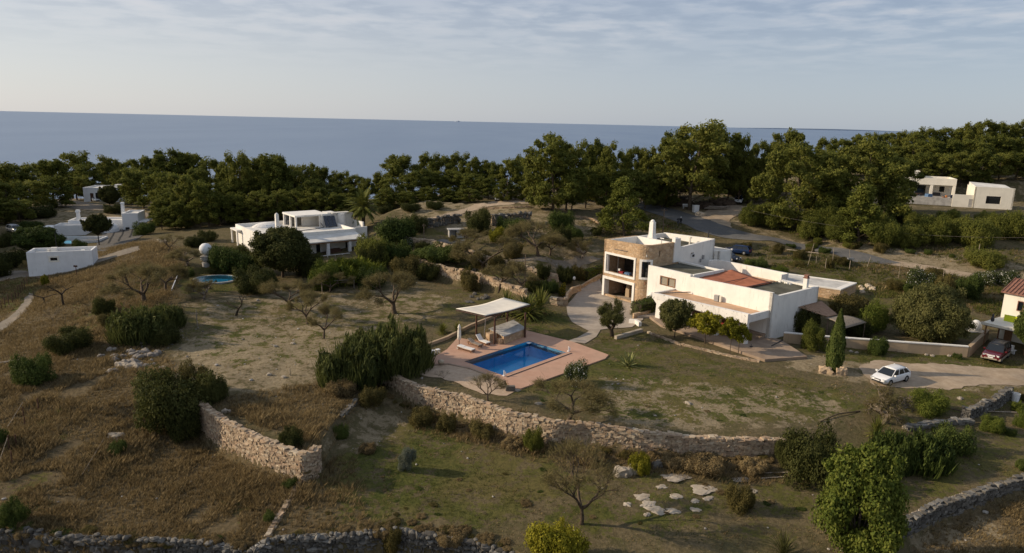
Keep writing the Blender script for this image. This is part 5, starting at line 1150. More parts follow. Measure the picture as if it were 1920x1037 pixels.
proto('palm', frond_plant(304, 52, 3.7, -35, 82, .75, 1.0, 4.0, 34), 'frond_leaf', [((0, 0, -.3), (0, 0, 2.2), .34, .30), ((0, 0, 2.2), (0, 0, 4.1), .30, .42)], 'bark', 10, ('fronds', 'trunk'))
# italian cypress: tight column of upright leaf sprays
rng = np.random.default_rng(310); n_ = 15000; zz = rng.random(n_) ** .85; a_ = rng.random(n_) * 6.283; prof = np.interp(zz, [0, .06, .25, .55, .8, 1], [.55, .8, 1.0, .82, .45, .03]); fl = 1 + .10 * np.sin(a_ * 5 + zz * 6) + .08 * np.sin(zz * 23 + a_ * 3)
rr = prof * fl * (.78 + .26 * rng.random(n_) ** .6); p_ = np.stack([rr * np.cos(a_) * 1.0, rr * np.sin(a_) * 1.0, zz * 6.3], 1); nn = np.stack([np.cos(a_), np.sin(a_), .25 + 0 * a_], 1) + rng.normal(size=(n_, 3)) * .45; nn /= np.linalg.norm(nn, axis=1)[:, None]
proto('cypress', cards(p_, nn, np.full(n_, .17), rng, 1.7, np.tile([0, 0, 1.0], (n_, 1))), 'mid_leaf', [((0, 0, -.5), (0, 0, 5.2), .18, .04)], 'bark')

def grow(key, name, label, cat, p, scale=1.0, rz=None, group=None, sink=.05):
    s3 = (scale,) * 3 if not isinstance(scale, (tuple, list)) else tuple(scale)
    T = thing(name, label, cat, (p[0], p[1], p[2] - sink), random.uniform(0, 6.283) if rz is None else rz, group, s3)
    for nm, me, mt in PROTO[key]: link(nm, me, None, T)
    return T
def tree_px(key, name, label, cat, u, vb, vt, unit_h, wide=None, unit_w=None, group=None, rz=None, sink=.05):
    """tree standing on the ground at photo point (u, vb), its top at photo height vt; wide = width in the photo"""
    p = G(u, vb); hh = height_to(p[0], p[1], vt) - p[2]; sz = hh / unit_h; sx = sz
    if wide: sx = wide / pxm(p) / unit_w
    return grow(key, name, label, cat, p, (sx, sx, sz), rz, group, sink)
def tree_at(key, name, label, cat, u, Y, vt, unit_h, wide=None, unit_w=None, group=None, rz=None):
    """tree standing Y metres out, its top at photo point (u, vt)"""
    x = x_at(u, Y, 15); z = hz(x, Y); x = x_at(u, Y, height_to(x, Y, vt)); z = hz(x, Y); hh = height_to(x, Y, vt) - z; sz = hh / unit_h; sx = sz
    if wide: sx = wide / pxm((x, Y, z + hh * .6)) / unit_w
    return grow(key, name, label, cat, (x, Y, z), (sx, sx, sz), rz, group, .1)
# ------------------------------------------------------------------ pines
random.seed(21)
PW_ = {'pine0': 10.5, 'pine1': 8.6, 'pine2': 12, 'pine3': 10.5, 'pine4': 15.5, 'pine5': 13, 'pine6': 12, 'pine7': 8.6, 'pine8': 13}
D, T_, RO, D2, WI, FU, R2, T2, F2_ = ['pine%d' % i for i in range(9)]
LW = 'dark pines in the left wood'; MW = 'dark pines in the middle wood'; RW = 'pines on the right hill'
def wood(group, label, rows):
    for key, u, vt, Y, wpx, own in rows:
        if 110 < u < 250 and group == LW: Y = max(Y, 214) if u < 225 else Y
        elif group == LW: Y = Y - (30 if u >= 290 else 18) if Y > 188 else Y - (16 if u >= 290 else 8)
        if group == MW: Y -= 12
        tree_at(key, 'pine_tree', own or label, 'pine', u, Y, vt, 14, wpx, PW_[key], group)
wood(LW, 'dark pine crowded into the wood on the left, only part of its crown in view', [
 (RO, -20, 305, 205, 90, None), (D, 22, 308, 215, 70, 'pine with a flat dark crown at the far left edge of the wood'), (R2, 62, 302, 225, 70, None), (D2, 92, 297, 215, 60, None), (RO, 128, 285, 235, 92, 'broad domed pine rising highest on the left skyline'), (FU, 158, 309, 220, 70, None),
 (T_, 198, 294, 230, 40, 'slim pine standing alone against the sea left of centre of the left wood'), (T2, 217, 301, 236, 36, None), (R2, 244, 297, 236, 44, None), (D, 272, 293, 226, 56, None), (WI, 314, 282, 232, 108, 'wide flat-topped dome pine on the skyline with sea glinting under its crown'), (D2, 350, 285, 236, 64, None),
 (RO, 10, 340, 190, 80, None), (R2, 50, 335, 195, 80, None), (FU, 95, 330, 205, 80, None), (RO, 140, 330, 212, 70, None), (R2, 30, 372, 170, 70, None), (FU, -8, 375, 168, 60, None),
 (FU, 232, 318, 208, 70, None), (RO, 262, 316, 202, 90, 'bushy pine right behind the small far white house'), (R2, 300, 318, 200, 80, None), (F2_, 330, 326, 196, 80, None), (RO, 243, 345, 196, 60, None),
 (F2_, 388, 298, 186, 80, 'tall bright-topped pine left of the villa with the thin chimney'), (FU, 365, 318, 178, 70, None), (T_, 420, 300, 196, 44, None), (RO, 448, 285, 192, 64, 'tall round pine above the left villa roof'), (D, 472, 297, 200, 60, None), (D2, 518, 287, 194, 80, 'broad-topped pine behind the chimney of the left villa'), (RO, 498, 302, 188, 60, None), (R2, 548, 305, 198, 60, None), (FU, 578, 309, 205, 56, None), (D, 604, 312, 210, 50, None), (RO, 640, 321, 206, 56, None), (R2, 666, 325, 204, 44, None), (D, 688, 333, 200, 36, None),
 (F2_, 312, 352, 176, 60, 'leaning bushy pine at the left end of the grove beyond the dry hill'), (FU, 300, 372, 172, 50, None), (RO, 330, 362, 172, 56, None), (R2, 402, 362, 168, 50, None), (FU, 440, 360, 172, 56, None), (RO, 480, 356, 172, 56, None), (R2, 525, 352, 174, 60, None), (FU, 570, 350, 176, 60, None), (RO, 610, 352, 176, 56, None), (FU, 648, 362, 174, 50, None), (FU, 345, 330, 172, 70, None), (RO, 385, 340, 166, 66, None), (R2, 420, 335, 176, 60, None), (D2, 460, 330, 182, 60, None), (RO, 505, 330, 180, 66, None), (FU, 545, 330, 186, 60, None), (D, 585, 335, 190, 60, None), (RO, 620, 342, 188, 56, None), (R2, 652, 346, 184, 50, None)])
wood(MW, 'dark pine in the shaded wood in the middle, its trunk lost in shadow', [
 (T_, 708, 324, 186, 34, None), (D, 752, 290, 182, 84, 'tall flat-crowned pine just right of the palm'), (RO, 800, 287, 190, 60, None), (R2, 830, 288, 194, 50, None), (RO, 858, 286, 190, 56, None), (FU, 892, 296, 186, 50, None), (T2, 912, 302, 190, 36, None), (RO, 934, 304, 180, 44, None), (D, 958, 297, 178, 56, 'light green pine beside the parked van'), (T_, 978, 293, 182, 34, None),
 (R2, 735, 330, 172, 56, None), (FU, 775, 322, 176, 70, None), (RO, 815, 318, 180, 66, None), (FU, 850, 320, 180, 60, None), (R2, 885, 322, 176, 60, None), (RO, 915, 332, 172, 50, None), (FU, 945, 335, 168, 44, None), (RO, 720, 352, 166, 44, None), (R2, 760, 356, 166, 44, None), (RO, 800, 350, 170, 50, None), (FU, 840, 352, 170, 50, None), (R2, 880, 352, 168, 50, None),
 (T_, 1105, 267, 168, 36, None), (T2, 1122, 264, 172, 34, None), (T_, 1142, 270, 166, 40, 'slim twin-topped pine just behind the biggest middle pine'), (RO, 1166, 281, 174, 50, None), (R2, 1192, 270, 180, 50, None), (FU, 1216, 278, 178, 56, None), (RO, 1100, 310, 162, 70, None), (FU, 1140, 318, 164, 70, None), (R2, 1180, 312, 168, 66, None), (RO, 1215, 318, 168, 66, None), (FU, 1245, 312, 172, 70, None), (R2, 1075, 330, 158, 60, None),
 (FU, 1100, 335, 176, 60, None), (RO, 1135, 338, 176, 60, None), (R2, 1205, 342, 178, 50, None), (FU, 1235, 340, 182, 56, None), (RO, 1262, 338, 186, 50, None), (R2, 1330, 335, 192, 60, None), (FU, 1375, 330, 192, 60, None), (RO, 1415, 328, 190, 60, None), (R2, 1450, 320, 186, 60, None), (FU, 1290, 338, 196, 60, None), (RO, 1000, 330, 170, 50, None), (FU, 975, 345, 170, 44, None),
 (RO, 1395, 253, 176, 56, 'dark round pine standing close right of the giant umbrella pine'), (R2, 1430, 259, 182, 60, None), (FU, 1455, 268, 176, 56, None), (RO, 1372, 290, 178, 60, None), (FU, 1410, 296, 178, 60, None), (R2, 1345, 300, 182, 60, None), (RO, 1280, 300, 184, 60, None), (D, 1486, 243, 182, 74, 'dark rounded pine breaking the horizon above the right clump')])
wood(RW, 'sunlit olive green pine on the wooded right hill, one of many alike', [
 (RO, 1548, 258, 205, 50, None), (R2, 1578, 257, 210, 50, None), (FU, 1612, 253, 215, 56, None), (RO, 1645, 249, 212, 50, None), (R2, 1672, 246, 220, 50, None), (RO, 1695, 245, 214, 50, None), (FU, 1722, 248, 205, 56, None), (RO, 1746, 239, 212, 52, None), (R2, 1776, 236, 214, 60, None), (RO, 1802, 238, 216, 52, None), (FU, 1826, 232, 210, 52, None), (R2, 1850, 221, 214, 56, 'tallest pine on the right hill skyline, two tops'), (RO, 1877, 229, 220, 50, None), (FU, 1902, 234, 214, 56, None), (R2, 1930, 221, 216, 50, None), (RO, 1960, 228, 214, 60, None),
 (RO, 1560, 282, 190, 60, None), (R2, 1600, 276, 192, 66, None), (FU, 1640, 276, 192, 66, None), (RO, 1678, 272, 192, 66, None), (R2, 1716, 268, 190, 66, None), (RO, 1752, 262, 190, 70, None), (FU, 1788, 262, 188, 66, None), (R2, 1822, 258, 190, 70, None), (RO, 1858, 252, 192, 70, None), (FU, 1892, 258, 192, 66, None), (R2, 1925, 255, 192, 66, None), (RO, 1690, 292, 178, 60, None), (FU, 1735, 286, 178, 66, None), (R2, 1772, 284, 178, 66, None), (RO, 1808, 284, 178, 66, None), (FU, 1845, 280, 178, 66, None), (R2, 1880, 284, 180, 66, None), (RO, 1915, 284, 180, 66, None), (FU, 1950, 280, 180, 66, None), (R2, 1535, 290, 180, 50, None)])
tree_at(FU, 'pine_tree', 'biggest pine in the middle with branches down to the ground, right of the parked van', 'pine', 1040, 141, 255, 14, 122, 12)
tree_at(RO, 'pine_tree', 'pine close behind the right side of the biggest middle pine', 'pine', 1068, 146, 268, 14, 84, 12)
tree_at(RO, 'pine_tree', 'pine leaning behind the left shoulder of the biggest middle pine', 'pine', 1004, 146, 290, 14, 60, 12)
tree_at(RO, 'pine_tree', 'giant umbrella pine with a bare trunk and pale dead branches behind the road junction', 'pine', 1306, 158, 229, 14, 158, 12)
tree_at(WI, 'pine_tree', 'broad pine filling out the left side of the giant umbrella pine', 'pine', 1268, 166, 248, 14, 110, 15.5)
tree_at(D, 'pine_tree', 'broad pine filling out the right side of the giant umbrella pine', 'pine', 1350, 166, 240, 14, 90, 10.5)
tree_px('young_pine0', 'pine_tree', 'young pale green pine with a pointed double top behind the stone tower', 'pine', 1168, 442, 330, 8, 98, 6.2)
tree_px(F2_, 'pine_tree', 'large bright pine covering the bank left of the right-hand white house, leftmost of its clump', 'pine', 1492, 428, 272, 14, 140, 13)
tree_px(FU, 'pine_tree', 'tall pine in the middle of the clump above the road bend', 'pine', 1555, 425, 290, 14, 110, 13)
tree_px(F2_, 'pine_tree', 'large pine whose branches reach over the right-hand white house', 'pine', 1622, 420, 264, 14, 140, 13)
tree_px('young_pine1', 'pine_tree', 'pointed young pine in front of the large pine clump above the road', 'pine', 1608, 452, 345, 8, 96, 6.2)
tree_px(RO, 'pine_tree', 'dark pine tucked against the left side of the right-hand white house', 'pine', 1676, 398, 302, 14, 80, 12)
tree_px('pine_bush0', 'pine_tree', 'low rounded pine at the mouth of the lay-by', 'pine', 1408, 424, 372, 1.35, 60, 2.2)
PB = 'pine bushes on the bank above the road'
for i, (u, vb, vt, w) in enumerate([(1450, 428, 372, 70), (1520, 445, 385, 70), (1575, 452, 390, 60), (1655, 462, 398, 70), (1705, 462, 405, 70), (1748, 458, 392, 66), (1790, 452, 398, 60), (1828, 462, 390, 80), (1875, 445, 388, 70), (1915, 450, 385, 70), (1720, 440, 385, 60), (1775, 425, 385, 60), (1695, 420, 385, 50), (1850, 425, 388, 56), (1640, 440, 380, 56), (1545, 440, 370, 60)]):
    tree_px('pine_bush%d' % (i % 3), 'pine_shrub', 'rounded olive green pine shrub on the bank below the right-hand white house', 'pine shrub', u, vb, vt, 1.3, w, 2.2, PB)

for k_, (u, vt, Y, w) in enumerate([(300, 388, 150, 40), (335, 378, 150, 56), (372, 372, 150, 50), (410, 366, 152, 56), (445, 364, 152, 50), (482, 362, 154, 60), (520, 360, 154, 50), (556, 358, 156, 56), (592, 360, 156, 50), (628, 362, 156, 56), (660, 368, 156, 44), (720, 366, 156, 50), (765, 368, 156, 56), (810, 364, 158, 50), (850, 366, 160, 44)]):
    tree_at((RO, FU, R2, F2_)[k_ % 4], 'pine_tree', 'low dark pine at the shaded front edge of the wood behind the left villa', 'pine', u, Y, vt, 14, w, 12.5, 'pines at the front edge of the wood')
for u, vb, w in ((312, 408, 40), (350, 410, 44), (395, 412, 44), (440, 408, 40), (505, 402, 50), (560, 400, 50), (610, 402, 46), (655, 405, 44), (720, 398, 44), (770, 396, 44), (815, 392, 40)):
    tree_px('dark_bush%d' % (u % 3), 'shrub', 'dark undergrowth bush at the foot of the wood behind the left villa', 'shrub', u, vb, vb - 16, .82, w, 2.1, 'undergrowth along the wood edge')
# pines of the wood that goes on past the left edge: they shade the far left houses
for i, (x, y, k) in enumerate([(-99, 104, 1.0), (-103, 112, 1.05), (-106, 121, 1.1), (-112, 131, 1.0), (-119, 141, 1.1), (-124, 149, 1.1), (-129, 158, 1.05), (-138, 170, 1.1)]):
    grow('pine%d' % (2, 5, 6, 8)[i % 4], 'pine_tree', 'pine of the wood continuing past the left edge of the photo', 'pine', (x, y, hz(x, y)), k, None, 'pines past the left edge')

# ------------------------------------------------------------------ shrubs and garden plants
def B(key, label, u, vb, vt, w, uh, name='shrub', cat='shrub', uw=2.1, group=None):
    return tree_px(key, name, label, cat, u, vb, vt, uh, w, uw, group, sink=.1)
B('dark_bush0', 'largest dark bush overhanging the left end of the tan retaining wall', 330, 790, 688, 172, .82); B('dark_bush1', 'dark bush lobe spilling right from the overhanging bush by the dead snag', 395, 752, 695, 70, .82); B('dark_bush2', 'dark ivy-like bush low under the overhanging bush at the wall end', 350, 822, 768, 70, .8); B('scrub_bush0', 'brown-topped bush behind the overhanging dark bush', 372, 735, 678, 70, .92)
B('reed0', 'large dark green reed-like thicket beside the pool terrace, front part', 660, 712, 628, 130, .95, 'reed_thicket', 'thicket', 2.1); B('reed1', 'right half of the dark green thicket touching the pool deck', 745, 690, 600, 140, .95, 'reed_thicket', 'thicket', 2.1); B('reed1', 'thin back part of the green thicket behind the pool deck', 700, 672, 612, 110, .95, 'reed_thicket', 'thicket', 2.1)
B('reed0', 'tall dark reed thicket on the left hill beside the stone heap', 265, 632, 566, 115, .95, 'reed_thicket', 'thicket', 2.1); B('reed1', 'dark reed clump right of the stone heap thicket', 312, 612, 568, 70, .95, 'reed_thicket', 'thicket', 2.1); B('dark_bush1', 'small round dark bush in front of the left reed thicket', 311, 642, 604, 66, .82)
B('dark_bush2', 'low dark juniper sprawling on the left hill above the footpath', 135, 658, 614, 90, .8); B('mid_bush0', 'green bush below the juniper near the left edge', 65, 718, 664, 78, .82); B('mid_bush1', 'green bush at the very left edge of the brown field', -6, 838, 790, 44, .82); B('dark_bush0', 'small dark bush halfway up the dry hill', 196, 588, 556, 48, .82); B('scrub_bush1', 'rusty scrub beside the small dark bush on the dry hill', 205, 612, 585, 40, .9)
B('clipped_bush', 'dense clipped dark dome bush right of the oval pool', 478, 551, 502, 84, .84); B('mid_bush2', 'round green bush left of the dark tree by the left villa', 462, 512, 465, 62, .82); B('mid_bush1', 'hedge-like bush behind the white ball sculpture', 425, 506, 455, 80, .82); B('dark_bush1', 'bush under the white wall of the left villa', 445, 482, 456, 60, .82)
B('broom', 'bright green broom mound in front of the left villa porch', 655, 522, 478, 140, .95, 'broom_shrub', 'shrub', 2.1); B('bright_bush', 'left flank of the bright green mound by the post frame', 612, 540, 492, 70, .76); B('mid_bush0', 'pale green bush at the right foot of the bright green mound', 698, 540, 500, 60, .82); B('scrub_bush2', 'brown-green shrub left of the pale terrace rubble', 762, 520, 478, 62, .92)
B('dark_bush2', 'dark ivy bush at the corner of the lower terrace wall', 800, 524, 490, 50, .82); B('mid_bush2', 'green bush under the white-flowered terrace shrub', 745, 490, 448, 70, .82); B('flower_bush', 'white-flowered bush on top of the terrace wall', 765, 466, 442, 26, .92, 'flowering_shrub'); B('dark_bush0', 'narrow dark bush beside the white-flowered terrace shrub', 792, 474, 446, 26, 1.0, uw=1.6)
B('mid_bush1', 'large green shrub mass right of the palm', 740, 455, 400, 90, .82); B('dark_bush1', 'dark evergreen right of the shrub mass by the track', 780, 432, 396, 50, .82); B('pine_bush1', 'tall bushy evergreen hiding the right end of the left villa', 702, 500, 420, 76, 1.35); B('dark_bush2', 'shadowy bush under the right end of the left villa porch', 700, 505, 455, 60, .82); B('mid_bush0', 'leafy vines on the terrace floor below the upper wall', 830, 490, 470, 90, .5); B('mid_bush1', 'trailing vines at the left end of the vine bed', 795, 486, 470, 60, .5)
B('dark_bush0', 'dark round tree on the bank left of the big middle pine', 897, 437, 384, 58, .9, 'round_shrub'); B('mid_bush2', 'ivy on the rough bank below the van', 955, 440, 412, 60, .6); B('yellow_bush', 'yellow-green shrub below the dark round tree', 933, 452, 424, 38, 1.0); B('mid_bush0', 'dark carob bush at the foot of the big middle pine', 1052, 428, 395, 62, .82); B('dark_bush1', 'dark bush right of the tan almond tree', 1050, 458, 415, 50, .9); B('mid_bush1', 'rounded green bush behind the leaning almond', 1075, 452, 416, 44, .9); B('scrub_bush1', 'rounded olive scrub left of the almond trees', 962, 482, 452, 44, .92); B('dark_bush2', 'small dark bush on the bank behind the tower', 1118, 440, 424, 24, .85); B('scrub_bush0', 'low twiggy scrub behind the terrace walls', 880, 545, 505, 46, .92); B('scrub_bush2', 'brown scrub beside the eroded wall', 935, 500, 478, 46, .92); B('scrub_bush1', 'grey-brown scrub above the eroded wall', 905, 500, 470, 50, .9)
B('yellow_flower', 'yellow-flowering plant behind the curved driveway wall', 1054, 556, 526, 16, 1.4, 'flowering_plant', 'plant', 1.9)
B('dark_bush0', 'dark red-tinged shrub above the cactus bed', 1018, 520, 492, 34, .82); B('dark_bush1', 'dark succulent shrub in the cactus bed', 1000, 545, 518, 44, .82); B('dark_bush2', 'dark shrub between the cactus bed and the clipped hedge', 1060, 530, 498, 40, .82); B('mid_bush2', 'green plant clump under the driveway wall', 1035, 548, 520, 36, .9); B('scrub_bush0', 'bare brown shrub left of the clipped hedge', 1085, 525, 496, 30, .92)
for i, (u, vb, vt, w, s_) in enumerate([(988, 596, 552, 84, 'beside the right back post of the pergola'), (1012, 588, 542, 64, 'just left of the driveway rubble'), (950, 590, 545, 60, 'behind the pergola roof'), (830, 625, 604, 36, 'beside the pool kerb'), (858, 624, 602, 30, 'behind the closed parasol')]):
    B('yucca', 'spiky green yucca ' + s_, u, vb, vt, w, 1.3, 'yucca', 'yucca', 2.3)
B('agave', 'pale agave rosette alone on the lawn in front of the terrace', 1178, 687, 656, 42, 1.35, 'agave', 'agave', 2.7)
B('flower_bush', 'white-flowered oleander at the front edge of the pool deck', 1081, 720, 672, 56, .92, 'flowering_shrub'); B('grass_clump', 'spiky grass clump at the bottom edge below the boulders', 1468, 1040, 1000, 74, 1.0, 'grass_clump', 'grass', 2.2)
B('tamarisk', 'broad olive green tamarisk behind the tan garden wall', 1740, 638, 548, 150, 4.6, 'tamarisk_tree', 'tree', 9.6); B('bright_bush', 'bright green bush between the reed awning and the tamarisk', 1636, 622, 566, 60, .8); B('scrub_bush1', 'rusty hedge behind the brown canopy', 1590, 600, 556, 80, .8); B('dark_bush0', 'dark bush under the brown canopy', 1508, 622, 572, 60, .9); B('pine_bush2', 'bushy conifer in front of the tan garden wall', 1523, 655, 588, 56, 1.4, uw=2.2); B('dark_bush1', 'dark bush in the shade of the reed awning', 1605, 628, 590, 70, .85)
B('mid_bush1', 'bush with pale blossoms in front of the tan garden wall', 1645, 664, 625, 44, .92); B('mid_bush2', 'small green weed at the right end of the tan wall', 1795, 672, 660, 18, .8); B('cypress', 'dark green Italian cypress in front of the tan wall', 1563, 694, 579, 36, 6.3, 'cypress_tree', 'tree', 2.4)
B('dark_bush1', 'big dark bush at the right end of the long retaining wall', 1522, 893, 792, 140, .85); B('dark_bush2', 'left shoulder of the dark bush at the wall end', 1480, 872, 812, 60, .85); B('green_reed', 'green reed bank below the low grey wall, left part', 1665, 872, 800, 90, .95, 'reed_thicket', 'thicket'); B('green_reed', 'green reed bank below the low grey wall, middle', 1725, 870, 806, 110, .95, 'reed_thicket', 'thicket'); B('mid_bush0', 'leafy right end of the green reed bank', 1785, 845, 796, 90, .85); B('yucca', 'tuft of long leaves at the top left of the reed bank', 1642, 820, 782, 50, 1.3, 'yucca', 'yucca', 2.3)
B('bright_bush', 'bright green broom left of the grey wall stub', 1735, 770, 733, 80, .76); B('weeping_shrub', 'pale twiggy weeping shrub in front of the white car', 1655, 792, 712, 76, 4.0, uw=4.6); B('bright_bush', 'green shrub right of the wall stub base', 1860, 806, 780, 52, .8); B('mid_bush2', 'small green bush right below the wall stub', 1892, 815, 798, 24, .85); B('bright_bush', 'green bush at the right edge below the white bucket', 1918, 800, 770, 34, .8); B('bright_bush', 'green bush behind the white bucket', 1905, 770, 752, 26, .8); B('scrub_bush2', 'rusty grass clump by the white bucket', 1915, 750, 736, 26, .9); B('mid_bush1', 'bush at the right edge above the climbing wall', 1918, 880, 858, 30, .85)
B('big_green', 'big bright green fig-like tree in the right foreground', 1603, 1040, 845, 132, 6.6, 'leafy_tree', 'tree', 6.2); B('yellow_bush', 'yellow-green shrub at the bottom edge in the middle', 1040, 1062, 966, 130, 1.1); B('yellow_bush', 'small bright yellow shrub beside the pale boulders', 1198, 885, 848, 46, 1.0); B('pine_bush0', 'small dark conifer against the long retaining wall', 1000, 846, 790, 40, 1.3); B('blue_cone', 'small blue-grey conifer on the green field', 763, 880, 830, 34, 1.5, 'young_conifer', 'tree', 2.1); B('dark_bush0', 'dark bush on the tip of the left terrace wall', 545, 838, 796, 50, .9); B('mid_bush0', 'green bush below the short white stone line', 640, 820, 795, 36, .82); B('scrub_bush0', 'twiggy scrub on the bank left of the long wall', 700, 760, 722, 60, .9); B('scrub_bush1', 'olive scrub under the long wall, left', 790, 795, 764, 56, .9); B('scrub_bush2', 'olive scrub under the long wall, second from the left', 838, 806, 776, 50, .9); B('scrub_bush0', 'low olive scrub under the middle of the long wall', 905, 820, 795, 60, .8); B('mid_bush1', 'green weed at the foot of the left wall', 545, 915, 893, 36, .82); B('mid_bush2', 'green bush beside the line of pale stones', 505, 975, 955, 30, .82); B('scrub_bush1', 'grey twiggy scrub on the ground behind the reed bank', 1385, 952, 905, 60, .92); B('dry_brush', 'dry brown brush along the right part of the long wall', 1320, 880, 856, 80, .75); B('dry_brush', 'dry brown brush beside the big dark bush', 1412, 882, 862, 56, .75); B('dry_brush', 'rusty brush where the long wall bends', 1110, 864, 846, 56, .75); B('dry_brush', 'dry brush between the yellow shrub and the long wall', 1262, 872, 854, 50, .75); B('dry_brush', 'dry brush under the middle of the long wall', 960, 836, 822, 44, .75); B('dry_brush', 'dry brush at the green field edge left of the blue-grey conifer', 690, 846, 832, 36, .75); B('dry_brush', 'dry grassy brush hanging over the bottom wall', 720, 1000, 986, 46, .75); B('dry_brush', 'dry brush at the foot of the pool terrace thicket', 640, 738, 714, 60, .75); B('dry_brush', 'dry brush right of the leafless tree on the bottom bank', 845, 1014, 996, 60, .75)
B('mid_bush0', 'green bush on the bottom left rock ledge', 25, 985, 940, 60, .8); B('scrub_bush0', 'grassy scrub on the rock ledge at the bottom', 735, 1030, 985, 50, .9); B('mid_bush1', 'small green bush on the brown field', 222, 850, 828, 40, .7)
# right garden and slopes
B('flower_bush', 'white-flowered weedy bush on the far garden slope', 1725, 548, 508, 62, .8); B('scrub_bush1', 'dry twiggy bush behind the tamarisk', 1765, 562, 512, 46, .92); B('mid_bush1', 'dark feathery shrub on the slope behind the tamarisk', 1812, 558, 510, 62, .82); B('flower_bush', 'white-flowered shrub behind the dark feathery shrub', 1845, 532, 508, 50, .82); B('flower_bush', 'white-flowered bush beside the dirt track at the right', 1890, 535, 512, 56, .7); B('pine_bush1', 'round green bush on the bank by the dirt track', 1845, 500, 462, 78, 1.1); B('mid_bush2', 'bright low bush beside the parked blue car', 1418, 500, 484, 50, .7); B('bright_bush', 'low green bush behind the high white courtyard wall', 1462, 512, 500, 40, .7)
random.seed(5)
for i in range(26):
    u = random.uniform(1380, 1760); v = random.uniform(460, 540) + (u - 1500) * .05
    if 1500 < u < 1620 and v > 512: continue
    B(random.choice(('scrub_bush0', 'scrub_bush1', 'scrub_bush2', 'mid_bush0')), 'low weed clump on the rough ground between the road and the villa', u, v, v - random.uniform(8, 20), random.uniform(16, 40), .85, 'weed_clump', 'weed', 2.1, 'weed clumps below the road')
for i in range(14):
    u = random.uniform(1400, 1860); v = 452 + (u - 1400) * .065 + random.uniform(-10, 6)
    B(random.choice(('scrub_bush0', 'mid_bush2', 'pine_bush0')), 'small weed at the foot of the pine bank along the road', u, v, v - random.uniform(6, 14), random.uniform(14, 30), .9, 'weed_clump', 'weed', 2.1, 'weeds along the pine bank')
# around the far left houses
B('broad_tree', 'round green tree left of the low white house', 75, 482, 432, 68, 6.6, 'leafy_tree', 'tree', 7); B('mid_bush0', 'light green bush right of the round tree by the small far pool', 102, 462, 436, 40, .9); B('umbrella', 'dark umbrella tree between the low white house and the paved yard', 186, 460, 406, 46, 5, 'leafy_tree', 'tree', 6.2); B('dark_bush1', 'dark hedge left of the low white house', 20, 500, 465, 80, .8); B('dark_bush0', 'dark bush at the left edge beside the low white house', -5, 520, 480, 50, .8); B('dark_bush2', 'dark hedge in front of the far white row house', 120, 430, 420, 54, .8); B('dark_bush1', 'dark thicket in front of the left wood', 82, 408, 380, 56, .85); B('dark_bush0', 'dark shrub at the corner of the gravel track', 40, 410, 388, 40, .85); B('clipped_bush', 'clipped hedge beside the far paved road', 213, 400, 384, 40, .8); B('dark_tree', 'dark round tree beside the far white house', 206, 388, 350, 34, 6, 'leafy_tree', 'tree', 6.6); B('mid_bush1', 'bush on the corner of the paved yard', 150, 468, 444, 30, .9); B('mid_bush2', 'bush against the right end of the low white house', 128, 495, 472, 24, 1.0); B('yellow_bush', 'yellow-green sapling on the bank by the low white house', 85, 535, 508, 16, 1.3); B('tan_tree', 'twiggy bush at the left corner of the low white house', 56, 512, 488, 22, 5, 'bare_shrub', 'shrub', 5); B('mid_bush0', 'green hedge right of the paved yard', 270, 440, 422, 44, .6); B('dark_bush1', 'dark hedge beyond the yard bank', 365, 462, 438, 44, .85); B('dark_bush2', 'dark hedge left of the left villa', 390, 452, 430, 40, .85); B('mid_bush1', 'dark hedge at the foot of the left wood', 60, 430, 414, 50, .7); B('dark_bush0', 'hedge at the left edge in front of the estate car', 10, 462, 440, 40, .7)
B('mid_bush0', 'clipped hedge strip beside the oval pool', 352, 518, 504, 34, .7); B('clipped_bush', 'low hedge behind the oval pool', 412, 511, 502, 50, .7)
B('palm', 'date palm with arching fronds behind the left villa', 682, 433, 353, 70, 7.0, 'palm_tree', 'palm', 6.4); B('dark_tree', 'dark leafy tree standing right in front of the left villa', 530, 520, 432, 104, 6, 'leafy_tree', 'tree', 6.6); B('dark_bush0', 'dark bush under the leafy tree in front of the left villa', 580, 515, 470, 56, .85); B('round_tree', 'round-headed clipped tree in front of the villa porch', 1264, 634, 562, 72, 3.4, 'round_tree', 'tree', 4.0)
B('citrus0', 'lemon tree with two stems in front of the porch, left of three fruit trees', 1322, 645, 586, 64, 3.2, 'lemon_tree', 'tree', 3.3); B('citrus1', 'lemon tree with a curved trunk in front of the porch pillar', 1368, 664, 598, 46, 3.2, 'lemon_tree', 'tree', 3.2); B('citrus1', 'small lemon tree nearest the porch corner pillar', 1384, 664, 608, 44, 3.2, 'lemon_tree', 'tree', 3.2); B('olive', 'gnarled olive tree at the edge of the driveway', 1148, 631, 562, 62, 3.0, 'olive_tree', 'tree', 3.6); B('broad_tree', 'leafy tree at the right edge in front of the terraced house', 1926, 672, 580, 62, 6.6, 'leafy_tree', 'tree', 8.2)
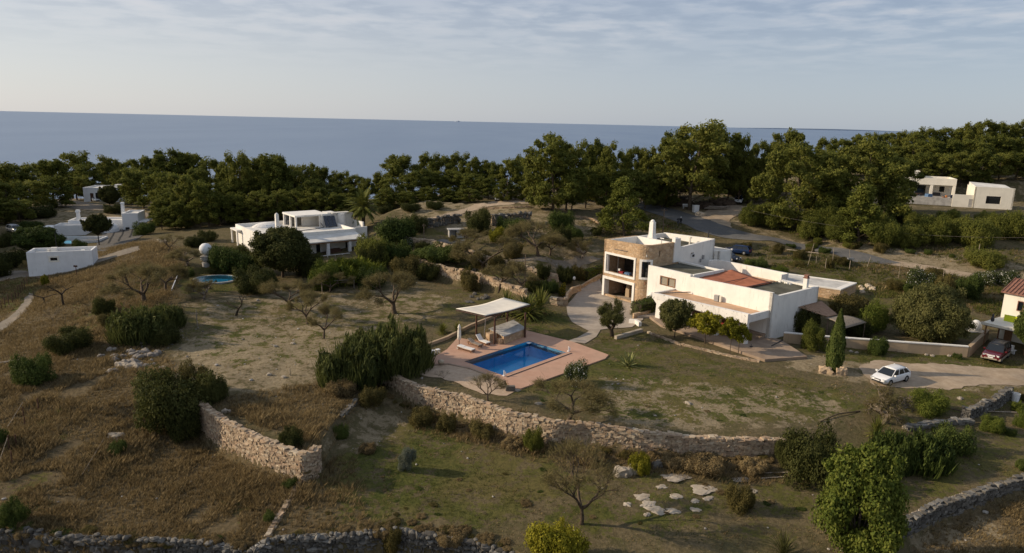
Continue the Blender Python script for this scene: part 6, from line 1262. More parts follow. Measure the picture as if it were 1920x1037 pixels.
# bare and half-bare trees
BT = 'bare_tree'
for key, u, vb, vt, w, lab in [('bare_tree0', 742, 588, 512, 104, 'wide brown almond tree on the sandy garden, nearest the pool thicket'), ('bare_tree1', 545, 582, 522, 66, 'round brown almond tree left of the post frame'), ('bare_tree2', 576, 608, 548, 56, 'small brown almond tree with a forked black trunk'), ('bare_tree3', 607, 635, 576, 44, 'thin almond tree with a crooked hollow trunk'), ('bare_tree1', 905, 508, 440, 84, 'fan-shaped almond tree on the middle terrace'), ('bare_tree3', 1010, 480, 418, 78, 'tan almond tree in front of the dark bank'), ('bare_tree0', 1030, 478, 440, 50, 'leaning almond tree beside the tan almond'), ('tan_tree', 1090, 485, 445, 46, 'dry fan-shaped shrub left of the tower'), ('bare_tree2', 1062, 792, 712, 130, 'half-bare tree growing on the long wall in front of the lawn'), ('winter_tree', 1090, 982, 836, 150, 'leafless grey tree alone in the foreground field'), ('tan_tree', 380, 562, 520, 46, 'twiggy shrub in front of the oval pool'), ('bare_tree0', 275, 568, 500, 110, 'wide brown twiggy tree on the left hill ridge'), ('bare_tree1', 310, 545, 490, 60, 'brown twiggy tree behind the ridge tree'), ('winter_tree', 237, 530, 492, 36, 'small leafless tree on the dry hill'), ('winter_tree', 320, 470, 438, 40, 'leafless shrub at the top of the dry hill'), ('winter_tree', 915, 752, 700, 62, 'leafless multi-stemmed shrub below the pool deck'), ('tan_tree', 350, 498, 462, 50, 'grey twiggy tree left of the white ball sculpture'), ('bare_tree2', 880, 470, 430, 60, 'pale twiggy tree above the upper terrace wall'), ('bare_tree3', 935, 545, 490, 60, 'grey twiggy tree above the eroded wall'), ('bare_tree0', 618, 548, 510, 60, 'bare fruit tree inside the post frame'), ('bare_tree3', 980, 545, 500, 46, 'twiggy tree beside the thin pole')]:
    B(key, lab, u, vb, vt, w, {'winter_tree': 6, 'tan_tree': 5}.get(key, 5), 'bare_tree', 'bare tree', {'winter_tree': 6.2, 'tan_tree': 5.4}.get(key, 5.6))
B('snag0', 'black pruned tree stump with one long arm on the left hill', 83, 568, 545, 40, 3.0, 'dead_tree', 'dead tree', 2.6); B('snag1', 'bare black tree with upward forks on the left hill', 120, 572, 530, 34, 3.0, 'dead_tree', 'dead tree', 2.6); B('snag2', 'black leaning bare trunk on the sandy ground left of the almonds', 442, 592, 552, 44, 3.0, 'dead_tree', 'dead tree', 2.6); B('dead_tree', 'pale twisted dead snag above the left retaining wall', 376, 752, 706, 18, 2.2, 'dead_tree', 'dead tree', 1.6); B('sapling', 'thin leafless sapling on the left hill', 100, 602, 576, 12, 2.0, 'sapling', 'sapling', 1.2); B('sapling', 'leafless sapling on the slope by the dark bush', 203, 545, 528, 14, 2.0, 'sapling', 'sapling', 1.2); B('sapling', 'bare shrub on the sand below the pool deck', 829, 710, 694, 12, 2.0, 'sapling', 'sapling', 1.2)

def hedge(label, pts, w, h, mat='mid_leaf', seed=1, leaf=.11, dens=150):
    """clipped box hedge along ground points"""
    r = np.random.default_rng(seed); P3 = [G(a, b) for a, b in pts]; o = P3[0]; T = thing('hedge', label, 'hedge', tuple(o)); vs, fs, k = [], [], 0
    core = MB()
    for a, b in zip(P3[:-1], P3[1:]):
        d = (b - a); L = np.linalg.norm(d[:2]); d2 = d[:2] / L; nr = np.array([-d2[1], d2[0]]); n = int(dens * L * (w + 2 * h)); t = r.random(n) * (L + .2) - .1; q = r.random(n) * (w + 2 * h); off = np.where(q < h, -w / 2, np.where(q < h + w, q - h - w / 2, w / 2)); z = np.where(q < h, q, np.where(q < h + w, h, q - h - w)); nn = np.where((q < h)[:, None], np.array([-nr[0], -nr[1], 0]), np.where((q < h + w)[:, None], np.array([0, 0, 1.0]), np.array([nr[0], nr[1], 0])))
        p = np.stack([a[0] - o[0] + d2[0] * t + nr[0] * off, a[1] - o[1] + d2[1] * t + nr[1] * off, z + (d[2] * t / L) + a[2] - o[2]], 1) + r.normal(size=(n, 3)) * .04
        e = 60; 
        for end, s_ in ((0, -1), (L, 1)):
            m = int(dens * w * h); pe = np.stack([a[0] - o[0] + d2[0] * end + nr[0] * (r.random(m) - .5) * w, a[1] - o[1] + d2[1] * end + nr[1] * (r.random(m) - .5) * w, r.random(m) * h + d[2] * end / L + a[2] - o[2]], 1); p = np.concatenate([p, pe]); nn = np.concatenate([nn, np.tile([d2[0] * s_, d2[1] * s_, 0], (m, 1))])
        nn = nn + r.normal(size=nn.shape) * .5; nn /= np.linalg.norm(nn, axis=1)[:, None]; V, Fq = cards(p, nn, np.full(len(p), leaf), r, 1.3); vs.append(V); fs.append(Fq + k); k += len(V)
        core.box(((a[0] + b[0]) / 2 - o[0], (a[1] + b[1]) / 2 - o[1], h * .47 + (a[2] + b[2]) / 2 - o[2]), (L * .97, w * .88, h * .92), math.atan2(d2[1], d2[0]))
    link('foliage', npmesh('foliage', np.concatenate(vs), np.concatenate(fs)), mat, T); core.build('branches', 'dark_bark', T)
hedge('clipped box hedge beside the white house wall below the narrow tower window', [(1192, 594), (1216, 588), (1232, 580)], 2.0, 1.9, 'mid_leaf', 3)
hedge('tall clipped hedge at the left side of the tower', [(1096, 526), (1112, 522), (1128, 516)], 1.2, 1.7, 'bright_leaf', 4)

# ------------------------------------------------------------------ ground cover
def blades(name, pts, n_per, hgt, wid, mat, seed, spread=.16):
    rng = np.random.default_rng(seed); m = len(pts); n = m * n_per; p = np.repeat(pts, n_per, 0); hh = np.repeat(hgt, n_per) * (.5 + .7 * rng.random(n)); a = rng.random(n) * 6.283; R = rng.random(n) * np.repeat(hgt, n_per) * spread * 2
    base = p + np.stack([np.cos(a) * R, np.sin(a) * R, 0 * a - .03], 1); ln = .25 + .5 * rng.random(n); tip = base + np.stack([np.cos(a) * hh * ln + .12 * hh, np.sin(a) * hh * ln, hh], 1); sd = np.stack([-np.sin(a + rng.normal(size=n)), np.cos(a + rng.normal(size=n)), 0 * a], 1) * (wid * (.6 + .8 * rng.random(n)))[:, None]
    mid = base * .45 + tip * .55; mid[:, 2] += .10 * hh
    V = np.stack([base - sd, base + sd, mid + sd * .7, tip], 1).reshape(-1, 3); o = link(name, npmesh(name, V, np.arange(4 * n).reshape(n, 4)), mat); o['kind'] = 'stuff'; return o
def scatter(n, x0, x1, y0, y1, dens, seed):
    rng = np.random.default_rng(seed); X = rng.uniform(x0, x1, n); Y = y0 + (y1 - y0) * rng.random(n) ** 1.35; z = zone_at(X, Y); k = rng.random(n) < dens(X, Y, z)
    ex = poly_sd(deck_poly, X, Y) > .3
    for pl in (TERR, [hw(-28, -1), hw(1, -1), hw(1, 11), hw(-14, 14), hw(-28, 16)]): ex &= poly_sd(pl, X, Y) > .4
    for o_ in EXCL: ex &= poly_sd(o_, X, Y) > .15
    k &= ex; X, Y = X[k], Y[k]; return np.stack([X, Y, hzv(X, Y)], 1)
EXCL = []
for px in ([(1610, 690), (1640, 676), (1720, 682), (1800, 686), (1930, 694), (1930, 724), (1850, 722), (1780, 732), (1740, 727), (1700, 729), (1640, 724), (1622, 706)], [(1204, 378), (1309, 406), (1420, 441), (1520, 459), (1620, 475), (1662, 487), (1690, 497), (1580, 485), (1420, 452), (1303, 431), (1207, 395)], [(1062, 573), (1086, 545), (1124, 520), (1136, 552), (1200, 560), (1206, 600), (1185, 614), (1150, 616), (1126, 619), (1118, 632), (1096, 645), (1064, 641), (1105, 622), (1072, 604)], [(-40, 625), (0, 606), (45, 565), (55, 548), (64, 552), (56, 572), (18, 612), (-40, 650)], [(-40, 520), (48, 508), (130, 500), (260, 462), (262, 470), (140, 508), (40, 520), (-40, 536)], [(702, 427), (790, 414), (880, 388), (960, 372), (1000, 380), (915, 388), (845, 410), (735, 437)]):
    EXCL.append(np.array([G(a, b) for a, b in px]))
EXCL.append(np.array([P(a, b, .2) for a, b in [(712, 686), (770, 680), (880, 690), (948, 714), (975, 728), (950, 742), (905, 740), (850, 716), (790, 700)]]))
patch = lambda X, Y, sc, s: smooth_noise(X, Y, sc, s) * .6 + smooth_noise(X, Y, sc * .37, s + 1) * .4
rough_px = np.array([G(a_, b_) for a_, b_ in [(1370, 505), (1420, 458), (1640, 486), (1760, 506), (1930, 545), (1930, 600), (1830, 590), (1640, 560), (1560, 515), (1480, 505)]])
bank_px = np.array([G(a_, b_) for a_, b_ in [(1250, 400), (1200, 400), (1100, 412), (960, 430), (880, 430), (860, 455), (1000, 470), (1100, 455), (1330, 445), (1300, 428)]])
pbank = np.array([G(a_, b_) for a_, b_ in [(1390, 412), (1480, 445), (1640, 465), (1930, 520), (1930, 470), (1640, 430), (1450, 400)]])
ins_ = lambda X, Y, pl: np.clip(-poly_sd(pl, X, Y) / 2, 0, 1)
w2 = scatter(60000, -20, 105, 90, 172, lambda X, Y, z: np.maximum(ins_(X, Y, rough_px) * .9, np.maximum(ins_(X, Y, bank_px) * .5, ins_(X, Y, pbank) * .5)) * (patch(X, Y, 4, 43) > .36), 61)
blades('tall_weeds', w2, 7, .22 + .5 * patch(w2[:, 0], w2[:, 1], 3, 45) ** 1.6, .035, 'green_blade', 62, .4)
w3 = scatter(60000, -20, 105, 90, 172, lambda X, Y, z: np.maximum(ins_(X, Y, rough_px) * .7, np.maximum(ins_(X, Y, bank_px) * .5, ins_(X, Y, pbank) * .5)) * (patch(X, Y, 3, 48) > .45), 63)
blades('dry_weeds', w3, 6, .20 + .4 * patch(w3[:, 0], w3[:, 1], 3, 49) ** 1.6, .035, 'dry_blade', 64, .4)
dp = scatter(300000, -95, 45, 36, 128, lambda X, Y, z: np.clip(z[:, 2] * 1.15 - z[:, 0] * .5 - z[:, 1] * .6, 0, 1) * (patch(X, Y, 4, 3) > .22) * np.where(Y < 75, 1, .6), 31)
blades('dry_grass', dp, 7, .20 + .80 * patch(dp[:, 0], dp[:, 1], 2.6, 5) ** 2.0, .018, 'dry_blade', 32)
wp = scatter(90000, -60, 75, 38, 130, lambda X, Y, z: np.clip(.55 - z[:, 1] * .5 + z[:, 0] * .1, 0, 1) * (patch(X, Y, 3, 13) > .52) * .8, 33)
blades('dry_weeds', wp, 6, .10 + .28 * patch(wp[:, 0], wp[:, 1], 2, 15) ** 2, .016, 'dry_blade', 34, .3)
gp = scatter(190000, -50, 80, 38, 120, lambda X, Y, z: np.clip(z[:, 0] * 1.0 - z[:, 1] * .3, 0, 1) * (patch(X, Y, 2.6, 23) > .42), 35)
blades('green_grass', gp, 5, .06 + .16 * patch(gp[:, 0], gp[:, 1], 2, 25) ** 1.5, .018, 'green_blade', 36, .5)
# ------------------------------------------------------------------ left villa with the thin chimney
def shell(mb, x0, x1, y0, y1, z0, z1, t=.3):
    """four walls with a hollow top (parapet)"""
    mb.wall((x0, y0), (x1, y0), z0, z1, t); mb.wall((x1, y0 + t), (x1, y1 - t), z0, z1, t); mb.wall((x1, y1), (x0, y1), z0, z1, t); mb.wall((x0, y1 - t), (x0, y0 + t), z0, z1, t)
N_ = P(496.4, 442.5, 5.2); NA = math.radians(38.3)
LV = thing('house', 'low white villa with a tall thin chimney, solar panels and a shaded porch', 'house', (N_[0], N_[1], 0), NA)
m = MB(); shell(m, 0, 16.7, 0, 16.1, -.5, 5.2); m.build('wall', 'white_plaster', LV)
m = MB(); m.bx(.31, 16.39, .31, 15.79, 4.2, 4.62); m.build('roof', 'roof_white', LV)
m = MB(); m.box((3.4, 3.4, 6.1), (.62, .62, 4.4), 0, .86); m.lathe([(.27, 0), (.24, .12), (.13, .22), (.01, .26)], (3.4, 3.4, 8.28), 10); m.build('chimney', 'white_plaster', LV)
m = MB(); m.lathe([(2.5, 0), (2.2, .35), (1.6, .75), (.8, 1.0), (.02, 1.08)], (5.2, 14.0, 4.4), 20, 1.25, .9); m.build('dome', 'worn_white', LV)
m = MB(); m.lathe([(1.3, 0), (1.3, .75), (1.1, .75), (1.1, .5)], (1.6, 2.0, 4.6), 14); m.box((.9, .9, 4.9), (.5, .5, .9)); m.box((2.6, .8, 4.85), (.5, .3, .8)); m.box((1.5, .6, 5.0), (.35, .35, .5)); m.build('roof_vent', 'white_plaster', LV)
m = MB(); m.lathe([(.85, 0), (.85, 2.7), (.75, 2.75)], (18.0, 9.0, 4.2), 18); m.build('water_tank', 'white_plaster', LV)
m = MB(); m.bx(15.4, 20.6, 9.2, 9.5, 1, 6.9); m.bx(20.3, 20.6, 4.5, 9.19, .5, 5.6); m.bx(15.4, 17.2, 9.51, 12, 1, 7.1); m.bx(17.21, 20.6, 9.51, 12, .5, 5.9); m.bx(16.72, 20.29, 2.6, 2.9, .3, 5.0); m.build('side_wing', 'white_plaster', LV)
m = MB(); m.box((17.9, 9.3, 7.05), (3.6, 1.2, .18)); m.build('wing_slab', 'roof_white', LV)
# roof pavilion with two open sides
m = MB(); m.bx(8.6, 15.2, 8.6, 15, 6.75, 7.05); m.bx(8.7, 9.0, 8.7, 9.0, 4.62, 6.75); m.bx(8.7, 9.0, 14.6, 14.9, 4.62, 6.75); m.bx(8.7, 9.0, 11.4, 11.7, 4.62, 6.75); m.bx(13.4, 15.1, 8.7, 9.0, 4.62, 6.75); m.bx(14.8, 15.1, 9.01, 14.9, 4.62, 6.75); m.bx(9.01, 14.79, 14.6, 14.9, 4.62, 6.74); m.build('roof_room', 'white_plaster', LV)
m = MB(); m.bx(9.05, 9.12, 11.75, 14.5, 4.7, 6.6); m.build('glazing', 'dark_glass', LV); m = MB(); m.bx(11.0, 14.7, 11.5, 11.7, 4.63, 6.7); m.build('inner_wall', 'white_plaster', LV)
for k in range(3):
    m = MB(); x = 13.9 + k * .78
    m.add([(x, 6.9, 4.8), (x + .7, 6.9, 4.8), (x + .7, 8.0, 6.75), (x, 8.0, 6.75), (x, 7.0, 4.75), (x + .7, 7.0, 4.75), (x + .7, 8.1, 6.7), (x, 8.1, 6.7)], [(0, 1, 2, 3), (7, 6, 5, 4), (0, 4, 5, 1), (1, 5, 6, 2), (2, 6, 7, 3), (3, 7, 4, 0)]); m.build('solar_panel', 'solar', LV)
m = MB(); m.prism([(13.7, 8.2), (16.4, 8.2), (16.4, 8.5), (13.7, 8.5)], 4.62, [7.0, 6.2, 6.2, 7.0]); m.build('panel_wall', 'white_plaster', LV)
m = MB(); m.path([(2.8, 6.5, 4.7), (4.5, 6.8, 4.7), (8, 5.5, 4.7), (12, 6.4, 4.72), (13.6, 7.2, 4.75), (13.6, 8.6, 5.4)], .06); m.path([(1.2, 5.2, 4.7), (3.4, 4.4, 4.72)], .06); m.build('roof_pipe', 'dark_metal', LV)
m = MB(); m.add([(5.8, -.01, 4.55), (16.6, -.01, 4.75), (16.9, -2.9, 3.85), (5.6, -2.9, 3.85), (5.8, -.01, 4.38), (16.6, -.01, 4.58), (16.9, -2.9, 3.68), (5.6, -2.9, 3.68)], [(0, 3, 2, 1), (4, 5, 6, 7), (0, 1, 5, 4), (1, 2, 6, 5), (2, 3, 7, 6), (3, 0, 4, 7)]); m.build('porch_roof', 'roof_white', LV)
m = MB(); m.bx(5.8, 16.7, -2.8, -2.62, 3.45, 3.67); m.build('porch_beam', 'wood_brown', LV)
for x in (6.0, 9.9, 14.0):
    m = MB(); m.bx(x, x + .5, -2.75, -2.25, .2, 3.45); m.build('pillar', 'cool_plaster', LV)
m = MB(); m.bx(5.8, 17, -3.4, -.02, .2, 1.0); m.build('porch_floor', 'concrete', LV)
for x0, x1 in ((6.8, 7.7), (9.0, 9.7), (14.6, 15.6)):
    m = MB(); m.bx(x0, x1, -.06, -.005, 1.05, 3.1); m.build('door', 'dark_glass', LV)
m = MB(); m.bx(8.0, 13.6, -4.0, -3.9, 1.5, 1.6); m.bx(8.0, 13.6, -4.0, -3.9, 1.05, 1.12)
for k in range(5): m.bx(8 + k * 1.38, 8.08 + k * 1.38, -4.02, -3.9, .3, 1.6)
m.build('railing', 'white_metal', LV)
m = MB(); m.box((11.7, -1.4, 1.6), (2.6, .9, 1.1), 0, .9); m.build('stored_furniture', 'wood_dark', LV)
m = MB(); m.bx(-.9, -.01, 12.5, 16.4, 4.3, 4.55); m.bx(-.85, -.6, 12.7, 13, 0, 4.3); m.bx(-.85, -.6, 15.9, 16.2, 0, 4.3); m.build('side_porch', 'white_plaster', LV)

# ------------------------------------------------------------------ far left houses
def at_ground(x, y): return hz(x, y)
a = math.radians(20); LH = thing('house', 'low plain white flat-roofed house with one small window at the left edge of the photo', 'house', (-79.6, 111.2, -1.6), a)
m = MB(); shell(m, 0, 9.4, 0, 4.2, -1, 4.0, .3); m.build('wall', 'cool_plaster', LH)
m = MB(); m.bx(.31, 9.09, .31, 3.89, 3.0, 3.45); m.build('roof', 'roof_grey', LH)
m = MB(); frame_ring(m, 3.3, 4.3, 2.5, 3.0, 0, .25, .05); m.build('window_surround', 'cream_plaster', LH)
m = MB(); m.bx(3.3, 4.3, -.02, .04, 2.5, 3.0); m.build('window', 'dark_glass', LH)
for c0, d0 in (((3.2, 3.4, 3.8), (.9, .6, .7)), ((2.2, 3.6, 3.6), (.3, .3, .4)), ((7.6, 2.4, 3.6), (.5, .4, .35))): MB().box(c0, d0).build('roof_box', 'white_plaster', LH)
m = MB(); m.tube((3.5, 3.6, 3.4), (3.5, 3.6, 6.6), .03); m.build('aerial', 'dark_metal', LH)

a = math.radians(14); FH = thing('house', 'long white row house with two chimneys and a domed shed beside the paved yard', 'house', (-100, 146.5, hz(-95, 150) - .2), a)
def lf(u, v, z):
    p = P(u, v, z); c, s = math.cos(-a), math.sin(-a); x, y = p[0] + 100, p[1] - 146.5; return c * x - s * y, s * x + c * y
gz = FH.location.z
m = MB()
shell(m, 14.2, 17.4, 3.0, 9.2, -.5, 4.4); shell(m, 3.0, 14.19, 4.2, 9.0, -.5, 2.8); shell(m, 1.5, 7.6, .2, 4.19, -.5, 2.3)
m.build('wall', 'cool_plaster', FH)
m = MB(); m.bx(14.51, 17.09, 3.31, 8.89, 3.6, 4.1); m.bx(3.31, 13.88, 4.51, 8.69, 2.0, 2.4); m.bx(1.81, 7.29, .51, 3.88, 1.6, 1.95); m.build('roof', 'roof_white', FH)
m = MB(); m.box((4.4, 6.5, 3.4), (.7, .7, 2.0), 0, .85); m.box((4.4, 6.5, 4.6), (.85, .85, .5), 0, .8); m.build('chimney', 'cool_plaster', FH)
m = MB(); m.box((13.6, 6.4, 4.4), (.7, .7, 3.8), 0, .85); m.box((13.6, 6.4, 6.35), (.8, .8, .3), 0, .8); m.build('chimney', 'cool_plaster', FH)
m = MB(); m.lathe([(1.75, -.4), (1.75, 1.2), (1.5, 1.9), (.9, 2.3), (.02, 2.4)], (11.6, 2.4, 0), 16, 1.15, .9); m.build('domed_shed', 'cool_plaster', FH)
m = MB(); m.bx(14.7, 15.5, 2.93, 2.99, .1, 1.3); m.build('door', 'dark_glass', FH)
m = MB(); m.bx(17.42, 19, 3.4, 8, -.4, 1.2); m.bx(17.42, 19.2, 3.2, 8.2, 2.3, 2.5); m.bx(18.9, 19.1, 3.3, 3.5, 1.2, 2.3); m.build('side_porch', 'cool_plaster', FH)
m = MB(); m.bx(-1.0, 1.4, .3, 3.8, 1.7, 1.85)
for x, y in ((-.9, .4), (-.9, 3.6)): m.bx(x, x + .15, y, y + .15, -.4, 1.7)
m.build('veranda', 'white_metal', FH)
pc = P(123, 452, -.7); PO = thing('swimming_pool', 'small far pool with a blue tarp and a white surrounding wall', 'pool', (pc[0], pc[1], hz(pc[0], pc[1])), math.radians(6))
m = MB(); m.bx(-3, 3, -2, 2, -.3, .12); m.build('basin', 'concrete', PO); m = MB(); m.bx(-2.6, -.5, -1.7, 1.7, .121, .2); m.build('cover', 'metal_grey', PO); m = MB(); m.bx(-.49, 1.9, -1.7, 1.7, .121, .17); m.build('water', 'pale_pool_tile', PO)
m = MB(); m.wall((2.2, -2.2), (7, -1.6), -.5, .9, .25); m.wall((-3.1, 2.6), (6.8, 3.0), -.5, .9, .25); m.wall((7, -1.6), (6.8, 3.0), -.5, .9, .25); m.bx(3, 6.5, -1, 2.2, -.3, .2); m.build('surround', 'cool_plaster', PO)

a = math.radians(4); GH = thing('house', 'small far white house with a dark window at the edge of the left wood', 'house', (-124.6, 200.5, hz(-121, 201) - .2), a)
m = MB(); shell(m, 0, 9.5, 0, 8, -.5, 4.2); m.bx(8, 10.6, 2, 6, 0, 5.0); m.build('wall', 'cool_plaster', GH); m = MB(); m.bx(.31, 9.2, .31, 7.7, 3.4, 3.9); m.build('roof', 'roof_white', GH)
m = MB(); m.bx(3.4, 5.4, -.05, .03, .7, 2.7); m.build('window', 'dark_glass', GH); m = MB(); m.bx(1.9, 2.8, -.05, .03, .2, 2.6); m.build('door', 'wood_dark', GH)

# ------------------------------------------------------------------ white house on the right hill
o = P(1787, 370, 10.0); a = math.radians(-23); RHo = thing('house', 'white flat-roofed house with a pillared patio among the pines on the right hill', 'house', (o[0], o[1], 10.0), a)
m = MB(); m.wall((-11, 3.2), (.2, 3.2), -1.5, 2.9, .3, [(8.4, 9.5, .9, 2.2), (3.4, 5.6, 0, 2.3)]); m.wall((.2, 3.2), (.2, 9), -1.5, 4.2, .3); m.wall((.2, 9), (-11, 9), -1.5, 4.2, .3); m.wall((-11, 9), (-11, -.1), -1.5, 4.2, .3)
m.bx(-10.69, .2, -.35, .0, 2.7, 4.25); m.bx(-.12, .2, .01, 3.19, 2.7, 4.25); m.build('wall', 'cream_plaster', RHo)
m = MB(); m.bx(-10.7, -.13, .01, 8.7, 2.91, 3.5); m.build('roof', 'roof_white', RHo)
for x in (-.42, -5.0, -9.8):
    m = MB(); m.bx(x, x + .6, -.3, .3, -.2, 2.69); m.build('pillar', 'cream_plaster', RHo)
m = MB(); m.bx(-1.6, -.6, 3.35, 3.4, .9, 2.2); m.build('window', 'dark_glass', RHo); m = MB(); m.bx(-7.6, -5.4, 3.35, 3.4, 0, 2.3); m.build('door', 'dark_glass', RHo)
m = MB(); m.bx(-11.5, -7.2, 5, 9, 3.4, 5.3); m.bx(-11.8, -6.9, 4.7, 9.2, 5.3, 5.5); m.build('roof_room', 'cream_plaster', RHo); m = MB(); m.bx(-9.6, -8.2, 4.95, 4.99, 4.3, 5.1); m.bx(-10.9, -10.2, 4.95, 4.99, 4.3, 5.1); m.build('window', 'dark_glass', RHo)
m = MB(); m.bx(-12, 3.5, -6.2, 3.19, -.5, -.02); m.bx(-12, 3.5, -6.3, -6.21, -1.5, .3); m.build('patio', 'concrete', RHo)
m = MB(); m.bx(-4.2, -2.4, 1.6, 2.4, -.02, .75); m.build('sofa', 'car_black', RHo)
random.seed(9)
for nm, x, y, d, mt in (('barrel', -.8, -3.5, .8, 'car_navy'), ('crate', -2.6, -4.6, .7, 'wood_brown'), ('tarp', -5.6, -4.2, 1.4, 'blue_cloth'), ('pot', -1.8, -2.6, .6, 'orange_clay'), ('table', -7.5, -3.6, 1.2, 'wood_dark'), ('crate', .6, -4.4, .9, 'metal_grey'), ('drum', 1.2, -3.2, .8, 'dark_metal')):
    c_, s_ = math.cos(a), math.sin(a); wx, wy = o[0] + c_ * x - s_ * y, o[1] + s_ * x + c_ * y
    K = MB(); 
    if nm in ('barrel', 'pot', 'drum'): K.lathe([(d * .38, 0), (d * .45, d * .4), (d * .4, d), (d * .3, d + .01)], (0, 0, 0), 12)
    elif nm == 'table': K.box((0, 0, .72), (1.3, .8, .06)); [K.bx(i * .55 - .04, i * .55 + .04, j * .3 - .04, j * .3 + .04, 0, .69) for i in (-1, 1) for j in (-1, 1)]
    else: K.box((0, 0, d * .3), (d, d * .7, d * .6), .3, .9, .03)
    ob = K.build(nm, mt); ob.location = (wx, wy, 9.99); ob['kind'] = 'thing'
    tag(ob, {'barrel': 'dark blue barrel on the patio of the right-hand white house', 'crate': 'brown crate on the hill house patio' if x < 0 else 'grey metal box near the annex end of the hill house patio', 'tarp': 'folded blue tarp on the patio between the pillars', 'pot': 'orange clay pot on the hill house patio', 'table': 'dark wooden table at the shaded left side of the patio', 'drum': 'dark round drum at the right end of the patio'}[nm], nm)
o2 = P(1823, 388, 8.6); AN = thing('house', 'small cream annex with a wide dark window right of the hill house', 'house', (o2[0], o2[1], 8.6), math.radians(-20))
m = MB(); m.wall((0, 0), (7.6, 0), -1.5, (4.6, 4.5), .3, [(2.4, 5.2, .9, 2.6)]); m.wall((7.6, 0), (7.6, 7), -1.5, 4.4, .3); m.wall((7.6, 7), (0, 7), -1.5, 4.4, .3); m.wall((0, 7), (0, 0), -1.5, 4.5, .3); m.bx(-4, -.01, .3, .6, -1, 2.6); m.build('wall', 'cream_plaster', AN)
m = MB(); m.prism([(.2, .31), (7.3, .31), (7.3, 6.7), (.2, 6.7)], 3.6, [4.5, 4.3, 4.8, 5.2]); m.build('roof', 'roof_white', AN); m = MB(); m.bx(2.4, 5.2, .2, .25, .9, 2.6); m.build('window', 'dark_glass', AN)

# ------------------------------------------------------------------ terraced house at the right edge
t1, t2 = P(1842, 604, 2.9), P(1885, 613.5, 2.9); a = math.atan2(t2[1] - t1[1], t2[0] - t1[0]); 
EH = thing('house', 'cream house with a red tiled roof and a carport terrace at the right edge', 'house', (t1[0], t1[1], 0.1), a)
m = MB(); m.bx(0, 9, 0, 4.6, 2.62, 2.8); m.bx(-.08, 9, -.1, -.005, 2.55, 2.86); m.build('terrace_slab', 'cream_plaster', EH)
for x, y in ((.35, .35), (.35, 4.2), (4.6, .35)):
    m = MB(); m.tube((x, y, -.5), (x, y, 2.6), .09); m.build('post', 'wood_brown', EH)
m = MB(); m.bx(.1, 9, 3.9, 4.1, 2.42, 2.6); m.bx(.1, 9, .2, .4, 2.42, 2.6); m.build('beam', 'wood_dark', EH)
m = MB(); m.bx(.9, 1.7, 4.45, 4.6, 0, 2.2); m.build('door', 'wood_brown', EH)
m = MB(); m.wall((.1, 4.65), (12, 4.65), 0, 6.0, .3, [(1.55, 2.2, 4.0, 5.2), (3.4, 4.4, 3.5, 5.2)]); m.wall((.1, 11), (.1, 4.95), 0, 6.0, .3); m.wall((12, 4.65), (12, 11), 0, 6.0, .3); m.wall((11.7, 11), (.4, 11), 0, 6.0, .3); m.build('wall', 'cream_plaster', EH)
m = MB(); m.add([(-.2, 4.3, 5.9), (12.4, 4.3, 5.9), (12.4, 7.8, 7.2), (-.2, 7.8, 7.2), (-.2, 11.4, 5.9), (12.4, 11.4, 5.9), (-.2, 4.3, 6.02), (12.4, 4.3, 6.02), (12.4, 7.8, 7.32), (-.2, 7.8, 7.32), (-.2, 11.4, 6.02), (12.4, 11.4, 6.02)], [(0, 3, 2, 1), (3, 4, 5, 2), (6, 7, 8, 9), (9, 8, 11, 10), (0, 1, 7, 6), (4, 10, 11, 5), (0, 6, 9, 3), (3, 9, 10, 4), (1, 2, 8, 7), (2, 5, 11, 8)])
for k in range(30):
    x = -.1 + k * .42
    for y0, y1, z0, z1 in ((4.3, 7.8, 6.06, 7.36), (11.4, 7.8, 6.06, 7.36)): m.tube((x, y0, z0), (x, y1, z1), .07, .07, 5)
m.build('roof', 'tile_red', EH)
for x0, x1, z0, z1 in ((1.65, 2.3, 4.0, 5.2), (3.5, 4.5, 3.5, 5.2)):
    m = MB(); frame_ring(m, x0 + .06, x1 - .06, z0 + .06, z1 - .06, 4.65, .08, .05); wq = m.build('window', 'tile_red', EH); m = MB(); m.bx(x0 + .06, x1 - .06, 4.73, 4.77, z0 + .06, z1 - .06); m.build('pane', 'dark_glass', wq)
def onto(parent, x, y, z): c_, s_ = math.cos(parent.rotation_euler[2]), math.sin(parent.rotation_euler[2]); return (parent.location.x + c_ * x - s_ * y, parent.location.y + s_ * x + c_ * y, parent.location.z + z)
def small(mb, name, mat, label, cat, loc, rz=0, group=None, smooth=False):
    ob = mb.build(name, mat, None, smooth); ob.location = loc; ob.rotation_euler = (0, 0, rz); ob['kind'] = 'thing'; return tag(ob, label, cat, group)
small(MB().bx(-.85, .85, -.03, .03, 0, .78), 'panel', 'yellow_panel', 'bright yellow-green panel standing on the carport terrace', 'panel', onto(EH, 1.9, 3.1, 2.81), a)
small(MB().bx(-.8, .8, -.03, .03, 0, .6), 'panel', 'teal_panel', 'teal glass panel standing behind the yellow one on the carport terrace', 'panel', onto(EH, 1.9, 4.0, 2.81), a)
small(MB().box((0, 0, .4), (.9, .7, .8), .2, .9, .05), 'crate', 'worn_white', 'pale worn crate beside the yellow panel', 'crate', onto(EH, 3.4, 2.3, 2.81), a)
small(MB().box((0, 0, .35), (.8, .6, .7), .5, .9, .05), 'crate', 'tile_red', 'reddish crate on the carport terrace against the tree', 'crate', onto(EH, 4.6, 2.2, 2.81), a)
small(MB().lathe([(.12, 0), (.2, .15), (.16, .5), (.09, .6), (.13, .72), (.1, .9), (.02, .95)], (0, 0, 0), 12), 'urn', 'dark_metal', 'dark urn on the corner of the carport terrace', 'urn', onto(EH, .5, 1.4, 2.81))
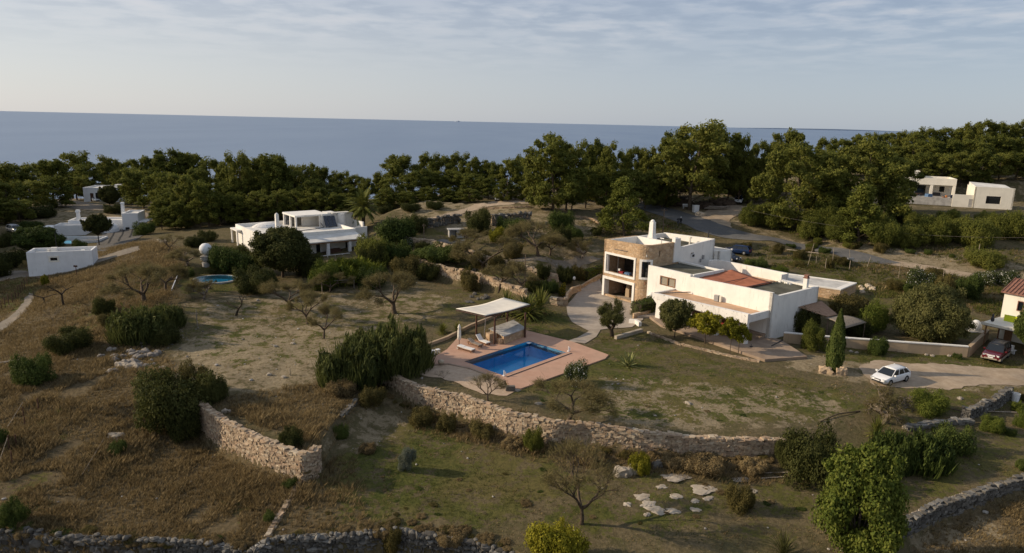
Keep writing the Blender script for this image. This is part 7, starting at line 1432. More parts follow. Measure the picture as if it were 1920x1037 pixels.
c3 = G(1828, 620); DT = thing('water_tank', 'white plastic-wrapped tank behind the end of the tan wall', 'tank', tuple(c3)); m = MB(); m.lathe([(.7, 0), (.75, .6), (.6, 1.1), (.25, 1.38), (.02, 1.42)], (0, 0, 0), 14, 1, .8); m.build('tank', 'white_metal', DT, True)
m = MB(); m.box((0, 0, -.1), (2, 1.8, .3)); m.build('base', 'concrete', DT)
c4 = G(1888, 668); small(MB().box((0, 0, .5), (1.1, .7, .06)).box((-.4, 0, .25), (.08, .5, .48)).box((.4, 0, .25), (.08, .5, .48)).box((.1, 0, .8), (.4, .4, .5), .2), 'table', 'white_metal', 'white work table with a box under the terraced house', 'table', tuple(G(1893, 664)), .3)

# ------------------------------------------------------------------ pool, deck and pergola
SP = thing('swimming_pool', 'rectangular deep blue swimming pool set in the terracotta deck', 'pool', tuple(pw(0, 0, 0)), PA)
hx, hy = PL / 2, PW / 2
m = MB(); zt, zb = .22, -1.5
for A, B in (((-hx, -hy), (hx, -hy)), ((hx, -hy), (hx, hy)), ((hx, hy), (-hx, hy)), ((-hx, hy), (-hx, -hy))): m.quad((*A, zb), (*A, zt), (*B, zt), (*B, zb))
m.quad((-hx, -hy, zb), (hx, -hy, zb), (hx, hy, zb), (-hx, hy, zb)); m.build('basin', 'pool_tile', SP)
m = MB(); m.quad((-hx, -hy, -.06), (hx, -hy, -.06), (hx, hy, -.06), (-hx, hy, -.06)); m.build('water', 'pool_water', SP)
m = MB()
for x0, x1, y0, y1 in ((-hx - .22, hx + .22, hy, hy + .22), (-hx - .22, hx + .22, -hy - .22, -hy), (-hx - .22, -hx, -hy, hy), (hx, hx + .22, -hy, hy)): m.bx(x0, x1, y0, y1, -.4, .245)
m.build('coping', 'deck_terracotta', SP)
m = MB(); m.box((hx - .25, hy - .2, .10), (.5, .4, .06)); m.build('skimmer', 'white_metal', SP)
b = bmesh.new()
def loop(pts, z): 
    vs = [b.verts.new((p[0], p[1], z)) for p in pts]; return [b.edges.new((vs[i], vs[(i + 1) % len(vs)])) for i in range(len(vs))]
ho = [pw(-hx - .219, -hy - .219), pw(hx + .219, -hy - .219), pw(hx + .219, hy + .219), pw(-hx - .219, hy + .219)]
dk = deck_poly; e = loop(dk, .24) + loop(ho, .24); bmesh.ops.triangle_fill(b, use_beauty=True, use_dissolve=False, edges=e); bmesh.ops.recalc_face_normals(b, faces=b.faces[:])
if sum(f.normal.z for f in b.faces) < 0: bmesh.ops.reverse_faces(b, faces=b.faces[:])
r_ = bmesh.ops.extrude_face_region(b, geom=b.faces[:])
for q in r_['geom']:
    if isinstance(q, bmesh.types.BMVert): q.co.z -= .5
bmesh.ops.recalc_face_normals(b, faces=b.faces[:]); me = bpy.data.meshes.new('pool_deck'); b.to_mesh(me); b.free(); link('pool_deck', me, 'deck_terracotta')['kind'] = 'structure'
sheet('sand_bed', None, 'sand', .05, .5, world=[P(x, y, .2) for x, y in [(714, 690), (770, 683), (800, 684), (840, 682), (880, 689), (946, 713), (952, 726), (972, 729), (950, 741), (905, 738), (850, 716), (790, 702)]])
o = link('deck_edge', bpy.data.meshes.new('deck_edge'), None); bpy.data.objects.remove(o)
wall_line('kerb', 'pale ochre curb between the pool deck and the sand bed', 'kerb', [(*P(x, y, .27)[:2], .27, 0) for x, y in [(800, 684.5), (840, 681.5), (880, 689.5), (946, 713.5)]], .22, 'terrace_slab')
# small lane-rope stand and steel posts at both pool ends
for (x, y), lab in (((1066, 659), 'white pool roller stand at the far right pool corner'), ((945, 705), 'pool roller stand at the near pool corner')):
    m = MB(); m.lathe([(.14, 0), (.14, .08), (.05, .1), (.05, .55), (.02, .6)], (0, 0, 0), 10); m.box((.1, 0, .3), (.2, .12, .25)); small(m, 'roller_stand', 'white_metal', lab, 'pool stand', tuple(P(x, y, .241)))
A_, B_ = P(1072, 662, .27), P(950, 707, .27); small(MB().tube((0, 0, 0), tuple(B_ - A_), .035), 'hose', 'dark_metal', 'dark hose lying straight on the deck along the pool edge', 'hose', tuple(A_ + np.array([0, 0, .01])))
# pergola
pts4 = [P(893, 632, .24), P(927, 645, .24), P(984, 632.5, .24), P(951, 612, .24)]
zr = 3.35
PGc = sum(pts4) / 4; PG = thing('pergola', 'dark wooden pergola with a cream canvas roof beside the pool', 'pergola', (PGc[0], PGc[1], .24))
def rel(p): return np.array(p) - np.array([PGc[0], PGc[1], .24])
R4 = [rel(P(u, v, z)) for u, v, z in ((855, 579, 3.75), (911, 592, 3.55), (994, 571, 3.35), (944, 558.5, 3.55))]
n = 12; V = []
for i in range(n + 1):
    for j in range(n + 1):
        s_, t_ = i / n, j / n; p = (R4[0] * (1 - s_) + R4[3] * s_) * (1 - t_) + (R4[1] * (1 - s_) + R4[2] * s_) * t_; p = p.copy(); p[2] -= .2 * math.sin(math.pi * s_) * (1 - .55 * t_) + .12 * math.sin(math.pi * t_) * math.sin(math.pi * s_) - .02 * math.sin(9 * s_) ; V.append(p)
f = [(i * (n + 1) + j, (i + 1) * (n + 1) + j, (i + 1) * (n + 1) + j + 1, i * (n + 1) + j + 1) for i in range(n) for j in range(n)]
oc = link('canvas_roof', npmesh('canvas_roof', V, f, True), 'canvas_cream', PG); oc.modifiers.new('s', 'SOLIDIFY').thickness = .03
m = MB()
for i, j in ((0, 1), (1, 2)): m.tube(R4[i] - [0, 0, .16], R4[j] - [0, 0, .16], .075, .075, 6)
for t_ in (.2, .5, .8): m.tube(R4[0] * (1 - t_) + R4[3] * t_ - [0, 0, .62], R4[1] * (1 - t_) + R4[2] * t_ - [0, 0, .36], .05, .05, 6)
m.build('roof_beams', 'wood_dark', PG)
pf = [rel(p) for p in pts4]; top = [R4[0] * .75 + R4[1] * .0 + R4[2] * .0 + R4[3] * .25, None, None, None]
for k, p in enumerate(pf):
    m = MB(); zt = [3.15, 3.1, 3.0, 2.9][k]; m.box((p[0], p[1], zt / 2 - .1), (.17, .17, zt + .2), .5); m.build('post', 'wood_dark', PG)
q0, q1 = pf[1] * .12 + pf[3] * .88, pf[3] * .2 + pf[1] * .8; q0, q1 = pf[3], pf[3] * .35 + pf[0] * .65
q1 = rel(P(928, 616, .24)); m = MB(); m.tube((q1[0], q1[1], 1.0), (q1[0], q1[1], 2.9), .05)
for k in range(4): m.tube(q0 * (1 - k * .08) + q1 * (k * .08) + [0, 0, 1.0 + .5 * k], q1 + [0, 0, 1.2 + .45 * k] if k % 2 else q1 + [0, 0, 2.5 - .2 * k], .045, .045, 5)
m.tube(q0 + [0, 0, 1.0], q1 + [0, 0, 1.0], .05, .05, 5); m.tube(q0 + [0, 0, 2.4], q1 + [0, 0, 1.3], .045, .045, 5); m.tube(q0 + [0, 0, 2.0], q1 + [0, 0, 2.7], .045, .045, 5); m.build('lattice', 'wood_dark', PG)
pp = rel(P(907, 638, .24)); m = MB(); m.tube((pp[0], pp[1], 0), R4[1] - [0, 0, .15], .045); m.build('support_pole', 'metal_grey', PG)
# stone outdoor kitchen counter under the pergola
kc = [P(945, 646, .24), P(984, 631, .24), P(962, 616, .24), P(918, 632, .24)]; kcc = sum(kc) / 4; KT = thing('stone_counter', 'long stone outdoor kitchen counter with a grey slab under the pergola', 'counter', (kcc[0], kcc[1], .24)); kl = [p - np.array([kcc[0], kcc[1], .24]) for p in kc]
m = MB(); m.prism([p * .97 for p in kl], -.1, .95); m.build('stone_base', 'tower_stone', KT); m = MB(); m.prism([p * 1.06 for p in kl], .951, 1.06); m.build('slab', 'concrete', KT)
p5 = rel(P(921, 641, .24)) + np.array([PGc[0], PGc[1], .24]) - np.array([kcc[0], kcc[1], .24]); m = MB(); m.box((p5[0], p5[1], .55), (1.0, .8, 1.1), .6); m.build('side_block', 'tower_stone', KT); p6 = p5 + [1.0, -.6, 0]; m = MB(); m.box((p6[0], p6[1], .3), (.5, .5, .6), .6); m.build('stone_stool', 'tower_stone', KT)
# sun loungers
def lounger(label, u0, v0, u1, v1, back, mat, wid=.68):
    p, q = P(u0, v0, .24), P(u1, v1, .24); d = q - p; L = 2.05; an = math.atan2(d[1], d[0]); c_ = (p + q) / 2
    T = thing('sun_lounger', label, 'sun lounger', (c_[0], c_[1], .24), an)
    m = MB(); m.bx(-L / 2, L / 2, -wid / 2, -wid / 2 + .06, .22, .30); m.bx(-L / 2, L / 2, wid / 2 - .06, wid / 2, .22, .30); m.bx(-L / 2, -L / 2 + .06, -wid / 2 + .06, wid / 2 - .06, .22, .30); m.bx(L / 2 - .06, L / 2, -wid / 2 + .06, wid / 2 - .06, .22, .30); m.build('frame', 'wood_brown', T)
    for x in (-.85, .85):
        for y in (-1, 1): mm = MB(); mm.bx(x - .035, x + .035, y * (wid / 2 - .03) - .03, y * (wid / 2 - .03) + .03, 0, .219); mm.build('leg', 'wood_brown', T)
    m = MB(); m.box((.35, 0, .345), (1.3, wid - .06, .09)); m.build('seat_pad', mat, T)
    x0, z0 = -.30, .32; x1, z1 = -.30 - .8 * math.cos(back), .32 + .8 * math.sin(back); nx2, nz2 = math.sin(back) * .09, math.cos(back) * .09; w2 = (wid - .06) / 2
    m = MB(); m.add([(x0, -w2, z0), (x0, w2, z0), (x1, w2, z1), (x1, -w2, z1), (x0 + nx2, -w2, z0 + nz2), (x0 + nx2, w2, z0 + nz2), (x1 + nx2, w2, z1 + nz2), (x1 + nx2, -w2, z1 + nz2)], [(0, 1, 2, 3), (7, 6, 5, 4), (0, 4, 5, 1), (1, 5, 6, 2), (2, 6, 7, 3), (3, 7, 4, 0)]); m.build('backrest', mat, T)
lounger('white sun lounger with a raised back, nearest the pergola post', 889, 638, 921, 650, .75, 'cushion_white'); lounger('grey weathered sun lounger between the two white ones', 876, 643, 905, 654, .35, 'wood_grey', .6); lounger('flat white sun lounger beside the closed parasol', 858, 653, 891, 662, .06, 'cushion_white')
u_ = P(861, 653, .24); UM = thing('parasol', 'closed white parasol on a dark pole beside the loungers', 'parasol', tuple(u_)); m = MB(); m.tube((0, 0, 0), (0, 0, 2.75), .035); m.build('pole', 'wood_dark', UM); m = MB(); m.lathe([(.10, 1.0), (.20, 1.03), (.21, 1.4), (.19, 2.0), (.15, 2.3), (.20, 2.38), (.12, 2.6), (.03, 2.8)], (0, 0, 0), 12); m.build('canopy', 'canvas_cream', UM, True); m = MB(); m.lathe([(.3, 0), (.28, .1), (.06, .14)], (0, 0, 0), 12); m.build('base', 'concrete', UM)
for x, y, lab in ((812, 664, 'white plastic stool at the left end of the pool deck'), (821, 662, 'second white plastic stool at the left deck end, nearer the pool')):
    m = MB(); m.box((0, 0, .42), (.42, .42, .05)); [m.tube((i * .16, j * .16, 0), (i * .14, j * .14, .4), .03) for i in (-1, 1) for j in (-1, 1)]; small(m, 'stool', 'white_metal', lab, 'stool', tuple(P(x, y, .241)), random.random())
r5 = random.Random(4); m = MB(); rock(m, (0, 0, .25), (.38, .34, .34), .3, r5, .2); small(m, 'boulder', 'field_stone', 'round ochre boulder on the curb of the sand bed', 'boulder', tuple(P(827, 683, .25)), 0, None, True)
m = MB(); m.box((0, 0, .2), (.9, .45, .42), .1, .92, .03); small(m, 'stone_block', 'grey_stone', 'square grey stone block at the tip of the pool deck', 'stone block', tuple(P(957, 731, .22)))

# oval pool of the left villa
OP = thing('swimming_pool', 'oval turquoise pool with a pale rim in front of the dark dome bush', 'pool', (OVAL_C[0], OVAL_C[1], 0)); K = 40; m = MB(); ang = [2 * math.pi * k / K for k in range(K)]
inn = [(OVA * math.cos(t), OVB * math.sin(t)) for t in ang]; outp = [((OVA + .35) * math.cos(t), (OVB + .35) * math.sin(t)) for t in ang]
for k in range(K): m.prism([inn[k], inn[(k + 1) % K], outp[(k + 1) % K], outp[k]], .2, .80)
m.build('rim', 'concrete', OP, weld=True); m = MB()
for k in range(K): m.quad((*inn[k], .79), (*inn[(k + 1) % K], .79), (*inn[(k + 1) % K], -.3), (*inn[k], -.3))
m.add([(*q, -.3) for q in inn], [tuple(range(K))]); m.build('basin', 'pale_pool_tile', OP); m = MB(); m.add([(*q, .73) for q in inn], [tuple(range(K))]); m.build('water', 'pale_pool_water', OP)
s_ = G(388, 500); SC = thing('ball_sculpture', 'white ball sculpture on a round stacked plinth beside the oval pool', 'sculpture', tuple(s_)); m = MB(); m.lathe([(.7, 0), (.72, .7), (.6, .75), (.45, 1.0), (.9, 1.15), (.95, 1.7), (.6, 1.9), (.4, 1.95)], (0, 0, 0), 18); m.build('plinth', 'concrete', SC); m = MB(); m.lathe([(.02, -.98), (.5, -.85), (.85, -.5), (.98, 0), (.85, .5), (.5, .85), (.02, .98)], (0, 0, 2.85), 20); m.build('ball', 'cool_plaster', SC, True)
A_, B_ = G(321, 545), G(339, 512) + np.array([0, 0, .8]); small(MB().tube((0, 0, 0), tuple(B_ - A_), .07, .07, 6), 'slide', 'white_metal', 'white slanting slide rail left of the oval pool', 'slide', tuple(A_))
PF = thing('goal_frame', 'low grey timber post frame at the edge of the sandy garden', 'frame', tuple(G(664, 540))); A_ = G(604, 548) - G(664, 540); m = MB(); m.tube((0, 0, -.1), (0, 0, 1.35), .07); m.tube((A_[0], A_[1], A_[2] - .1), (A_[0], A_[1], A_[2] + 1.6), .07); m.build('post', 'wood_grey', PF); m = MB(); m.tube((0, 0, 1.33), (A_[0], A_[1], A_[2] + 1.55), .05); m.build('crossbar', 'wood_grey', PF)
UH = thing('hut', 'small grey concrete meter hut with an open front on the gravel patch', 'hut', tuple(G(856, 447)), .25); m = MB(); m.bx(-1.3, 1.3, 0, 1.5, 0, .12); m.bx(-1.3, -1.1, 0, 1.5, .12, 1.5); m.bx(1.1, 1.3, 0, 1.5, .12, 1.5); m.bx(-1.1, 1.1, 1.35, 1.5, .12, 1.5); m.bx(.0, 1.1, 0, .15, .12, 1.5); m.build('walls', 'concrete', UH); m = MB(); m.bx(-1.5, 1.5, -.2, 1.6, 1.5, 1.64); m.build('roof', 'concrete', UH); m = MB(); m.bx(-1.0, -.05, .9, 1.3, .13, 1.4); m.build('meter', 'metal_grey', UH)

# ------------------------------------------------------------------ poles, posts, wires
def pole(label, u, vb, vt, r0=.11, arm=None, mat='pole_wood', name='utility_pole', cat='pole'):
    p = G(u, vb); h = height_to(p[0], p[1], vt) - p[2]; T = thing(name, label, cat, tuple(p)); m = MB(); m.tube((0, 0, -.5), (0, 0, h), r0, r0 * .75); m.build('shaft', mat, T)
    if arm: m = MB(); m.tube((-arm, 0, h - .35), (arm, 0, h - .35), .05); m.box((arm, 0, h - .25), (.12, .12, .2)); m.box((-arm, 0, h - .25), (.12, .12, .2)); m.build('crossarm', mat, T)
    return np.array([p[0], p[1], p[2] + h])
tp1 = pole('tall wooden pole rising behind the white chimney of the villa', 1242, 446, 391, .12, .5)
pole('wooden pole beside the parked van on the upper track', 951, 378, 331, .13); pole('thin grey pole on the gravel patch above the terrace wall', 795, 447, 420, .09, .25); pole('thin pole among the twiggy trees left of the cactus bed', 984, 535, 478, .08); tp2 = pole('dark street lamp pole at the mouth of the lay-by', 1401, 378, 330, .12, None, 'dark_metal', 'street_lamp', 'street lamp')
lp = G(1401, 378); LA = bpy.data.objects['street_lamp']; hh_ = tp2[2] - lp[2]; m = MB(); m.path([(0, 0, hh_ - .1), (.8, 0, hh_ + .25), (1.9, 0, hh_ + .2)], .06); m.build('arm', 'dark_metal', LA); m = MB(); m.box((2.1, 0, hh_ + .15), (.7, .22, .14)); m.build('lamp_head', 'metal_grey', LA)
pole('dark sign post standing on the dry hill by the footpath', 144, 518, 499, .07, None, 'wood_dark', 'sign_post', 'sign'); SG = bpy.data.objects['sign_post']; hh_ = max(v.co.z for v in SG.children[0].data.vertices); m = MB(); m.box((0, -.06, hh_), (.6, .06, .28)); m.build('board', 'wood_dark', SG)
pole('pale dead post in the brown field at the left', 68, 722, 692, .07, None, 'dead_wood', 'post', 'post'); pole('leaning grey stake on the sand below the left reed thicket', 370, 611, 580, .06, None, 'wood_grey', 'post', 'post'); pole('short pale stake at the edge of the grass by the white stones', 544, 704, 690, .06, None, 'dead_wood', 'post', 'post'); pole('dark post at the roadside right of the villa wing', 1328, 447, 431, .13, None, 'dark_metal', 'bollard', 'post'); pole('thin stake on the slope behind the tamarisk', 1765, 540, 505, .05, None, 'dead_wood', 'post', 'post'); pole('thin pale stake on the bank above the dirt track', 1834, 478, 458, .06, None, 'dead_wood', 'post', 'post')
for i, (u, vb, vt) in enumerate([(1514, 500, 455), (1547, 505, 485), (1560, 500, 462), (1595, 500, 468), (1530, 495, 480), (1685, 520, 492), (1625, 503, 480)]): pole('thin leafless stake in the rough ground between the road and the cistern', u, vb, vt, .045, None, 'dead_wood', 'stake', 'stake')
for o_ in [q for q in S.objects if q.name.startswith('stake')]: o_['group'] = 'stakes on the rough ground'; o_.rotation_euler = (random.uniform(-.25, .25), random.uniform(-.25, .25), 0)
q_ = G(1592, 507); MBX = thing('mailbox', 'grey box on a thin pale post beside the road', 'mailbox', tuple(q_)); m = MB(); m.tube((0, 0, 0), (.05, 0, 1.9), .05); m.build('post', 'dead_wood', MBX); m = MB(); m.box((0, 0, 2.0), (.95, .5, .22)); m.build('box', 'metal_grey', MBX)
FG = [(3, 566), (10, 563), (17, 559), (24, 555), (30, 550), (35, 546), (39, 541), (43, 537), (47, 533), (51, 528)]
base_, prev = None, None
for i, (u, v) in enumerate(FG):
    p = G(u, 520 + (v - 520) * 1.18 + 6); T = thing('fence_post', 'slim dark fence post in the row along the left footpath', 'fence post', tuple(p), 0, 'fence posts along the left footpath'); m = MB(); m.tube((0, 0, -.2), (0, 0, 1.35 + .15 * (i % 3)), .06, .05, 6); m.build('stake', 'wood_dark', T)
for i, (u, v, h) in enumerate([(44, 782, 1.0), (47, 802, 1.0), (31, 842, 1.3), (23, 872, 1.2), (18, 848, 1.5), (72, 770, 1.2)]):
    p = G(u, v); T = thing('fence_post', 'dark stake of the broken wire fence at the lower left edge', 'fence post', tuple(p), 0, 'stakes of the broken fence'); m = MB(); m.tube((0, 0, -.2), (.05, 0, h), .05, .045, 6); m.build('stake', 'wood_dark', T)
A_, B_ = G(16, 812) + np.array([0, 0, .6]), G(45, 772) + np.array([0, 0, .9]); small(MB().tube((0, 0, 0), tuple(B_ - A_), .018), 'fence_rail', 'dead_wood', 'pale rope between the upper stakes of the broken fence', 'rope', tuple(A_)); A_, B_ = G(0, 880) + np.array([0, 0, .6]), G(18, 848) + np.array([0, 0, 1.3]); small(MB().tube((0, 0, 0), tuple(B_ - A_), .018), 'fence_rail', 'dead_wood', 'pale rope between the lower stakes of the broken fence', 'rope', tuple(A_))
wa, wb = P(1408, 395, 9.5), P(1960, 445, 8.0); pts = [wa * (1 - t) + wb * t - np.array([0, 0, 1.6 * 4 * t * (1 - t)]) for t in np.linspace(0, 1, 15)]; small(MB().path([p - wa for p in pts], .016, 4), 'power_line', 'wood_grey', 'thin power line sagging in front of the pine bushes on the right', 'cable', tuple(wa))
# ------------------------------------------------------------------ vehicles
def car(name, label, cat, p, head, st):
    L, Wd, Hh, zs, zb = st['L'], st['W'], st['H'], st['zs'], st.get('zb', .22); bm_, lm = st['body'], st.get('lower', st['body']); hl_ = L / 2; w = Wd / 2
    T = thing(name, label, cat, tuple(p), head)
    xs = st['xs']                      # stations: x fraction, half width factor, shoulder height, bottom height
    m = MB(); n = 10; V = []
    for fx, kw, z1, z0 in xs:
        x, ww = fx * hl_, kw * w; zm = z0 + (z1 - z0) * .5
        V += [(x, -ww * .86, z0), (x, -ww * .97, z0 + .10), (x, -ww, zm), (x, -ww * .985, z1 - .10), (x, -ww * .90, z1), (x, ww * .90, z1), (x, ww * .985, z1 - .10), (x, ww, zm), (x, ww * .97, z0 + .10), (x, ww * .86, z0)]
    f = [(k * n + i, k * n + (i + 1) % n, (k + 1) * n + (i + 1) % n, (k + 1) * n + i) for k in range(len(xs) - 1) for i in range(n)] + [tuple(range(n - 1, -1, -1)), tuple(range((len(xs) - 1) * n, len(xs) * n))]
    m.add(V, f); o = m.build('body', bm_, T, True, bevel=.0)
    try:
        md = o.modifiers.new('e', 'EDGE_SPLIT'); md.split_angle = math.radians(38)
    except Exception: pass
    xA, xB, xC, xD = [q * hl_ for q in st['gh']]; w0, w1 = w * .90, w * st.get('roofw', .70); zr = Hh - .06
    def fr(z, z0_=zs - .02): t = (z - z0_) / (zr - z0_); return t
    q = [(xD, -w0, zs - .03), (xA, -w0, zs - .03), (xA, w0, zs - .03), (xD, w0, zs - .03), (xC, -w1, zr), (xB, -w1, zr), (xB, w1, zr), (xC, w1, zr)]
    m = MB(); m.add(q, [(3, 2, 1, 0), (4, 5, 6, 7), (0, 1, 5, 4), (1, 2, 6, 5), (2, 3, 7, 6), (3, 0, 4, 7)]); m.build('window_glass', 'dark_glass', T)
    m = MB(); ns = 6; V = []
    for i in range(ns + 1):
        x = xC - .08 + (xB - xC + .10) * i / ns; z = zr + .02 + .05 * math.sin(math.pi * (i + .6) / (ns + 1))
        V += [(x, -w1 - .03, zr - .04), (x, -w1 * .9, z), (x, 0, z + .025), (x, w1 * .9, z), (x, w1 + .03, zr - .04)]
    f = [(k * 5 + i, (k + 1) * 5 + i, (k + 1) * 5 + i + 1, k * 5 + i + 1) for k in range(ns) for i in range(4)] + [(4, 9 - 5 + 0, 0)][:0]
    f += [(k * 5 + 4, (k + 1) * 5 + 4, (k + 1) * 5, k * 5) for k in range(ns)] + [(0, 1, 2, 3, 4), tuple(ns * 5 + i for i in (4, 3, 2, 1, 0))]
    m.add(V, f); m.build('roof', st.get('roof', bm_), T, True)
    m = MB()
    for s_ in (-1, 1):
        m.tube((xA, s_ * w0 * .99, zs - .03), (xB, s_ * w1, zr), .045, .04, 6); m.tube((xD, s_ * w0 * .99, zs - .03), (xC, s_ * w1, zr), .07, .06, 6)
        for t in st.get('pil', (.42,)):
            m.tube((xA + (xD - xA) * t, s_ * (w0 + .005), zs - .03), (xB + (xC - xB) * t, s_ * (w1 + .005), zr), .035, .03, 6)
    m.build('pillars', st.get('roof', bm_), T)
    if lm != bm_:
        m = MB(); m.box((0, 0, zb + .15), (L * .985, Wd * 1.012, .24), 0, 1.0); m.build('lower_cladding', lm, T)
    xw, rw = st['xw'], st['r']
    for fx in xw:
        for s_ in (-1, 1):
            m = MB(); y = s_ * (w - .11); K = 18
            ring_ = [(rw, -.11), (rw, .11), (rw * .62, .12), (rw * .6, -.12)]
            V = [(fx * hl_ + r * math.cos(2 * math.pi * k / K), y + yy, rw + r * math.sin(2 * math.pi * k / K)) for r, yy in ring_ for k in range(K)]
            m.add(V, [(a * K + k, a * K + (k + 1) % K, ((a + 1) % 4) * K + (k + 1) % K, ((a + 1) % 4) * K + k) for a in range(4) for k in range(K)]); wh = m.build('wheel', 'tyre', T, True)
            m = MB(); V = [(fx * hl_ + rw * .6 * math.cos(2 * math.pi * k / K), y + s_ * .10, rw + rw * .6 * math.sin(2 * math.pi * k / K)) for k in range(K)]; m.add(V + [(fx * hl_, y + s_ * .13, rw)], [(k, (k + 1) % K, K) for k in range(K)]); m.build('rim', st.get('rim', 'metal_grey'), wh)
            m = MB(); V = [(fx * hl_ + r * math.cos(t), s_ * (w * .995 + .004), rw + r * math.sin(t)) for t in np.linspace(-.2, math.pi + .2, 12) for r in (rw * 1.0, rw * 1.16)]; m.add(V, [(2 * k, 2 * k + 1, 2 * k + 3, 2 * k + 2) for k in range(11)]); m.build('wheel_arch', 'tyre', T)
    xf, xr = xs[-1][0] * hl_, xs[0][0] * hl_; zf = st.get('zf', zs - .18)
    for s_ in (-1, 1):
        m = MB(); m.box((xf - .09, s_ * w * .68, zf), (.22, .36, .16), -s_ * .35, .9); m.build('headlight', 'lamp_glass', T); m = MB(); m.box((xr + .04, s_ * w * .74, zs - .12), (.14, .24, .22), s_ * .2); m.build('taillight', 'tail_red', T)
        m = MB(); m.box((xA - .25, s_ * (w + .09), zs + .08), (.13, .2, .14)); m.build('mirror', bm_, T)
        m = MB(); m.box((xA - .9, s_ * (w * .985), zs - .24), (.16, .03, .03)); m.build('door_handle', 'metal_grey', T)
    m = MB(); m.box((xf + .0, 0, zf - .03), (.06, w * .72, .14)); 
    if st.get('slots'):
        for k in range(7): m.box((xf + .035, (k - 3) * .115, zf), (.03, .055, .18))
    m.build('grille', st.get('grille', 'car_black'), T)
    m = MB(); m.box((xf + .02, 0, zb + .16), (.07, w * 1.3, .14)); m.build('bumper_intake', st.get('intake', 'car_black'), T); m = MB(); m.box((xf + .06, 0, zb + .30), (.03, .5, .11)); m.build('number_plate', 'white_metal', T)
    if st.get('rails'):
        m = MB()
        for s_ in (-1, 1): m.tube((xC, s_ * w1 * .85, zr + .12), (xB - .15, s_ * w1 * .85, zr + .12), .03); m.tube((xC, s_ * w1 * .85, zr), (xC, s_ * w1 * .85, zr + .12), .03); m.tube((xB - .15, s_ * w1 * .85, zr), (xB - .15, s_ * w1 * .85, zr + .12), .03)
        for t in (.25, .75): x = xC + (xB - xC) * t; m.tube((x, -w1 * .85, zr + .12), (x, w1 * .85, zr + .12), .025)
        m.build('roof_rack', 'dark_metal', T)
    return T
HATCH = dict(L=4.35, W=1.82, H=1.48, zs=.93, body='car_white', xs=[(-1, .80, .72, .36), (-.96, .93, .90, .24), (-.75, 1, .95, .22), (0, 1, .94, .2), (.42, 1, .92, .2), (.78, .97, .78, .22), (.93, .86, .68, .24), (1, .66, .58, .28)], gh=(.52, .16, -.66, -.93), roofw=.70, xw=(-.62, .62), r=.32, zf=.60, pil=(.36, .7))
SUVS = dict(L=4.7, W=1.86, H=1.80, zs=1.08, zb=.34, body='car_red', lower='car_tan', roof='car_black', xs=[(-1, .92, 1.05, .42), (-.95, .98, 1.10, .38), (0, 1, 1.09, .36), (.45, 1, 1.08, .36), (.88, .97, 1.02, .38), (.97, .92, .96, .40), (1, .88, .86, .44)], gh=(.46, .20, -.80, -.96), roofw=.76, xw=(-.60, .62), r=.38, zf=.86, pil=(.32, .66), slots=True, grille='white_metal', intake='car_tan', rails=True)
ESTATE = dict(L=4.7, W=1.82, H=1.55, zs=.95, body='car_blue', xs=[(-1, .84, .85, .36), (-.96, .95, .96, .26), (-.7, 1, .97, .22), (0, 1, .95, .2), (.45, 1, .93, .2), (.82, .96, .80, .22), (.94, .86, .70, .26), (1, .70, .60, .3)], gh=(.50, .20, -.78, -.95), roofw=.72, xw=(-.60, .62), r=.33, zf=.64, pil=(.32, .64))
VAN = dict(L=4.3, W=1.8, H=1.82, zs=1.02, body='car_silver', xs=[(-1, .94, 1.0, .36), (-.96, .98, 1.05, .28), (0, 1, 1.04, .24), (.5, 1, 1.0, .24), (.88, .96, .90, .26), (1, .78, .66, .32)], gh=(.62, .32, -.90, -.97), roofw=.82, xw=(-.60, .64), r=.32, zf=.76, pil=(.34, .62))
def put(name, label, cat, st, back, front, z=None):
    b_, f_ = G(*back), G(*front); d = f_ - b_; return car(name, label, cat, (b_ + f_) / 2 + np.array([0, 0, .03]), math.atan2(d[1], d[0]), st)
def heading(px, ang_ref): pass
put('parked_car', 'white hatchback parked on the gravel drive beside the weeping shrub', 'car', HATCH, (1694, 708), (1642, 722))
put('parked_car', 'dark red off-road car with tan bumpers parked under the carport terrace', 'car', SUVS, (1880, 661), (1852, 684))
put('parked_car', 'bright blue estate car on the gravel behind the villa wing', 'car', ESTATE, (1401, 479), (1364, 472))
put('parked_car', 'navy car half hidden behind the white side room of the villa', 'car', dict(ESTATE, body='car_navy'), (1346, 484), (1378, 491))
put('parked_van', 'silver van parked on the upper track by the wooden pole', 'van', VAN, (943, 372), (932, 381))
put('parked_van', 'white and blue van standing in the lay-by', 'van', dict(VAN, body='car_white', roof='car_blue'), (1386, 374), (1382, 388))
put('parked_car', 'beige estate car at the far left edge among the bushes', 'car', dict(ESTATE, body='car_silver'), (18, 432), (38, 438))
put('parked_car', 'white car in front of the small far white house', 'car', HATCH, (171, 377), (185, 378))
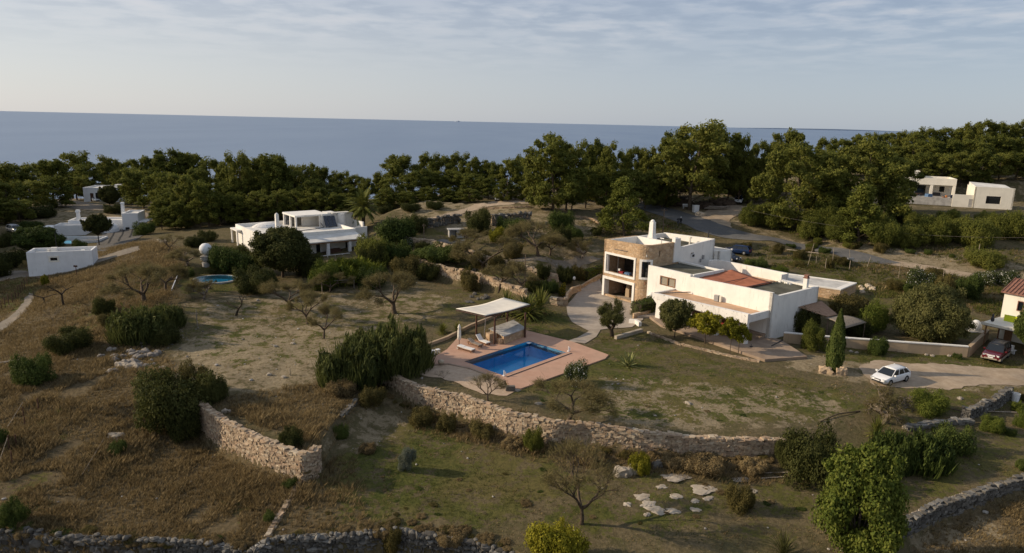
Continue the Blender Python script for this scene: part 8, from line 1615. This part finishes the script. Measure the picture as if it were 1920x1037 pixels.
# motorcycle by the pine wood
q = G(1227, 385); MC = thing('motorcycle', 'small parked motorcycle at the road end under the pines', 'motorcycle', tuple(q), .9)
for x in (-.65, .65):
    m = MB(); K = 16; V = [(x + r * math.cos(2 * math.pi * k / K), yy, .31 + r * math.sin(2 * math.pi * k / K)) for r, yy in ((.31, -.05), (.31, .05), (.2, .05), (.2, -.05)) for k in range(K)]; m.add(V, [(a * K + k, a * K + (k + 1) % K, ((a + 1) % 4) * K + (k + 1) % K, ((a + 1) % 4) * K + k) for a in range(4) for k in range(K)]); m.build('wheel', 'tyre', MC, True)
m = MB(); m.tube((-.65, 0, .31), (-.1, 0, .5), .05); m.tube((-.1, 0, .45), (.35, 0, .8), .06); m.tube((.65, 0, .31), (.38, 0, .95), .04); m.box((0, 0, .42), (.45, .28, .32), 0, .8); m.build('frame', 'dark_metal', MC); m = MB(); m.box((.12, 0, .78), (.5, .28, .22), 0, .7); m.build('tank', 'car_silver', MC); m = MB(); m.box((-.4, 0, .76), (.6, .26, .12), 0, .85); m.build('saddle', 'car_black', MC); m = MB(); m.tube((.36, -.36, 1.0), (.36, .36, 1.0), .025); m.build('handlebar', 'dark_metal', MC); m = MB(); m.lathe([(.02, 0), (.1, .03), (.1, .14), (.02, .16)], (.5, 0, .8), 10); m.build('headlight', 'lamp_glass', MC)
# red folded parasol and things at the junction
q = G(1248, 388); RP = thing('parasol', 'tall red folded parasol standing at the road junction', 'parasol', tuple(q)); m = MB(); m.tube((0, 0, 0), (0, 0, 3.7), .05); m.build('pole', 'wood_dark', RP); m = MB(); m.lathe([(.30, .7), (.42, .8), (.36, 1.6), (.26, 2.6), (.12, 3.4), (.02, 3.6)], (0, 0, 0), 12, 1, .7); m.build('canopy', 'red_cloth', RP, True)
q = G(1304, 398); m = MB(); m.box((0, 0, .75), (1.1, 1.0, 1.5), .2, 1.05); m.box((0, 0, 1.54), (1.25, 1.15, .1), .2); small(m, 'waste_bin', 'cool_plaster', 'white upright bin at the road junction', 'bin', tuple(q))
q = G(1288, 391); BN = thing('bench', 'low white bench left of the upright bin', 'bench', tuple(q), .05)
m = MB(); m.box((0, 0, .5), (2.0, .45, .1)); m.build('seat', 'white_metal', BN); m = MB(); m.box((0, .22, .85), (2.0, .08, .4)); m.build('backrest', 'white_metal', BN)
for x in (-.85, .85): m = MB(); m.box((x, 0, .22), (.1, .4, .45)); m.build('leg', 'white_metal', BN)
rk = random.Random(8)
def boulder(label, u, v, sx, sy, sz, mat='pale_stone', name='boulder', cat='boulder', group=None, boxy=.35):
    p = G(u, v); m = MB(); b_ = bmesh.new(); bmesh.ops.create_icosphere(b_, subdivisions=3, radius=1.0)
    s1, s2 = rk.uniform(0, 9), rk.uniform(0, 9)
    for vv in b_.verts:
        x, y, z = vv.co; k = 1 + .20 * math.sin(3 * x + s1) * math.cos(3 * y + s2) + .13 * math.sin(5 * y + s1 + 4 * x) + .10 * math.sin(9 * y - 7 * x + s2) + .06 * math.sin(14 * x + s1) * math.sin(11 * y); mx = max(abs(x), abs(y), abs(z)); k *= (1 - boxy) + boxy * .85 / mx; vv.co = (x * k * sx, y * k * sy, max(z, -.5) * k * sz)
    me = bpy.data.meshes.new(name); b_.to_mesh(me); b_.free(); o = link(name, me, mat); o.location = (p[0], p[1], p[2] + sz * .2); o.rotation_euler = (0, 0, rk.uniform(-.6, .6)); o['kind'] = 'thing'; return tag(o, label, cat, group)
boulder('long pale boulder left of the small yellow shrub', 1166, 889, .75, .5, .55); boulder('rounded pale boulder touching the yellow shrub', 1190, 884, .65, .45, .5); boulder('grey boulder right of the small yellow shrub', 1233, 874, .55, .4, .4, 'grey_stone'); boulder('flat white boulder lying in the brown grass at the left', 216, 819, .8, .5, .3); boulder('small pale stone above the left terrace wall', 424, 773, .4, .3, .25); boulder('square tan block left of the cypress foot', 1547, 699, .7, .5, .55, 'tan_render', boxy=.8); boulder('square tan block right of the cypress foot', 1577, 702, .6, .45, .6, 'tan_render', boxy=.8); boulder('brown block behind the cypress foot', 1563, 690, .9, .6, .4, 'tan_render', boxy=.8)
boulder('ochre boulder beside the earth mound at the junction', 1288, 382, 1.6, 1.0, 1.0, 'field_stone'); boulder('pale boulder at the corner of the lay-by', 1313, 405, 1.2, .8, .8, 'field_stone'); boulder('dark boulder at the wood edge by the junction', 1282, 376, .9, .8, .9, 'shade_stone'); boulder('white boulder at the top of the dry hill', 305, 454, 1.4, .7, .5)
for u, v, w_, lab in ((1275, 384, 3.2, 'dark earth mound left of the bin'), (1352, 384, 3.0, 'dark round earth mound beside the white and blue van'), (1320, 390, 2.2, 'brown heap of brushwood behind the bin')): boulder(lab, u, v, w_, w_ * .7, 1.3, 'earth_heap', 'earth_mound', 'mound', None, .0)
q = G(1336, 393); m = MB(); [m.tube((-2 + .1 * k, -.8 + .25 * (k % 5), .3 + .22 * (k // 5)), (2 + .15 * k, -.7 + .27 * (k % 5), .35 + .22 * (k // 5)), .14, .12, 6) for k in range(14)]; small(m, 'log_pile', 'wood_grey', 'pile of grey logs beside the lay-by', 'log pile', tuple(q), -.1)
OUT = 'pale rock outcrops in the foreground field'
for u, v, a_, b2, lab in ((1270, 893, 1.0, .55, 'largest flat pale rock sheet behind the leafless tree'), (1320, 916, .85, .6, 'second largest flat rock sheet, right of the largest'), (1388, 899, .55, .3, 'flat rock patch nearest the two planks'), (1205, 932, .5, .35, 'upper rock of the pale chain near the leafless tree'), (1215, 945, .45, .3, 'middle rock of the pale chain near the leafless tree'), (1232, 957, .6, .35, 'lower rock of the pale chain near the leafless tree'), (1176, 946, .24, .22, 'round white rock right of the leafless trunk'), (1262, 959, .4, .25, 'pale rock at the lower middle of the outcrop'), (1304, 956, .32, .2, 'small pale rock at the lower right of the outcrop'), (1303, 940, .26, .22, 'upright pale rock below the second rock sheet'), (1328, 935, .35, .2, 'thin pale rock below the second rock sheet'), (1240, 913, .35, .2, 'thin pale rock left of the largest sheet'), (1213, 966, .2, .15, 'smallest white rock at the bottom of the chain'), (1268, 931, .36, .26, 'grey-white rock in the middle of the outcrop'), (1410, 920, .3, .22, 'pale stone lump left of the dark bush')):
    a_ *= 1.3; b2 *= 1.35; boulder(lab, u, v, a_, b2, .07 if a_ > .3 else .13, 'pale_rock_sheet' if a_ > .3 else 'pale_stone', 'rock_outcrop', 'rock', OUT, .0)
for i in range(34):
    u, v = rk.gauss(252, 24), rk.gauss(677, 11); s_ = rk.uniform(.16, .48)
    boulder('grey rounded stone heaped with others at the edge of the sandy ground', u, v, s_ * 1.25, s_ * .9, s_ * .75, 'pebble', 'stone', 'stone', 'heap of stones by the left reed thicket', .1)
boulder('largest white stone at the front of the stone heap', 252, 690, .75, .5, .45, 'pale_stone', 'stone', 'stone'); boulder('long white stone at the left front of the stone heap', 230, 688, .85, .45, .4, 'pale_stone', 'stone', 'stone'); boulder('flat white stone at the top of the stone heap below the thicket', 270, 642, .8, .5, .3, 'pale_stone', 'stone', 'stone')
for i in range(9): boulder('grey field stone in the small heap behind the pergola', 895 + rk.gauss(10, 9), 559 + rk.gauss(0, 3), rk.uniform(.25, .45), .3, .25, 'grey_stone', 'stone', 'stone', 'stones behind the pergola', .3)
boulder('flat grey stone on the sand left of the pergola', 880, 567, .6, .5, .2, 'grey_stone', 'stone', 'stone')
for i in range(8): boulder('tan stone in the heap right of the cistern', 1618 + rk.gauss(6, 7), 541 + rk.gauss(0, 3), rk.uniform(.3, .5), .35, .3, 'field_stone', 'stone', 'stone', 'stones beside the cistern', .3)
for i, (u, v) in enumerate([(1596, 660), (1606, 662), (1737, 666), (1748, 668), (1780, 668), (1800, 671), (1735, 756)]): boulder('small pale stone at the foot of the tan garden wall', u, v, .22, .18, .16, 'pale_stone', 'stone', 'stone', 'stones along the tan wall', .2)
for u, v, lab in ((505, 703, 'small white stone on the sand near the short stake'), (533, 708, 'white stone chip beside the short stake'), (550, 645, 'white stone under the crooked almond tree'), (516, 650, 'small pale stone left of the crooked almond tree'), (1770, 763, 'flat tan stone in the grass left of the wall stub'), (1800, 748, 'tan block on the verge of the gravel drive'), (1695, 760, 'white stone in the broom by the drive'), (1290, 757, 'pale stone on the bare patch of the lawn'), (1010, 758, 'pale stone by the half-bare tree'), (970, 733, 'flat white slab at the tip of the deck')): boulder(lab, u, v, .3, .24, .16, 'pale_stone', 'stone', 'stone', None, .3)
# planks, logs and fallen branches
def bar(label, a, b, r0, mat, name, cat, lift=.1, mid=None):
    A, B = G(*a), G(*b); pts = [np.zeros(3)] + ([G(*mid) - A + np.array([0, 0, .15])] if mid else []) + [B - A]; m = MB(); m.path([p + np.array([0, 0, lift]) for p in pts], r0, 6); return small(m, name, mat, label, cat, tuple(A))
bar('long thin plank lying left of the big dark bush', (1411, 889), (1478, 888), .05, 'dead_wood', 'plank', 'plank'); bar('shorter plank lying below the long thin one', (1427, 899), (1470, 896), .05, 'dead_wood', 'plank', 'plank'); bar('bleached log in the grass at the left edge', (0, 682), (36, 677), .10, 'dead_wood', 'log', 'log'); bar('reddish fallen bough above the big dark bush', (1537, 792), (1612, 772), .055, 'bark', 'fallen_branch', 'branch', .05, (1570, 780)); bar('thin curved fallen branch beside the wall stub', (1770, 766), (1824, 808), .06, 'bark', 'fallen_branch', 'branch', .1, (1800, 775)); bar('pale pole lying right of the wall stub', (1850, 773), (1906, 775), .05, 'dead_wood', 'pole', 'pole'); bar('dark straight gutter on the terrace by the house corner', (1446, 654), (1472, 640), .05, 'dark_metal', 'gutter', 'gutter', .35)
bar('pale board across the weeds by the road', (1475, 470), (1535, 477), .10, 'dead_wood', 'plank', 'plank', .2)
bar('thin cable lying across the brown grass', (155, 895), (195, 828), .02, 'dead_wood', 'cable', 'cable', .25)
q = G(1903, 752); m = MB(); m.lathe([(.30, 0), (.36, .8), (.33, .8), (.28, .1)], (0, 0, 0), 16); small(m, 'bucket', 'white_metal', 'white bucket standing behind the grey wall stub', 'bucket', tuple(q))
# things on the porch terrace
p = hw(-3.6, -2.2); small(MB().box((0, 0, .3), (1.6, .7, .5), .2, .9, .04), 'crate', 'metal_grey', 'low grey bench box on the porch floor behind the lemon trees', 'box', (p[0], p[1], .43), AH)
p = hw(-4.9, -2.0); m = MB(); m.box((0, 0, .75), (1.0, .5, .5), .1, .8, .03); small(m, 'cushion', 'red_cloth', 'red cushion on the porch seen between the lemon trees', 'cushion', (p[0], p[1], .43), AH)
p = hw(-.2, -5.9); m = MB(); m.tube((0, 0, 0), (0, 0, .35), .03); m.box((0, 0, .06), (.3, .2, .1)); small(m, 'tap', 'dark_metal', 'small dark tap standing on the terrace corner', 'tap', (p[0] + 1.6, p[1], .43))
q = G(1078, 519); GLmp = thing('garden_lamp', 'white globe garden lamp by the cactus bed', 'lamp', tuple(G(1076, 540))); m = MB(); m.tube((0, 0, 0), (0, 0, 1.3), .04); m.build('post', 'dark_metal', GLmp); m = MB(); m.lathe([(.05, 0), (.17, .08), (.2, .3), (.12, .5), (.03, .52)], (0, 0, 1.3), 12); m.build('globe', 'white_metal', GLmp)
q = G(1026, 545)
def cactus(label, u, vb, h, arms):
    p = G(u, vb); m = MB(); r_ = random.Random(u); m.tube((0, 0, -.1), (0, 0, h), .13, .11, 8)
    for k in range(arms): a = r_.uniform(0, 6.28); z = r_.uniform(.2, .6) * h; e = np.array([math.cos(a) * .35, math.sin(a) * .35, z + .1]); m.tube((0, 0, z), e, .09, .09, 7); m.tube(e, e + [0, 0, h * r_.uniform(.3, .55)], .09, .08, 7)
    return small(m, 'cactus', 'mid_leaf', label, 'cactus', tuple(p))
cactus('tall columnar cactus in the garden bed left of the driveway', 1018, 560, 2.6, 6); cactus('branched cactus near the yellow flowers', 1030, 556, 2.2, 5); cactus('small columnar cactus at the rubble edge', 1010, 562, 1.5, 3)
# person by the roadside: one continuous body, clothes as parts
def person(label, p, rz, hgt=1.72):
    T = thing('person', label, 'person', tuple(p), rz); k = hgt / 1.75
    J = [(0, 0, .95), (0, 0, 1.2), (0, 0, 1.42), (0, 0, 1.52), (0, .02, 1.66), (-.1, 0, .9), (-.11, .02, .48), (-.11, -.02, .06), (-.11, .14, .03), (.1, 0, .9), (.12, .1, .5), (.13, .05, .06), (.13, .2, .03), (-.19, 0, 1.40), (-.24, -.02, 1.14), (-.22, .12, .92), (-.22, .18, .84), (.19, 0, 1.40), (.25, .02, 1.14), (.22, .18, .98), (.22, .25, .92)]
    E = [(0, 1), (1, 2), (2, 3), (3, 4), (0, 5), (5, 6), (6, 7), (7, 8), (0, 9), (9, 10), (10, 11), (11, 12), (2, 13), (13, 14), (14, 15), (15, 16), (2, 17), (17, 18), (18, 19), (19, 20)]
    R = [.15, .15, .15, .06, .10, .09, .06, .045, .04, .09, .06, .045, .04, .06, .045, .035, .035, .06, .045, .035, .035]
    me = bpy.data.meshes.new('body'); me.from_pydata([(x * k, y * k, z * k) for x, y, z in J], E, []); o = link('body', me, 'black_cloth', T); o.modifiers.new('skin', 'SKIN'); me.skin_vertices[0].data[0].use_root = True
    for s_, r in zip(me.skin_vertices[0].data, R): s_.radius = (r * k, r * k)
    o.modifiers.new('sub', 'SUBSURF').levels = 1
    m = MB(); m.lathe([(.02, -.125), (.08, -.09), (.10, 0), (.09, .08), (.02, .125)], (0, .03, 1.67), 12, .9, 1.05); m.build('face', 'skin', T, True); m = MB(); m.lathe([(.112, .0), (.115, .05), (.09, .11), (.02, .14)], (0, .02, 1.68), 12); m.box((0, .15, 1.70), (.16, .14, .02)); m.build('cap', 'white_metal', T)
    return T
person('person in dark clothes and a white cap standing at the roadside behind the villa', G(1276, 423), 2.4)
q = G(1271, 425); m = MB(); m.tube((0, 0, 0), (0, 0, 1.7), .09); m.box((.0, 0, 1.5), (.7, .12, .35)); m.box((.05, .1, .9), (.35, .3, .5)); small(m, 'meter_post', 'dark_metal', 'dark post with a box beside the person at the roadside', 'post', tuple(q), .4)
q = G(1252, 431); m = MB(); m.tube((0, 0, -.2), (0, 0, 1.0), .06); small(m, 'post', 'wood_dark', 'short dark stake on the bare bank behind the villa wing', 'post', tuple(q))
# low scrub and field plants breaking up the wall feet and the open ground
rk2 = random.Random(77)
for k in range(60):
    t = rk2.random(); u = 720 + t * 720; v = np.interp(u, [720, 856, 933, 1025, 1131, 1260, 1451], [735, 790, 816, 832, 843, 849, 858]) + rk2.uniform(0, 12); p = G(u, v); s_ = rk2.uniform(.25, .6)
    grow(rk2.choice(('dry_brush', 'scrub_bush0', 'scrub_bush2', 'dry_brush')), 'weed_clump', 'small dry weed clump at the foot of the long retaining wall', 'weed', p, (s_, s_, s_ * rk2.uniform(.5, .9)), None, 'weeds at the wall foot')
for k in range(46):
    u = rk2.uniform(490, 960); v = np.interp(u, [479, 663, 747, 861, 960], [1024, 1000, 992, 1006, 1036]) - rk2.uniform(2, 16); p = G(u, v); s_ = rk2.uniform(.25, .55)
    grow(rk2.choice(('dry_brush', 'scrub_bush1', 'dry_brush')), 'weed_clump', 'dry tuft growing along the top of the dark bottom wall', 'weed', p, (s_, s_, s_ * rk2.uniform(.5, .9)), None, 'weeds on the bottom wall')
for k in range(40):
    u = rk2.uniform(-10, 470); v = np.interp(u, [0, 140, 300, 470], [990, 1003, 1009, 1026]) + rk2.uniform(-10, 14); p = G(u, v); s_ = rk2.uniform(.3, .75)
    grow(rk2.choice(('dry_brush', 'scrub_bush1', 'mid_bush1', 'dry_brush')), 'weed_clump', 'weed clump half covering the rocky bottom left ledge', 'weed', p, (s_, s_, s_ * rk2.uniform(.5, .9)), None, 'weeds on the bottom left ledge')
for k in range(50):
    u, v = rk2.uniform(560, 1560), rk2.uniform(870, 985); p = G(u, v); s_ = rk2.uniform(.18, .42)
    grow(rk2.choice(('dry_brush', 'scrub_bush0', 'mid_bush2', 'dry_brush')), 'weed_clump', 'low weed tuft scattered on the foreground field', 'weed', p, (s_, s_, s_ * .6), None, 'weed tufts on the foreground field')
for k in range(34):
    u, v = rk2.uniform(1000, 1600), rk2.uniform(690, 800); p = G(u, v); s_ = rk2.uniform(.15, .4)
    if poly_sd(TERR, np.array([p[0]]), np.array([p[1]]))[0] > .6 and poly_sd(deck_poly, np.array([p[0]]), np.array([p[1]]))[0] > .6: grow(rk2.choice(('mid_bush0', 'mid_bush2', 'dry_brush')), 'weed_clump', 'low green tuft scattered on the lawn before the villa', 'weed', p, (s_, s_, s_ * .3), None, 'tufts on the lawn')
# far rock and coastline on the horizon
d = ray(858, 227.5); t = 52000; p = CAM + d * t; m = MB(); rr_ = random.Random(2)
rock(m, (0, 0, 0), (190, 120, 130), 0, rr_, .1); rock(m, (-160, 0, -10), (150, 90, 70), 0, rr_, .1); o = small(m, 'rock_islet', 'far_coast', 'tiny dark rock islet on the sea horizon', 'islet', (p[0], p[1], -60)); o['kind'] = 'structure'
m = MB(); x0, y0 = 18000, 60000; pr_ = [(0, 0), (1500, 40), (3200, 70), (4200, 90), (5200, 80), (7000, 95), (9000, 105), (12000, 80), (16000, 0)]
m.add([(x, 0, z) for x, z in pr_] + [(x, 900, z) for x, z in pr_] , [tuple(range(8, -1, -1)), tuple(range(9, 18))] + [(i, i + 1, i + 10, i + 9) for i in range(8)]); o = m.build('distant_coast', 'far_coast', None); o.location = (x0, y0, -62); o['kind'] = 'structure'
# loose stones and chips on the fields: uncountable
def chips(n, x0, x1, y0, y1, dens, seed, name, mat):
    P3 = scatter(n, x0, x1, y0, y1, dens, seed); r = random.Random(seed); m = MB()
    for q in P3: s_ = r.uniform(.03, .12) * (1 + r.random() ** 6 * 1.5); rock(m, (q[0], q[1], q[2] + s_ * .25), (s_, s_ * .8, s_ * .55), r.uniform(0, 3), r, .3)
    o = m.build(name, mat, None, weld=False); o['kind'] = 'stuff'
chips(3000, -50, 60, 38, 115, lambda X, Y, z: .10 + .5 * z[:, 1] + .15 * z[:, 2] * 0, 51, 'loose_stones', 'pebble')
chips(900, -48, -30, 66, 84, lambda X, Y, z: np.exp(-((X + 39.5) ** 2 + (Y - 75.0) ** 2 * .6) / 10) * 1.0, 52, 'gravel_bank', 'grey_stone')
